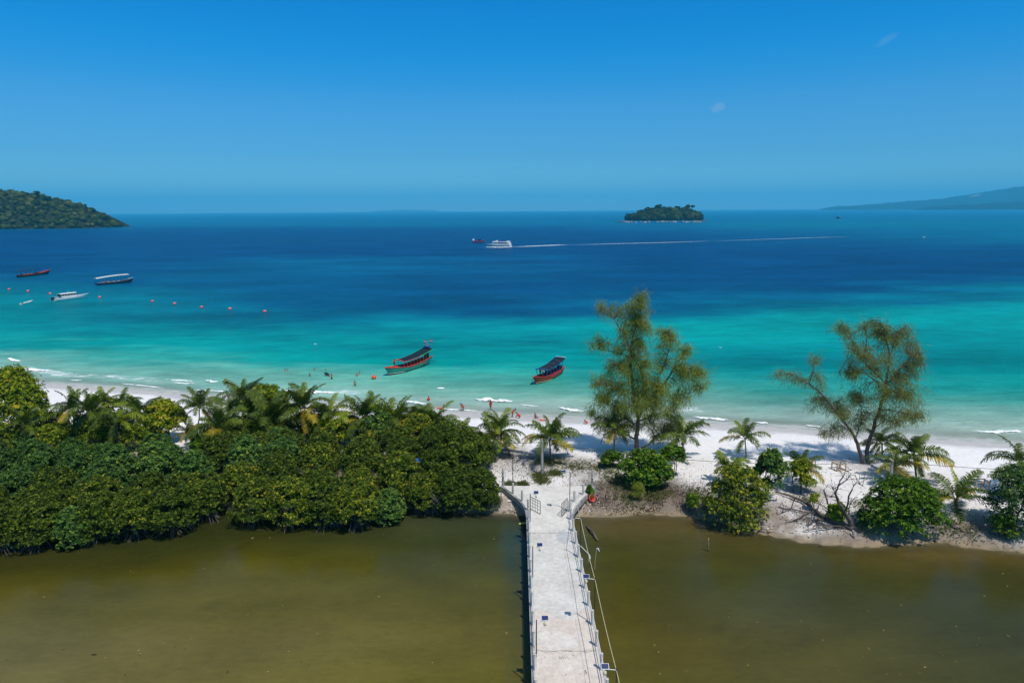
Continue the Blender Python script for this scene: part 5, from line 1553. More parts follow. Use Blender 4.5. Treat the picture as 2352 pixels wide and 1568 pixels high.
# gates
def gate(label, hinge, dirn, W=1.75, H=1.5):
    t = thing('gate', label, 'gate', (hinge.x, hinge.y, DZ + .10), math.atan2(dirn[1], dirn[0]), 'black gates of the footbridge')
    mb = MB()
    for x in (0.03, W): mb.box((x, 0, H / 2), (.05, .05, H))
    for z in (.025, H - .025): mb.box((W / 2, 0, z), (W - .06, .045, .05))
    mb.obj('gate_frame', MAT['black_steel'], t)
    vb = MB().box((0, 0, H / 2), (.032, .03, H - .1)).mesh('gate_bar', MAT['black_steel'])
    hb_ = MB().box((W / 2, 0, 0), (W - .08, .028, .032)).mesh('gate_bar', MAT['black_steel'])
    for x in (W * .27, W * .5, W * .74): inst('gate_bar', vb, t, (x, 0, 0))
    for z in (H * .3, H * .55, H * .78): inst('gate_bar', hb_, t, (0, .004, z))
gate('open black steel gate leaf on the left side of the footbridge', fpL[0] + Vector((.22, .1, 0)), (.62, -.78))
gate('open black steel gate leaf on the right side of the footbridge', fpR[0] + Vector((-.24, .1, 0)), (-.42, -.90))

# solar lamps on the railing posts
def lamp(label, x, y, z0, h, side, arm=.62, panel=True, head=True, tilt=.5):
    t = thing('solar_lamp', label, 'street lamp', (x, y, z0), 0, 'solar lamps on the footbridge railing')
    MB().tube([(0, 0, -.25), (0, 0, h)], .042, 8).obj('pole', MAT['black_steel'], t)
    MB().tube([(0, 0, h - .12), (side * arm * .5, 0, h - .08), (side * arm, 0, h - .08)], .026, 6).obj('arm', MAT['white_pipe'], t)
    if panel:
        f = MB().box((side * arm, .03, h + .12), (.52, .38, .035), rot=Matrix.Rotation(tilt, 3, 'X')).obj('panel_frame', MAT['alu'], t)
        MB().box((side * arm, .03 - .02 * math.sin(tilt), h + .12 + .02), (.47, .33, .012), rot=Matrix.Rotation(tilt, 3, 'X')).obj('panel_glass', MAT['panel_blue'], f)
    if head:
        MB().lathe([(.03, .16), (.09, .12), (.12, .0), (.10, -.12), (.02, -.16)], 8, (side * arm, -.10, h - .26)).obj('lamp_head', MAT['lamp_head'], t, True)
def post_near(px, py):
    p = at(px, py, DZ + PH)
    return min(POST_Y, key=lambda q_: abs(q_ - p.y))
LP = DZ + PH
y = post_near(*z6(420, 1333)); lamp('solar lamp on the left railing nearest the camera', PL(y) + .17, y, LP, 2.75, 1)
y = post_near(*z6(397, 735)); lamp('solar lamp on the left railing midway along the footbridge', PL(y) + .17, y, LP, 2.75, 1)
y = post_near(*z6(383, 322)); lamp('solar lamp on the left railing beside the open gate', PL(y) + .17, y, LP, 2.9, 1)
y1_ = POST_Y[POST_Y.index(post_near(*z6(925, 1340))) - 2]; lamp('solar lamp on the right railing nearest the camera', PR(y1_) + .10, y1_, LP, 2.85, -1, .75)
y2_ = post_near(*z6(855, 1000)); lamp('solar lamp on the right railing midway along the footbridge', PR(y2_) + .10, y2_, LP, 2.85, -1, .72)
y3_ = post_near(*z6(757, 507)); lamp('lamp pole on the right railing with an empty white arm', PR(y3_) + .10, y3_, LP, 2.85, -1, .55, False, False)
lamp('solar lamp on the right gatepost at the beach end of the footbridge', fpR[0].x + .02, fpR[0].y, LP, 3.3, -1, .75, tilt=.15)
t = thing('lamp_pole', 'bare dark pole without a lamp on the left flared railing', 'pole', (fpL[2].x, fpL[2].y, LP))
MB().tube([(0, 0, -.2), (0, 0, 3.2)], [.05, .04], 8).obj('pole', MAT['black_steel'], t)
# white cable strung along the right-hand lamps
mb = MB()
ank = [(PR(20) + .3, 20, LP + 2.6), (PR(y1_) + .10, y1_, LP + 2.7), (PR(y2_) + .10, y2_, LP + 2.7), (PR(y3_) + .10, y3_, LP + 2.7), (fpR[1].x, fpR[1].y, LP - .1)]
pts = []
for a, b in zip(ank, ank[1:]):
    for i in range(8):
        f = i / 8; v = Vector(a).lerp(Vector(b), f); v.z -= 4 * .22 * f * (1 - f); pts.append(v)
pts.append(Vector(ank[-1])); mb.tube(pts, .022, 5)
tag(mb.obj('cable', MAT['rope']), 'pale yellow and white cable strung between the lamps on the right railing', 'cable')
y = post_near(*z6(760, 507)); yb = y
t = thing('pipe_arm', 'white pipe sticking out over the lagoon with a rag tied to its end', 'pipe', (PR(yb) + .1, yb, LP - .1))
e = at(*z6(846, 575), 2.2) - t.location
MB().tube([(0, 0, 0), e], .03, 6).obj('pipe', MAT['white_pipe'], t)
MB().tube([e, e + Vector((.03, 0, -.35)), e + Vector((-.06, .02, -.75))], [.05, .10, .03], 5).obj('rag', MAT['white_paint'], t)
p = at(*z6(888, 690), 0)
t = thing('marker_stake', 'thin stake with a white rag standing in the lagoon beside the footbridge', 'stake', tuple(p))
MB().tube([(0, 0, -1), (0, 0, .9), (.15, .1, 2.2)], .02, 5).obj('stake', MAT['rope'], t)
MB().tube([(.15, .1, 2.2), (.3, .05, 2.25), (.42, 0, 1.95)], [.05, .08, .03], 5).obj('rag', MAT['white_paint'], t)

rr = np.random.default_rng(12)
V = []
for i in range(420):
    q_ = at(rr.uniform(0, 2352), rr.uniform(1215, 1560), .03)
    if q_.y > np.interp(q_.x, LAG_X, LAG_Y) - .5 or (PL(q_.y) - .4 < q_.x < PR(q_.y) + .4): continue
    s_ = rr.uniform(.05, .14) if rr.random() < .93 else rr.uniform(.16, .3); a_ = rr.random() * 6.28
    c_, d_ = math.cos(a_) * s_, math.sin(a_) * s_
    V += [(q_.x - c_, q_.y - d_, .03), (q_.x + d_ * .4, q_.y - c_ * .4, .035), (q_.x + c_, q_.y + d_, .03), (q_.x - d_ * .4, q_.y + c_ * .4, .035)]
MAT['floating'] = leaf_mat('floating_leaf', [(0.02, 0.022, 0.01), (0.05, 0.05, 0.02), (0.16, 0.12, 0.03), (0.4, 0.32, 0.12)], (0, .5, .85, 1.0), trans=0.0)
tag(link(bpy.data.objects.new('floating_leaves', np_mesh('floating_leaves', V, np.arange(len(V)).reshape(-1, 4), MAT['floating'], tone=np.repeat(rr.random(len(V) // 4), 4)))), 'scattered leaves and bits of weed floating on the lagoon', kind='stuff')

# =================================================================== POLES, CABLES, BEACH THINGS
def upole(label, base, top):
    b = on_ground(*base); h = at_depth(top[0], top[1], b.y).z - b.z
    t = thing('utility_pole', label, 'utility pole', tuple(b), 0, 'concrete utility poles behind the beach')
    MB().tube([(0, 0, -.4), (0, 0, h)], [.19, .14], 8).obj('pole', MAT['concrete_old'], t)
    MB().box((0, -.16, h - .18), (.12, .1, .14)).obj('insulator', MAT['grey_paint'], t)
    return Vector((b.x, b.y, b.z + h))
u1 = upole('concrete utility pole in front of the drooping palm at the end of the footbridge', (1245, 1090), (1245, 1012))
u2 = upole('concrete utility pole among the palms on the right', (2043, 1122), (2043, 1056))
def wire(label, a, b, sag, r_=.03):
    pts = []
    for i in range(25):
        f = i / 24; v = Vector(a).lerp(Vector(b), f); v.z -= 4 * sag * f * (1 - f); pts.append(v)
    tag(MB().tube(pts, r_, 5).obj('power_cable', MAT['wire']), label, 'cable')
e0 = u1 + Vector((-42, 3.0, -.1)); e3 = u2 + Vector((40, -3, -.2))
wire('black power cable running left from the pole near the footbridge', u1 + Vector((0, -.2, -.15)), e0, .5)
wire('black power cable sagging between the two utility poles', u1 + Vector((0, -.2, -.15)), u2 + Vector((0, -.2, -.15)), 1.25)
wire('black power cable running right from the right-hand utility pole', u2 + Vector((0, -.2, -.15)), e3, .8)

def crate_frame(label, base, w=.66, h=1.0, rz=.25):
    b = on_ground(*base)
    t = thing('timber_frame', label, 'timber frame', tuple(b), rz, 'open timber frames on the sand')
    pm = MB().box((0, 0, h / 2), (.11, .11, h)).mesh('upright', MAT['wood'])
    rm = MB().box((0, 0, 0), (w * 2 - .12, .09, .10)).mesh('crossbar', MAT['wood'])
    rm2 = MB().box((0, 0, 0), (.09, w * 1.5 - .12, .10)).mesh('crossbar', MAT['wood'])
    for sx in (-1, 1):
        for sy in (-1, 1): inst('upright', pm, t, (sx * w, sy * w * .75, 0))
    for sy in (-1, 1):
        inst('crossbar', rm, t, (0, sy * w * .75, h - .055)); 
    inst('crossbar', rm, t, (0, -w * .75, .07))
    for sx in (-1, 1):
        inst('crossbar', rm2, t, (sx * w, 0, h - .058)); inst('crossbar', rm2, t, (sx * w, 0, .066))
    MB().box((w * .3, .1, h * .45), (.3, .05, h * .7), rot=Matrix.Rotation(.3, 3, 'Z')).obj('board', MAT['bark_pale'], t)
crate_frame('open timber frame on the sand below the forked casuarina', (1926, 1078))
crate_frame('timber frame half hidden behind the small palm with yellowing leaves', (1861, 1074), .45, 1.1, .1)
crate_frame('timber frame behind the young palm on the far right', (2250, 1122), .75, 1.1, -.1)

# blue tarpaulin shelter hidden behind the mangroves
p = bdep(1003, 1045, 83.2)
t = thing('tarpaulin_shelter', 'bright blue tarpaulin glimpsed through the mangroves left of the footbridge', 'tarpaulin', (p.x, p.y, gz(p.x, p.y)), .1)
V, F = [], []
for i in range(9):
    for j in range(6):
        u, v = i / 8 - .5, j / 5 - .5
        V.append((u * 5.2, v * 3.4, 3.3 + .9 * v - .35 * math.sin(math.pi * (i / 8)) + .12 * noise.noise((i * .9, j * .9, 2))))
for i in range(8):
    for j in range(5):
        a = i * 6 + j; F.append((a, a + 6, a + 7, a + 1))
MB().add(V, F).obj('sheet', MAT['blue_tarp'], t)
for sx in (-2.5, 2.5):
    for sy, hh in ((-1.6, 2.5), (1.6, 3.6)):
        MB().tube([(sx, sy, 0), (sx, sy, hh)], .05, 5).obj('prop', MAT['bark_pale'], t)
V = [(-2.5, -1.7, 1.0), (1.2, -1.7, .9), (1.2, -1.65, 3.5), (-2.5, -1.65, 3.45)]
MB().box((-.6, -1.72, 1.6), (3.6, .03, 1.7)).obj('side_sheet', MAT['blue_tarp'], t)

# thatched parasol
h_ = at_depth(847, 972, 95)
g = gz(h_.x, 95)
t = thing('thatched_parasol', 'small brown thatched parasol between the palms behind the mangroves', 'parasol', (h_.x, 95, g))
H_ = h_.z - g
MB().tube([(0, 0, -.2), (0, 0, H_)], .06, 6).obj('pole', MAT['bark'], t)
V, F = [], []
rr = np.random.default_rng(3)
N_ = 28
for k_ in range(4):
    b = len(V)
    for i in range(N_):
        a = 2 * math.pi * i / N_; r0, r1 = .1 + .26 * k_, .42 + .27 * k_
        z0, z1 = H_ + .45 - .16 * k_, H_ + .18 - .26 * k_
        j_ = rr.normal(0, .05)
        V += [(math.cos(a) * r0, math.sin(a) * r0, z0), (math.cos(a) * (r1 + j_), math.sin(a) * (r1 + j_), z1 + rr.normal(0, .05))]
    for i in range(N_):
        q_ = (i + 1) % N_; F.append((b + 2 * i, b + 2 * i + 1, b + 2 * q_ + 1, b + 2 * q_))
MB().add(V, F).obj('thatch_roof', MAT['thatch'], t)

# red plastic basket and a few bits of rubbish
p = on_ground(1356, 1151)
t = thing('plastic_basket', 'faded red plastic basket lying on the rubble bank right of the footbridge', 'basket', tuple(p + Vector((0, 0, .25))), .4)
t.rotation_euler = (1.0, .25, .5)
MB().lathe([(.30, -.25), (.42, .3), (.45, .3), (.45, .36), (.39, .36), (.27, -.2), (.02, -.2)], 12).obj('body', mat('red_plastic', (.80, .10, .08), .5, .4, .1, 4), t)
p = at(*z5(660, 1252), .03)
V = [(-.5, -.18, 0), (-.1, -.3, .05), (.4, -.1, .02), (.45, .3, .04), (.05, .18, .08), (-.4, .1, .03)]
o = MB().add([tuple(Vector(v) + p) for v in V], [(0, 1, 4, 5), (1, 2, 3, 4)]).obj('plastic_sheet', mat('yellow_plastic', (.52, .50, .14), .5, .4, .15, 4))
tag(o, 'crumpled yellow plastic sheet floating beside the left side of the footbridge', 'plastic sheet')
p = on_ground(*z5(350, 815))
o = MB().add([tuple(Vector(v) * .8 + p + Vector((0, 0, .12))) for v in [(-.5, -.2, 0), (.1, -.35, .1), (.5, 0, .06), (.1, .3, .1), (-.4, .2, .02)]], [(0, 1, 2, 3, 4)]).obj('plastic_bag', MAT['white_paint'])
tag(o, 'white plastic bag on the rubble left of the footbridge', 'plastic bag')

# =================================================================== BOATS
def hull_rows(L, B, zb, zm, zs, draft, rb, rst, n=15, stern_w=.55, full=.38):
    """cross sections from bow (x = +L/2) to stern; returns rows of points from starboard gunwale over the keel to port gunwale"""
    rows = []
    for i in range(n):
        t = i / (n - 1)
        w = min(1.0, (t / full)) ** .62 if t < full else 1 - (1 - stern_w) * ((t - full) / (1 - full)) ** 1.8
        b = B / 2 * max(w, .03)
        z = zm + (zb - zm) * max(0, 1 - t / .5) ** 1.7 + (zs - zm) * max(0, (t - .5) / .5) ** 1.7
        pr = [(1, 1), (.97, .55), (.88, .2), (.62, -.35), (.22, -.8), (0, -1)]
        half = []
        for f, h in pr:
            zz = h * z if h > 0 else h * draft * (1 - .6 * max(0, 1 - t / .25)) * (1 - .5 * max(0, (t - .75) / .25))
            x = L / 2 - t * L + rb * (max(zz, 0) / z) * max(0, 1 - t / .35) - rst * (max(zz, 0) / z) * max(0, (t - .7) / .3)
            half.append((x, f * b * (1 if h > 0 else 1), zz))
        rows.append([(x, -y, zz) for x, y, zz in half] + [(x, y, zz) for x, y, zz in half[-2::-1]])
    return rows

def loft(rows, parent, name, mats, band=(0, 0, 0, 1, 1, 1, 1, 0, 0, 0)):
    mb = MB(); m = len(rows[0])
    V = [p for r in rows for p in r]
    mb.v = V
    for i in range(len(rows) - 1):
        for j in range(m - 1):
            mb.f.append((i * m + j, (i + 1) * m + j, (i + 1) * m + j + 1, i * m + j + 1)); mb.m.append(band[j])
    mb.f.append(tuple(j for j in range(m))); mb.m.append(0)
    mb.f.append(tuple((len(rows) - 1) * m + j for j in range(m))[::-1]); mb.m.append(0)
    return mb.obj(name, mats, parent)

def gun(rows, side):
    return [Vector(r[0 if side < 0 else -1]) for r in rows]

def strip(path, w, h, name, m, parent, off=(0, 0, 0)):
    mb = MB(); V, F = [], []
    for p in path:
        p = Vector(p) + Vector(off)
        for dy, dz in ((-w / 2, 0), (w / 2, 0), (w / 2, h), (-w / 2, h)):
            V.append((p.x, p.y + dy, p.z + dz))
    for i in range(len(path) - 1):
        for k_ in range(4): F.append((i * 4 + k_, i * 4 + (k_ + 1) % 4, i * 4 + 4 + (k_ + 1) % 4, i * 4 + 4 + k_))
    F += [(3, 2, 1, 0), tuple(len(V) - 4 + k_ for k_ in range(4))]
    return mb.add(V, F).obj(name, m, parent)

def deck_between(rows, i0, i1, drop, name, m, parent, th=.05):
    V, F = [], []
    for r in rows[i0:i1 + 1]:
        a, b = Vector(r[0]), Vector(r[-1])
        V += [(a.x, a.y * .93, a.z - drop), (b.x, b.y * .93, b.z - drop), (b.x, b.y * .93, b.z - drop - th), (a.x, a.y * .93, a.z - drop - th)]
    for i in range(i1 - i0):
        for k_ in range(4): F.append((i * 4 + k_, i * 4 + (k_ + 1) % 4, i * 4 + 4 + (k_ + 1) % 4, i * 4 + 4 + k_))
    F += [(3, 2, 1, 0), tuple(len(V) - 4 + k_ for k_ in range(4))]
    return MB().add(V, F).obj(name, m, parent)

def canopy(parent, x0, x1, w0, w1, z0, z1, sag, crown, m, name='canopy', th=.06, n=14, curve=1.6):
    """x0 bow end, x1 stern end"""
    V, F = [], []
    K = 7
    for i in range(n + 1):
        t = i / n; x = x0 + (x1 - x0) * t; w = w0 + (w1 - w0) * t
        z = z0 + (z1 - z0) * t ** curve - sag * math.sin(math.pi * t)
        for j in range(K):
            u = j / (K - 1) * 2 - 1
            V.append((x, u * w / 2, z + crown * (1 - u * u)))
    top = len(V); V += [(x, y, z - th) for x, y, z in V]
    for i in range(n):
        for j in range(K - 1):
            a = i * K + j; F.append((a, a + K, a + K + 1, a + 1)); F.append((a + top, a + 1 + top, a + K + 1 + top, a + K + top))
    per = [j for j in range(K)] + [i * K + K - 1 for i in range(1, n + 1)] + [n * K + j for j in range(K - 2, -1, -1)] + [i * K for i in range(n - 1, 0, -1)]
    for a, b in zip(per, per[1:] + per[:1]): F.append((a, b, b + top, a + top))
    MB().add(V, F).obj(name, m, parent)
    def zat(x, u=1.0):
        t = min(1, max(0, (x - x0) / (x1 - x0)))
        return z0 + (z1 - z0) * t ** curve - sag * math.sin(math.pi * t) + crown * (1 - u * u), (w0 + (w1 - w0) * t)
    return zat

def place(W_bow, W_stern):
    c = (W_bow + W_stern) / 2; d = W_bow - W_stern
    return Vector((c.x, c.y, 0)), math.atan2(d.y, d.x), d.length

# ---- teal long boat with red rails
bow, stern = at(895.5, 861.5), at(976, 838)
c, rz, L = place(bow, stern)
t = thing('tour_boat', 'long teal and red wooden boat with black canopy and flags, anchored off the beach', 'boat', tuple(c), rz)
rows = hull_rows(L * 1.02, 3.0, 1.95, 1.1, 1.85, .5, 1.4, 1.9, 17, .5)
loft(rows, t, 'hull', [MAT['boat_teal'], MAT['boat_maroon'], MAT['white_paint']], (0, 0, 1, 1, 1, 1, 1, 1, 0, 0))
wl = [Vector((r[2][0], r[2][1] * 1.015, r[2][2])) for r in rows]; wl2 = [Vector((v.x, -v.y, v.z)) for v in wl]
strip(wl[:6], .03, .07, 'boot_stripe', MAT['white_paint'], t); strip(wl2[:6], .03, .07, 'boot_stripe', MAT['white_paint'], t)
for s in (-1, 1): strip(gun(rows, s), .16, .13, 'gunwale', MAT['boat_orange'] if s < 0 else MAT['boat_red'], t)
deck_between(rows, 0, 5, .02, 'foredeck', MAT['boat_orange'], t); deck_between(rows, 5, 15, .55, 'deck', MAT['boat_maroon'], t)
zat = canopy(t, L * .25, -L * .60, 2.8, 3.1, 2.65, 3.7, .18, .30, MAT['shade_net'])
for i, x in enumerate(np.linspace(L * .225, -L * .42, 8)):
    for s in (-1, 1):
        zc, w = zat(x, 1.0)
        g = min(gun(rows, s), key=lambda p: abs(p.x - x))
        MB().tube([(x, s * min(w / 2 - .08, abs(g.y)), g.z), (x, s * (w / 2 - .08), zc - .02)], .05, 5).obj('canopy_post', MAT['boat_red'] if i < 5 else MAT['boat_orange'], t)
arch = [(L * .245, u * 1.42, zat(L * .24, u)[0] - .05) for u in np.linspace(-1, 1, 9)]
MB().tube(arch, .11, 6).obj('front_arch', MAT['boat_red'], t)
for s in (-1, 1):
    MB().tube([(x, s * zat(x)[1] / 2, zat(x)[0] - .03) for x in np.linspace(-L * .22, -L * .60, 8)], .07, 5).obj('canopy_edge', MAT['boat_green'], t)
    MB().tube([(x, s * zat(x)[1] / 2, zat(x)[0] - .03) for x in np.linspace(L * .24, -L * .215, 8)], .05, 5).obj('canopy_edge', MAT['boat_red'], t)
for x in np.linspace(L * .14, -L * .38, 7):
    for s in (-1, 1): MB().box((x, s * .75, 1.0), (.5, .85, .4)).obj('bench', MAT['boat_red'], t)
for x in np.linspace(L * .08, -L * .38, 7):
    g = min(gun(rows, -1), key=lambda p: abs(p.x - x)); MB().lathe([(.17, -.07), (.24, 0), (.17, .07)], 8, (0, 0, 0)).obj('tyre_fender', MAT['black_steel'], t).matrix_local = Matrix.Translation((x, g.y - .1, g.z - .3)) @ Matrix.Rotation(R(90), 4, 'X')
lad = MB()
for s in (-.22, .22): lad.tube([(L * .18 + s, -1.35, 1.15), (L * .18 + s + .1, -2.0, -.4)], .04, 5)
for f in (.2, .4, .6, .8): lad.tube([(L * .18 - .22 + .1 * f, -1.35 - .65 * f, 1.15 - 1.55 * f), (L * .18 + .22 + .1 * f, -1.35 - .65 * f, 1.15 - 1.55 * f)], .03, 4)
lad.obj('ladder', MAT['white_paint'], t)
MB().tube([(-L * .46, .2, 1.6), (-L * .62, .2, .9), (-L * .78, .2, .35)], .06, 6).obj('propeller_shaft', MAT['black_steel'], t)
MB().box((-L * .45, .2, 1.75), (.9, .6, .6)).obj('engine', MAT['navy_paint'], t)
MB().box((-L * .56, 0, 2.3), (.35, 1.1, 1.8)).obj('stern_rack', MAT['navy_paint'], t)
MAT['flag_white'] = mat('flag_cloth', (.75, .62, .66), .9, .1, .2, 2); MAT['flag_blue'] = mat('flag_blue', (.02, .03, .22), .9, .1, .1, 2)
for (yy, hh) in ((.95, 6.0), (-.75, 5.7)):
    f = MB().tube([(-L * .57, yy, 3.9), (-L * .57, yy, hh)], .03, 5).obj('flagpole', MAT['bark'], t)
    V, F = [], []
    for i in range(7):
        for j in range(5): V.append((-L * .57 + .05, yy + i * .16, hh - .05 - j * .16 + .06 * math.sin(i * .9)))
    fm = MB()
    fm.v = V
    for i in range(6):
        for j in range(4): fm.f.append((i * 5 + j, i * 5 + j + 1, i * 5 + j + 6, i * 5 + j + 5)); fm.m.append(0 if j in (1, 2) else (1 if j == 3 else 2))
    fm.obj('flag', [MAT['flag_white'], MAT['flag_blue'], MAT['red_cloth']], f)
MB().box((-L * .56, .1, 4.25), (.6, 1.6, .3)).obj('roof_box', MAT['boat_blue'], t)
for yy in (-.5, .2, .7): MB().tube([(-L * .55, yy, 4.3), (-L * .55, yy, 4.9)], .06, 5).obj('stern_ornament', MAT['red_cloth'], t)
g = min(gun(rows, -1), key=lambda p: abs(p.x - L * .34))
MB().add([(L * .30, g.y * 1.06 - .02, .62), (L * .37, g.y * 1.0 - .03, .72), (L * .335, g.y * 1.04 - .03, .76), (L * .335, g.y * 1.04 - .03, .90)], [(0, 1, 2), (0, 2, 3)]).obj('bow_emblem', MAT['white_paint'], t)
BOAT1 = (c.copy(), rz, L)

# ---- red-brown boat with blue posts
bow, stern = at(1233, 881.5), at(1284, 858.5)
c, rz, L = place(bow, stern)
t = thing('tour_boat', 'red-brown wooden boat with blue posts and dark canopy, right of the teal one', 'boat', tuple(c), rz)
rows = hull_rows(L * 1.03, 2.7, 1.75, .95, 1.35, .5, 1.5, 1.4, 16, .5)
loft(rows, t, 'hull', [MAT['boat_brown'], MAT['boat_maroon']], (0, 0, 1, 1, 1, 1, 1, 1, 0, 0))
wl = [Vector((r[2][0], r[2][1] * 1.015, r[2][2] - .05)) for r in rows[:8]]
strip(wl, .03, .09, 'boot_stripe', MAT['rope'], t); strip([Vector((v.x, -v.y, v.z)) for v in wl], .03, .09, 'boot_stripe', MAT['rope'], t)
for s in (-1, 1): strip(gun(rows, s), .15, .12, 'gunwale', MAT['boat_red'], t)
deck_between(rows, 0, 4, .05, 'foredeck', MAT['boat_maroon'], t); deck_between(rows, 4, 14, .55, 'deck', MAT['boat_maroon'], t)
zat = canopy(t, L * .30, -L * .56, 2.7, 2.6, 2.6, 3.5, .18, .22, MAT['shade_net'])
for i, x in enumerate(np.linspace(L * .28, -L * .44, 6)):
    for s in (-1, 1):
        zc, w = zat(x, 1.0); g = min(gun(rows, s), key=lambda p: abs(p.x - x))
        MB().tube([(x, s * min(w / 2 - .06, abs(g.y)), g.z), (x, s * (w / 2 - .06), zc - .02)], .07, 6).obj('canopy_post', MAT['boat_blue'], t)
MB().tube([(L * .305, u * 1.36, zat(L * .30, u)[0] - .06) for u in np.linspace(-1, 1, 9)], .12, 6).obj('front_beam', MAT['boat_blue'], t)
for s in (-1, 1):
    MB().tube([(x, s * zat(x)[1] / 2, zat(x)[0] - .03) for x in np.linspace(L * .30, -L * .56, 9)], .06, 5).obj('canopy_edge', MAT['boat_blue'], t)
zt, w = zat(-L * .54, 0)
for k_, (u0, u1_) in enumerate(((-1, -.55), (-.5, .45), (.5, 1))):
    MB().box((-L * .575, (u0 + u1_) / 2 * 1.18, zt - .02), (.42, (u1_ - u0) * 1.15, .10)).obj('roof_end_panel', MAT['pale_blue'], t)
for k_ in range(4):
    x = L * (.2 - .19 * k_)
    MB().tube([(x - (.6 if (k_ + j) % 2 else 0) * 0 + (.35 * u if k_ % 2 else -.35 * u), u * 1.2, zat(x, u)[0] + .02) for u in np.linspace(-1, 1, 7) for j in (0,)], .022, 4).obj('canopy_lashing', MAT['bark_pale'], t)
for x in np.linspace(L * .12, -L * .34, 5):
    for s in (-1, 1): MB().box((x, s * .68, .95), (.5, .8, .4)).obj('bench', MAT['boat_red'], t)
MB().box((-L * .50, 0, 1.6), (.9, .8, .7)).obj('engine', MAT['black_steel'], t)
MB().tube([(-L * .5, .2, 1.9), (-L * .66, .2, 1.5), (-L * .78, .25, .9)], .06, 6).obj('propeller_shaft', MAT['bark_pale'], t)
MB().tube([(L * .46, -.9, 1.35), (L * .42, -1.35, .4), (L * .42, -1.5, -.1)], .025, 5).obj('mooring_rope', MAT['rope'], t)
MB().tube([(-L * .55, -.8, 1.3), (-L * .46, -2.0, .7), (-L * .25, -2.6, .12), (-L * .05, -2.4, .02)], .022, 5).obj('stern_rope', MAT['rope'], t)
MB().tube([(L * .58, -.1, 1.55), (L * .62, -.15, 1.0), (L * .60, -.15, .5)], [.12, .14, .05], 6).obj('bow_garland', MAT['flag_white'], t)
# worn white lettering along the side: two discs, then a row of slanted strokes
def side_pt(x, f):
    g = min(range(len(rows) - 1), key=lambda i: abs((rows[i][1][0] + rows[i + 1][1][0]) / 2 - x))
    a, b = Vector(rows[g][0]), Vector(rows[g][1]); a2, b2 = Vector(rows[g + 1][0]), Vector(rows[g + 1][1])
    k_ = (x - b.x) / (b2.x - b.x) if abs(b2.x - b.x) > 1e-6 else 0
    k_ = min(1, max(0, k_))
    A, B_ = a.lerp(a2, k_), b.lerp(b2, k_)
    q_ = A.lerp(B_, f); q_.y -= .02; q_.x = x
    return q_
lt = MB()
for x in (L * .36, L * .315):
    cq = [side_pt(x + .17 * math.cos(a), .62 - .42 * math.sin(a)) for a in np.linspace(0, 2 * math.pi, 11)[:-1]]
    lt.add(cq, [tuple(range(10))])
for i, x in enumerate(list(np.linspace(L * .265, L * .0, 11)) + list(np.linspace(-L * .07, -L * .24, 7))):
    if i < 11:
        lt.add([side_pt(x - .08, .95), side_pt(x + .02, .95), side_pt(x + .10, .25), side_pt(x, .25)], [(0, 1, 2, 3)])
        if i % 2 == 0: lt.add([side_pt(x - .22, .60), side_pt(x, .60), side_pt(x, .48), side_pt(x - .22, .48)], [(0, 1, 2, 3)])
        else: lt.add([side_pt(x - .22, .35), side_pt(x + .08, .35), side_pt(x + .08, .25), side_pt(x - .22, .25)], [(0, 1, 2, 3)])
    else:
        lt.add([side_pt(x - .07, .80), side_pt(x + .05, .80), side_pt(x + .09, .42), side_pt(x - .03, .42)], [(0, 1, 2, 3)])
lt.obj('lettering', MAT['white_paint'], t)
BOAT2 = (c.copy(), rz, L)
jm = MB().box((0, 0, .25), (.5, .3, .55)).box((-.15, 0, .56), (.14, .28, .12)).box((.15, 0, .56), (.14, .28, .12)).mesh('life_jacket', MAT['orange_cloth'])
Mb2 = Matrix.Translation(c) @ Matrix.Rotation(rz, 4, 'Z')
for lx, lab in ((-L * .32, 'orange life jackets heaped on the stern rail of the red-brown boat'), (-L * .12, 'red life jacket hung over the side rail of the red-brown boat amidships')):
    g = min(gun(rows, -1), key=lambda p: abs(p.x - lx)); q_ = Mb2 @ Vector((lx, g.y + .1, g.z))
    tag(inst('life_jacket', jm, None, q_, (.2, .1, rz + .3), 1.6 if lx < -L * .2 else 1.2, MAT['red_cloth'] if lx > -L * .2 else None), lab, 'life jacket')

# ---- boats moored far out on the left
def long_boat(label, bw, st, B, zs, hullm, botm, railm, canm, can, seed, extra):
    c, rz, L = place(at(*bw), at(*st))
    t = thing('moored_boat', label, 'boat', tuple(c), rz)
    rows = hull_rows(L, B, zs[0], zs[1], zs[2], .5, zs[3], zs[4], 14, .6)
    loft(rows, t, 'hull', [hullm, botm], (0, 0, 1, 1, 1, 1, 1, 1, 0, 0))
    for s in (-1, 1): strip(gun(rows, s), .16, .14, 'gunwale', railm, t)
    deck_between(rows, 0, 3, .04, 'foredeck', railm, t); deck_between(rows, 3, 12, .5, 'deck', MAT['boat_maroon'], t)
    zat = canopy(t, L * can[0], L * can[1], B * .82, B * .9, can[2], can[3], can[4], .2, canm, th=.2)
    for x in np.linspace(L * can[0] * .92, L * can[1] * .92, can[5]):
        for s in (-1, 1):
            zc, w = zat(x, 1.0); g = min(gun(rows, s), key=lambda p: abs(p.x - x))
            MB().tube([(x, s * min(w / 2 - .06, abs(g.y)), g.z), (x, s * (w / 2 - .06), zc)], .05, 5).obj('canopy_post', MAT['navy_paint'], t)
    extra(t, L, rows)
    return t
def ex1(t, L, rows):
    for x, w in ((-.32, 1.1), (-.22, 1.3), (-.10, 1.2), (.20, 1.0), (.27, .9)):
        MB().box((L * x, -.75, 1.25), (w, .7, .55)).obj('life_jacket_pile', MAT['boat_orange'], t)
    MB().box((-L * .40, 0, 1.3), (.8, .7, .6)).obj('engine', MAT['black_steel'], t)
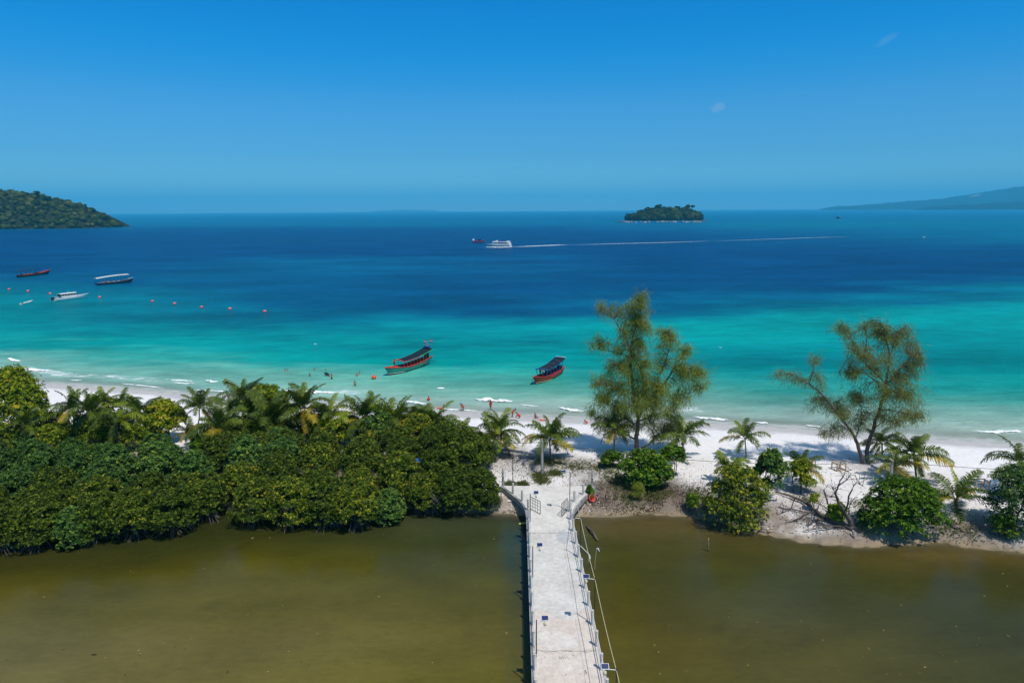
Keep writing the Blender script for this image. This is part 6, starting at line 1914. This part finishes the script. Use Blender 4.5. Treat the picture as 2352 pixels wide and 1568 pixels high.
long_boat('dark green boat with red bow and dark canopy, farthest left on the water', (110, 629), (42, 637), 3.0, (2.3, 1.0, 1.1, 2.4, .5), MAT['boat_dark'], MAT['boat_maroon'], MAT['boat_red'], MAT['navy_paint'], (.18, -.52, 3.5, 3.1, -.3, 5), 1, ex1)
def ex2(t, L, rows):
    for x, m_ in ((-.36, MAT['orange_cloth']), (-.20, MAT['orange_cloth']), (-.04, MAT['grey_paint']), (.10, MAT['grey_paint'])):
        MB().box((L * x, -.7, 1.2), (1.1, .6, .6)).obj('seat_row', m_, t)
    MB().box((-L * .53, 0, 1.1), (.9, 1.4, 1.0)).obj('outboard_motor', MAT['boat_blue'], t)
    for x in (-.2, .0, .25, .33): MB().lathe([(.2, -.1), (.32, 0), (.2, .1)], 8).obj('tyre_fender', MAT['black_steel'], t).matrix_local = Matrix.Translation((L * x, -1.6, .55)) @ Matrix.Rotation(R(90), 4, 'X')
long_boat('pale-roofed passenger boat with dark blue hull moored on the left', (301, 648), (224, 655), 3.2, (2.2, 1.15, 1.1, 1.5, .3), MAT['navy_paint'], MAT['boat_maroon'], MAT['grey_paint'], MAT['canvas'], (.42, -.55, 4.2, 3.4, -.15, 9), 2, ex2)
# cabin speedboat
c, rz, L = place(at(192, 684), at(122, 692.5))
t = thing('speedboat', 'grey-white cabin speedboat among the pink buoys on the left', 'boat', tuple(c), rz)
rows = hull_rows(L, 3.2, 1.7, 1.25, 1.1, .4, 2.4, .1, 14, .9, .42)
loft(rows, t, 'hull', [MAT['white_paint'], MAT['navy_paint']], (0, 0, 0, 1, 1, 1, 1, 0, 0, 0))
wl = [Vector((r[1][0], r[1][1] * 1.02, r[1][2])) for r in rows]
strip(wl, .04, .22, 'hull_stripe', MAT['grey_paint'], t); strip([Vector((v.x, -v.y, v.z)) for v in wl], .04, .22, 'hull_stripe', MAT['grey_paint'], t)
deck_between(rows, 0, 13, .05, 'deck', MAT['grey_paint'], t)
zat = canopy(t, L * .24, -L * .30, 2.0, 2.5, 2.75, 2.75, .0, .15, MAT['white_paint'], 'cabin_roof', .14)
for s in (-1, 1):
    MB().box((-L * .03, s * 1.12, 1.55), (L * .50, .10, .55)).obj('cabin_side', MAT['white_paint'], t)
    MB().box((-L * .03, s * 1.10, 2.2), (L * .50, .06, .72)).obj('side_window', MAT['glass'], t)
    for x in np.linspace(-.26, .20, 6): MB().box((L * x, s * 1.13, 2.2), (.10, .09, .78)).obj('window_pillar', MAT['white_paint'], t)
MB().box((L * .24, 0, 2.15), (.1, 1.9, .9), rot=Matrix.Rotation(-.5, 3, 'Y')).obj('windscreen', MAT['glass'], t)
MB().tube([(L * .02, 0, 2.9), (L * .0, 0, 3.7)], .05, 5).obj('mast', MAT['white_paint'], t)
for s in (-.5, .5): MB().box((-L * .50, s, 1.1), (.7, .5, 1.2)).obj('outboard_motor', MAT['navy_paint'], t)
MB().box((-L * .40, 0, 1.4), (.9, 1.6, .5)).obj('stern_seat', MAT['grey_paint'], t)
# white dinghy
c, rz, L = place(at(74, 693.5), at(48, 699.5))
t = thing('dinghy', 'small white open dinghy floating below the row of pink buoys', 'dinghy', tuple(c), rz)
rows = hull_rows(L, 1.5, .75, .5, .5, .2, .5, .1, 10, .8)
loft(rows, t, 'hull', MAT['white_paint'], (0,) * 10)
deck_between(rows, 1, 8, .22, 'floor', MAT['canvas'], t)
for x in (-.2, .15): MB().box((L * x, 0, .42), (.3, 1.2, .06)).obj('thwart', MAT['canvas'], t)
MB().box((-L * .36, 0, .45), (.5, .5, .25)).obj('stern_box', MAT['navy_paint'], t)
# dark boat beside the ferry
c, rz, L = place(at(1110, 556), at(1086, 556.5))
t = thing('fishing_boat', 'small dark wooden fishing boat just ahead of the white ferry', 'boat', tuple(c), rz)
rows = hull_rows(L, 3.0, 2.4, 1.3, 1.7, .5, 1.2, .6, 12, .6)
loft(rows, t, 'hull', [MAT['boat_brown'], MAT['boat_maroon']], (0, 0, 1, 1, 1, 1, 1, 1, 0, 0))
deck_between(rows, 0, 10, .3, 'deck', MAT['bark_pale'], t)
MB().box((L * .12, 0, 2.6), (L * .28, 2.0, 1.7)).obj('wheelhouse', MAT['navy_paint'], t); MB().box((L * .12, 0, 3.5), (L * .33, 2.4, .14)).obj('wheelhouse_roof', MAT['boat_blue'], t)
MB().box((-L * .45, 0, 2.9), (1.8, 1.6, 1.8)).obj('white_canvas', MAT['white_paint'], t)
# ferry
c, rz, L = place(at(1121, 566), at(1173, 567))
t = thing('ferry', 'white two-deck passenger ferry speeding left with a long wake', 'ferry', tuple(c), rz)
t.scale = (1, 1, .86)
rows = hull_rows(L, 6.0, 3.0, 2.2, 2.0, .8, 2.0, .0, 14, .95, .35)
loft(rows, t, 'hull', [MAT['white_paint'], MAT['navy_paint']], (0, 0, 0, 1, 1, 1, 1, 0, 0, 0))
for s in (-1, 1):
    strip([Vector((r[1][0], s * abs(r[1][1]) * 1.02, 1.1)) for r in rows[1:]], .06, .35, 'hull_stripe', MAT['navy_paint'], t)
deck_between(rows, 0, 13, .0, 'deck', MAT['grey_paint'], t)
MB().box((-L * .10, 0, 3.6), (L * .74, 5.2, 2.9)).obj('cabin', MAT['white_paint'], t)
MB().box((-L * .06, 0, 5.35), (L * .66, 5.5, .35)).obj('roof', MAT['white_paint'], t)
MB().box((L * .17, 0, 5.9), (L * .16, 3.4, 1.1), rot=Matrix.Rotation(.12, 3, 'Y')).obj('wheelhouse', MAT['white_paint'], t)
for s in (-1, 1):
    MB().box((-L * .20, s * 2.62, 4.1), (L * .42, .08, .65)).obj('window_band', MAT['glass'], t)
    MB().box((L * .13, s * 2.62, 4.1), (L * .16, .08, .6)).obj('window_band', MAT['glass'], t)
MB().box((L * .265, 0, 4.0), (.1, 4.4, 1.0), rot=Matrix.Rotation(-.35, 3, 'Y')).obj('windscreen', MAT['glass'], t)
MB().tube([(L * .10, 0, 5.4), (L * .10, 0, 8.4)], [.14, .06], 6).obj('mast', MAT['white_paint'], t)
for x in (-.36, -.43): MB().box((L * x, 0, 6.0), (.5, 4.6, 1.3), rot=Matrix.Rotation(-.5, 3, 'Y')).obj('roof_fin', MAT['white_paint'], t)
MB().box((-L * .05, 0, 5.62), (L * .28, 3.6, .25)).obj('roof_cover', mat('faded_red_cover', (.55, .32, .36), .8, .1, .1, 1), t)
foam_line([(1112, 568.2), (1125, 568.6), (1150, 569.2), (1180, 568.2)], 2.6, 1.3, 91, 'bow_wave', 'white spray along the waterline of the ferry')
foam_line([(1170, 567.6), (1215, 566.2), (1270, 564.0), (1310, 562.6)], 2.6, .7, 92, 'ferry_wake', 'bright white wake behind the ferry')
foam_line([(1300, 563.0), (1400, 560.2), (1520, 557.4), (1640, 553.6)], 1.3, .25, 93, 'ferry_wake', 'thin white line of the ferry wake stretching right', .9)
foam_line([(1640, 553.8), (1760, 549.6), (1880, 545.6), (1960, 543.6)], 0.9, .12, 94, 'ferry_wake', 'fading end of the ferry wake', 1.0)
# tiny far boat
c, rz, L = place(at(1931, 502.0), at(1921, 501.6))
t = thing('far_boat', 'tiny dark boat near the horizon on the right', 'boat', tuple(c), rz)
rows = hull_rows(L, 5.0, 4.0, 2.4, 3.0, .8, 2.0, 1.0, 10, .6)
loft(rows, t, 'hull', MAT['boat_maroon'], (0,) * 10)
MB().box((-L * .2, 0, 4.0), (L * .35, 3.6, 3.4)).obj('wheelhouse', MAT['navy_paint'], t); MB().box((L * .3, 0, 3.5), (L * .2, 3, 1.5)).obj('white_canvas', MAT['white_paint'], t)

# ---- buoys
bm = MB().lathe([(.05, -.55), (.42, -.5), (.62, -.2), (.66, .1), (.60, .4), (.38, .62), (.16, .68), (.14, .80), (.05, .82)], 12)
bmesh_ = bm.mesh('float', MAT['buoy_pink'], True)
ring = MB()
ring.tube([(.13 * math.cos(a), 0, .93 + .13 * math.sin(a)) for a in np.linspace(0, 6.28, 9)], .03, 4)
ring_me = ring.mesh('lifting_eye', MAT['black_steel'])
BL = ['pink buoy cut close to the left edge, first of the floating row', 'pink buoy second in the row from the left edge', 'pink buoy tied beside the stern of the cabin speedboat', 'pink buoy just right of the cabin speedboat',
      'pink buoy after the wide gap, below the open sea left of centre', 'pink buoy sixth in the row from the left', 'pink buoy third from the right end of the row', 'pink buoy second from the right end of the row', 'pink buoy at the right end of the floating row']
for (px, py), lab in zip([(21, 665), (64, 669), (115, 675), (229, 683), (350, 692.5), (401, 698), (463, 706), (528, 710), (608, 716)], BL):
    p = at(px, py + 1)
    t = thing('mooring_buoy', lab, 'buoy', (p.x, p.y, .25), rs.random() * 6, 'pink buoys marking off the bay')
    t.scale = (1.0, .9, .8)
    inst('float', bmesh_, t, rot=(.15, .5, 0)); inst('lifting_eye', ring_me, t, rot=(.15, .5, 0))
p = at(859, 870)
t = thing('marker_buoy', 'round orange buoy floating near the bathers left of the teal boat', 'buoy', (p.x, p.y, .25))
MB().lathe([(.05, -.45), (.30, -.4), (.50, -.1), (.52, .1), (.42, .38), (.2, .52), (.08, .55)], 14).obj('float', MAT['buoy_orange'], t, True)
MB().tube([(.1 * math.cos(a), 0, .63 + .1 * math.sin(a)) for a in np.linspace(0, 6.28, 9)], .025, 4).obj('lifting_eye', MAT['black_steel'], t)

# =================================================================== PEOPLE
def skin_mesh(name, joints, edges, rad, m, sub=1):
    names = list(joints)
    me = bpy.data.meshes.new(name)
    me.from_pydata([joints[k_] for k_ in names], [(names.index(a), names.index(b)) for a, b in edges], [])
    o = bpy.data.objects.new(name, me)
    COL.objects.link(o)
    sm = o.modifiers.new('skin', 'SKIN'); sm.use_smooth_shade = True
    for i, k_ in enumerate(names):
        r_ = rad[k_] if not isinstance(rad[k_], (int, float)) else (rad[k_], rad[k_])
        me.skin_vertices[0].data[i].radius = r_
        me.skin_vertices[0].data[i].use_root = (i == 0)
    ss = o.modifiers.new('smooth', 'SUBSURF'); ss.levels = ss.render_levels = sub
    me.materials.append(m)
    return o

def pose(kind):
    J = dict(pelvis=(0, 0, .92), waist=(0, .0, 1.08), chest=(0, 0, 1.32), neck=(0, 0, 1.47), head0=(0, .015, 1.56), head1=(0, .02, 1.70))
    for s, n_ in ((-1, 'l'), (1, 'r')):
        J['sh' + n_] = (s * .18, 0, 1.40); J['el' + n_] = (s * .25, -.02, 1.13); J['wr' + n_] = (s * .24, .06, .90); J['ha' + n_] = (s * .235, .09, .81)
        J['hp' + n_] = (s * .09, 0, .88); J['kn' + n_] = (s * .11, .02, .49); J['an' + n_] = (s * .11, -.02, .09); J['to' + n_] = (s * .12, .13, .04)
    def fold(ang, lift=0.0, fwd=0.0):
        ca, sa = math.cos(ang), math.sin(ang)
        for k_ in list(J):
            if k_[:2] in ('wa', 'ch', 'ne', 'he', 'sh', 'el', 'wr', 'ha'):
                x, y, z = J[k_]; dz, dy = z - .92, y
                J[k_] = (x, dy * ca + dz * sa, .92 + dz * ca - dy * sa)
    if kind == 'stride':
        J['knl'] = (-.11, .16, .51); J['anl'] = (-.11, .18, .09); J['tol'] = (-.12, .33, .04); J['knr'] = (.11, -.06, .49); J['anr'] = (.11, -.28, .13); J['tor'] = (.12, -.16, .05)
        J['ell'] = (-.27, -.14, 1.16); J['wrl'] = (-.25, -.2, .94); J['hal'] = (-.25, -.2, .85); J['elr'] = (.26, .10, 1.15); J['wrr'] = (.22, .28, 1.0); J['har'] = (.21, .35, .94)
    if kind == 'bend':
        fold(1.05)
        for s, n_ in ((-1, 'l'), (1, 'r')):
            J['el' + n_] = (s * .2, .42, .90); J['wr' + n_] = (s * .16, .46, .66); J['ha' + n_] = (s * .15, .48, .57)
    if kind == 'stoop':
        fold(.45)
    if kind == 'spread':
        for s, n_ in ((-1, 'l'), (1, 'r')):
            J['el' + n_] = (s * .44, .05, 1.36); J['wr' + n_] = (s * .68, .08, 1.28); J['ha' + n_] = (s * .77, .09, 1.25)
    if kind == 'crouch':
        for s, n_ in ((-1, 'l'), (1, 'r')):
            J['kn' + n_] = (s * .18, .34, .46); J['an' + n_] = (s * .13, .02, .09); J['to' + n_] = (s * .14, .17, .04)
            J['hp' + n_] = (s * .10, -.08, .26)
        for k_ in list(J):
            if k_[:2] in ('pe', 'wa', 'ch', 'ne', 'he', 'sh', 'el', 'wr', 'ha'):
                x, y, z = J[k_]; d = z - .92; J[k_] = (x, y - .1 + d * .75, .30 + d * .66)
        for s, n_ in ((-1, 'l'), (1, 'r')):
            J['el' + n_] = (s * .24, .48, .40); J['wr' + n_] = (s * .16, .62, .18); J['ha' + n_] = (s * .15, .67, .09)
    if kind == 'sit':
        for s, n_ in ((-1, 'l'), (1, 'r')):
            J['hp' + n_] = (s * .1, 0, .12); J['kn' + n_] = (s * .14, .42, .34); J['an' + n_] = (s * .13, .70, .08); J['to' + n_] = (s * .14, .84, .12)
        for k_ in list(J):
            if k_[:2] in ('pe', 'wa', 'ch', 'ne', 'he', 'sh', 'el', 'wr', 'ha'):
                x, y, z = J[k_]; d = z - .92; J[k_] = (x, y - d * .18, .15 + d)
        for s, n_ in ((-1, 'l'), (1, 'r')):
            J['el' + n_] = (s * .27, -.02, .36); J['wr' + n_] = (s * .20, .2, .28); J['ha' + n_] = (s * .17, .28, .30)
    if kind == 'swim':
        for k_ in list(J):
            x, y, z = J[k_]; J[k_] = (x, (z - 1.2), .02 - .10 * (1.4 - z) + y * .3 if z < 1.5 else .10 + .2 * (z - 1.5))
    return J
EDG = [('pelvis', 'waist'), ('waist', 'chest'), ('chest', 'neck'), ('neck', 'head0'), ('head0', 'head1')]
for n_ in 'lr':
    EDG += [('chest', 'sh' + n_), ('sh' + n_, 'el' + n_), ('el' + n_, 'wr' + n_), ('wr' + n_, 'ha' + n_), ('pelvis', 'hp' + n_), ('hp' + n_, 'kn' + n_), ('kn' + n_, 'an' + n_), ('an' + n_, 'to' + n_)]
RAD = dict(pelvis=(.15, .11), waist=(.13, .095), chest=(.17, .11), neck=.058, head0=(.085, .095), head1=(.075, .085))
for n_ in 'lr':
    RAD.update({'sh' + n_: .062, 'el' + n_: .045, 'wr' + n_: .032, 'ha' + n_: (.04, .022), 'hp' + n_: .088, 'kn' + n_: .06, 'an' + n_: .04, 'to' + n_: (.04, .028)})

def person(label, loc, rz, kind, top=None, bottom='dark_cloth', skin='skin', sc=1.0, group=None, z=None, dip=0.0):
    loc = Vector(loc)
    if z is not None: loc.z = z
    loc.z -= dip
    t = thing('person', label, 'person', tuple(loc), rz, group, sc)
    J = pose(kind)
    body = skin_mesh('body', J, EDG, RAD, MAT[skin]); body.parent = t
    h0, h1 = Vector(J['head0']), Vector(J['head1']); ax = (h1 - h0).normalized()
    face = Vector((0, 1, 0)) - ax * ax.y
    face.normalize(); side = ax.cross(face)
    # hair cap, ears and a nose on the head
    b = bmesh.new(); bmesh.ops.create_icosphere(b, subdivisions=2, radius=.108)
    cc = h0.lerp(h1, .72) - face * .018
    for v in b.verts:
        q_ = v.co.copy(); f = q_.dot(Vector((0, 1, 0)))
        if f > .03 and q_.z < .05: q_ *= .80
        v.co = cc + side * q_.x + face * q_.y + ax * q_.z * 1.02
    me = bpy.data.meshes.new('hair'); b.to_mesh(me); b.free(); me.materials.append(MAT['hair']); link(bpy.data.objects.new('hair', me), t)
    mb = MB(); hc = h0.lerp(h1, .45)
    mb.box(hc + face * .105, (.025, .03, .04)); mb.box(hc + side * .095, (.02, .035, .05)); mb.box(hc - side * .095, (.02, .035, .05))
    mb.obj('face', MAT[skin], t)
    if bottom:
        ks = {k_: J[k_] for k_ in ('pelvis', 'waist', 'hpl', 'hpr')}
        for n_ in 'lr': ks['th' + n_] = tuple(Vector(J['hp' + n_]).lerp(Vector(J['kn' + n_]), .72))
        ks['waist'] = tuple(Vector(J['pelvis']).lerp(Vector(J['waist']), .5))
        rd = dict(pelvis=(.185, .14), waist=(.165, .13), hpl=.115, hpr=.115, thl=.10, thr=.10)
        o = skin_mesh('shorts', ks, [('pelvis', 'waist'), ('pelvis', 'hpl'), ('pelvis', 'hpr'), ('hpl', 'thl'), ('hpr', 'thr')], rd, MAT[bottom]); o.parent = t
    if top:
        ks = {k_: J[k_] for k_ in ('chest', 'waist', 'shl', 'shr')}
        ks['pel'] = tuple(Vector(J['pelvis']).lerp(Vector(J['waist']), .35)); ks['nk'] = tuple(Vector(J['chest']).lerp(Vector(J['neck']), .55))
        for n_ in 'lr': ks['up' + n_] = tuple(Vector(J['sh' + n_]).lerp(Vector(J['el' + n_]), .6))
        rd = dict(chest=(.20, .145), waist=(.175, .13), pel=(.18, .135), nk=.085, shl=.088, shr=.088, upl=.072, upr=.072)
        o = skin_mesh('shirt', ks, [('chest', 'waist'), ('waist', 'pel'), ('chest', 'nk'), ('chest', 'shl'), ('chest', 'shr'), ('shl', 'upl'), ('shr', 'upr')], rd, MAT[top]); o.parent = t
    return t

def sea_at(px, py): return at(px, py, 0)
def beach_at(px, py):
    p = on_ground(px, py); return p
GB = 'bathers in the shallow sea'
person('swimmer up to the shoulders, left of two heads close together', sea_at(655, 852), 1.2, 'stand', None, 'red_cloth', group=GB, dip=1.15)
person('swimmer up to the shoulders, right of two heads close together', sea_at(660, 852.5), -1.2, 'stand', None, 'red_cloth', group=GB, dip=1.15)
person('bather standing chest-deep below the lone far swimmer', sea_at(712, 864), 2.6, 'stand', None, 'dark_cloth', group=GB, dip=.95)
person('lone swimmer with only head and shoulders out, farther out than the rest', sea_at(722, 849.5), 2.9, 'stand', None, 'dark_cloth', group=GB, dip=1.25)
person('swimmer lying flat in the water', sea_at(743, 849.5), -1.4, 'swim', None, 'dark_cloth', group=GB, dip=.06)
person('bather with arms spread wide, wading waist-deep', sea_at(762, 870.5), 2.9, 'spread', None, 'dark_cloth', group=GB, dip=.62, sc=1.08)
person('bather with a dark float under one arm', sea_at(756, 865), 2.2, 'stand', None, 'dark_cloth', 'skin_dark', group=GB, dip=1.15)
person('bather chest-deep, nearer of two left of the orange buoy', sea_at(820, 864), -2.6, 'stand', None, 'dark_cloth', group=GB, dip=.98)
person('bather shoulder-deep, farther of two left of the orange buoy', sea_at(826, 858.5), -2.2, 'stand', None, 'dark_cloth', group=GB, dip=1.08)
person('bare-chested bather in dark shorts wading toward the beach', sea_at(815.5, 886), 2.8, 'stride', None, 'dark_cloth', group=GB, dip=.66, sc=1.05)
person('swimmer showing only a dark head between the two tour boats', sea_at(1050, 843), 1.0, 'stand', None, 'dark_cloth', group=GB, dip=1.38)
person('swimmer lying flat right of the lone head between the tour boats', sea_at(1103, 839), 1.5, 'swim', None, 'dark_cloth', group=GB, dip=.08)
person('person in red shorts stooping at the water\'s edge on the left', sea_at(795.5, 921), 2.6, 'stoop', None, 'red_cloth', dip=.28, sc=1.05)
person('person in orange sitting in the shallows behind a palm', sea_at(984.5, 920), .3, 'sit', 'orange_cloth', 'orange_cloth', 'skin_dark', dip=.12, sc=1.05)
person('adult in red trunks bending over a child at the water\'s edge', beach_at(1065, 943), 1.3, 'bend', None, 'red_cloth', 'skin_dark')
person('child in red clothes standing before a bending adult', beach_at(1061.5, 943.5), -1.4, 'stand', 'red_cloth', 'red_cloth', 'skin', sc=.78)
person('person in red shirt and patterned red shorts standing before a breaker', beach_at(1127, 942), 2.4, 'stand', 'red_cloth', 'red_cloth', 'skin_dark', sc=1.12)
person('bare-backed person in red trunks bending down on the wet sand', beach_at(1177, 957.5), -.9, 'bend', None, 'red_cloth', 'skin_dark', sc=1.08)
person('crouching person in bright red digging in the sand', beach_at(1194, 959), 1.6, 'crouch', 'red_cloth', 'red_cloth', 'skin_dark', sc=1.1)
person('dark-haired person sitting on the sand near the drooping palm', beach_at(1230, 960), -2.4, 'sit', None, 'red_cloth', 'skin_dark')
person('person in orange lying low on the sand left of the casuarina', beach_at(1348, 973), 1.8, 'crouch', 'orange_cloth', 'red_cloth', 'skin_dark', sc=.85)
person('person in orange on the wet sand behind the green tree left of centre', beach_at(526, 921), 2.0, 'stoop', 'orange_cloth', 'dark_cloth', 'skin_dark')
# on the boats
c, rz, L = BOAT1
q_ = Matrix.Translation(c) @ Matrix.Rotation(rz, 4, 'Z') @ Vector((L * .36, -.1, 1.42))
person('person in dark trousers and red top standing on the bow of the teal boat', q_, rz + 2.9, 'stand', 'red_cloth', 'dark_cloth', 'skin_dark', sc=1.08)
c, rz, L = BOAT2
Mb2 = Matrix.Translation(c) @ Matrix.Rotation(rz, 4, 'Z')
person('person in an orange life jacket on the red-brown boat\'s bow, right of two', Mb2 @ Vector((L * .27, -.45, 1.22)), rz + 2.6, 'stand', 'orange_cloth', 'dark_cloth', 'skin_dark', sc=1.0)
person('person in a red life jacket on the red-brown boat\'s bow, left of two', Mb2 @ Vector((L * .31, .35, 1.28)), rz + 3.4, 'stand', 'red_cloth', 'dark_cloth', 'skin_dark', sc=.95)

# beach things lying on the sand
fl = MB().lathe([(.02, -.06), (.30, -.06), (.34, 0), (.30, .06), (.02, .06)], 12).mesh('swim_float', MAT['orange_cloth'])
def lay(px, py, label, nm, sc, m=None, z=.08):
    p = beach_at(px, py); o = inst(nm, towel, None, (p.x, p.y, p.z + z), (0, 0, rs.random() * 3), sc, m); return tag(o, label, 'towel')
V, F = [], []
for i in range(7):
    for j in range(5): V.append((i * .3 - .9, j * .22 - .44, .05 * noise.noise((i * .8, j * .8, 1)) + .06))
for i in range(6):
    for j in range(4):
        a = i * 5 + j; F.append((a, a + 5, a + 6, a + 1))
towel = MB().add(V, F).mesh('towel', MAT['orange_cloth'])
lay(1012, 938, 'orange cloth lying on the wet sand behind the palm right of the yellowish one', 'towel', .7)
lay(1246, 965, 'orange cloth on the sand beside the drooping palm', 'towel', .6)
p = sea_at(751, 862.5)
o = MB().lathe([(.05, -.08), (.45, -.06), (.55, .02), (.4, .1), (.05, .12)], 12).obj('swim_float', MAT['dark_cloth'])
o.location = (p.x, p.y, .35); o.rotation_euler = (.5, .5, 0); o.scale = (1.2, .8, 1)
tag(o, 'dark swimming float held beside the bather with spread arms', 'float')
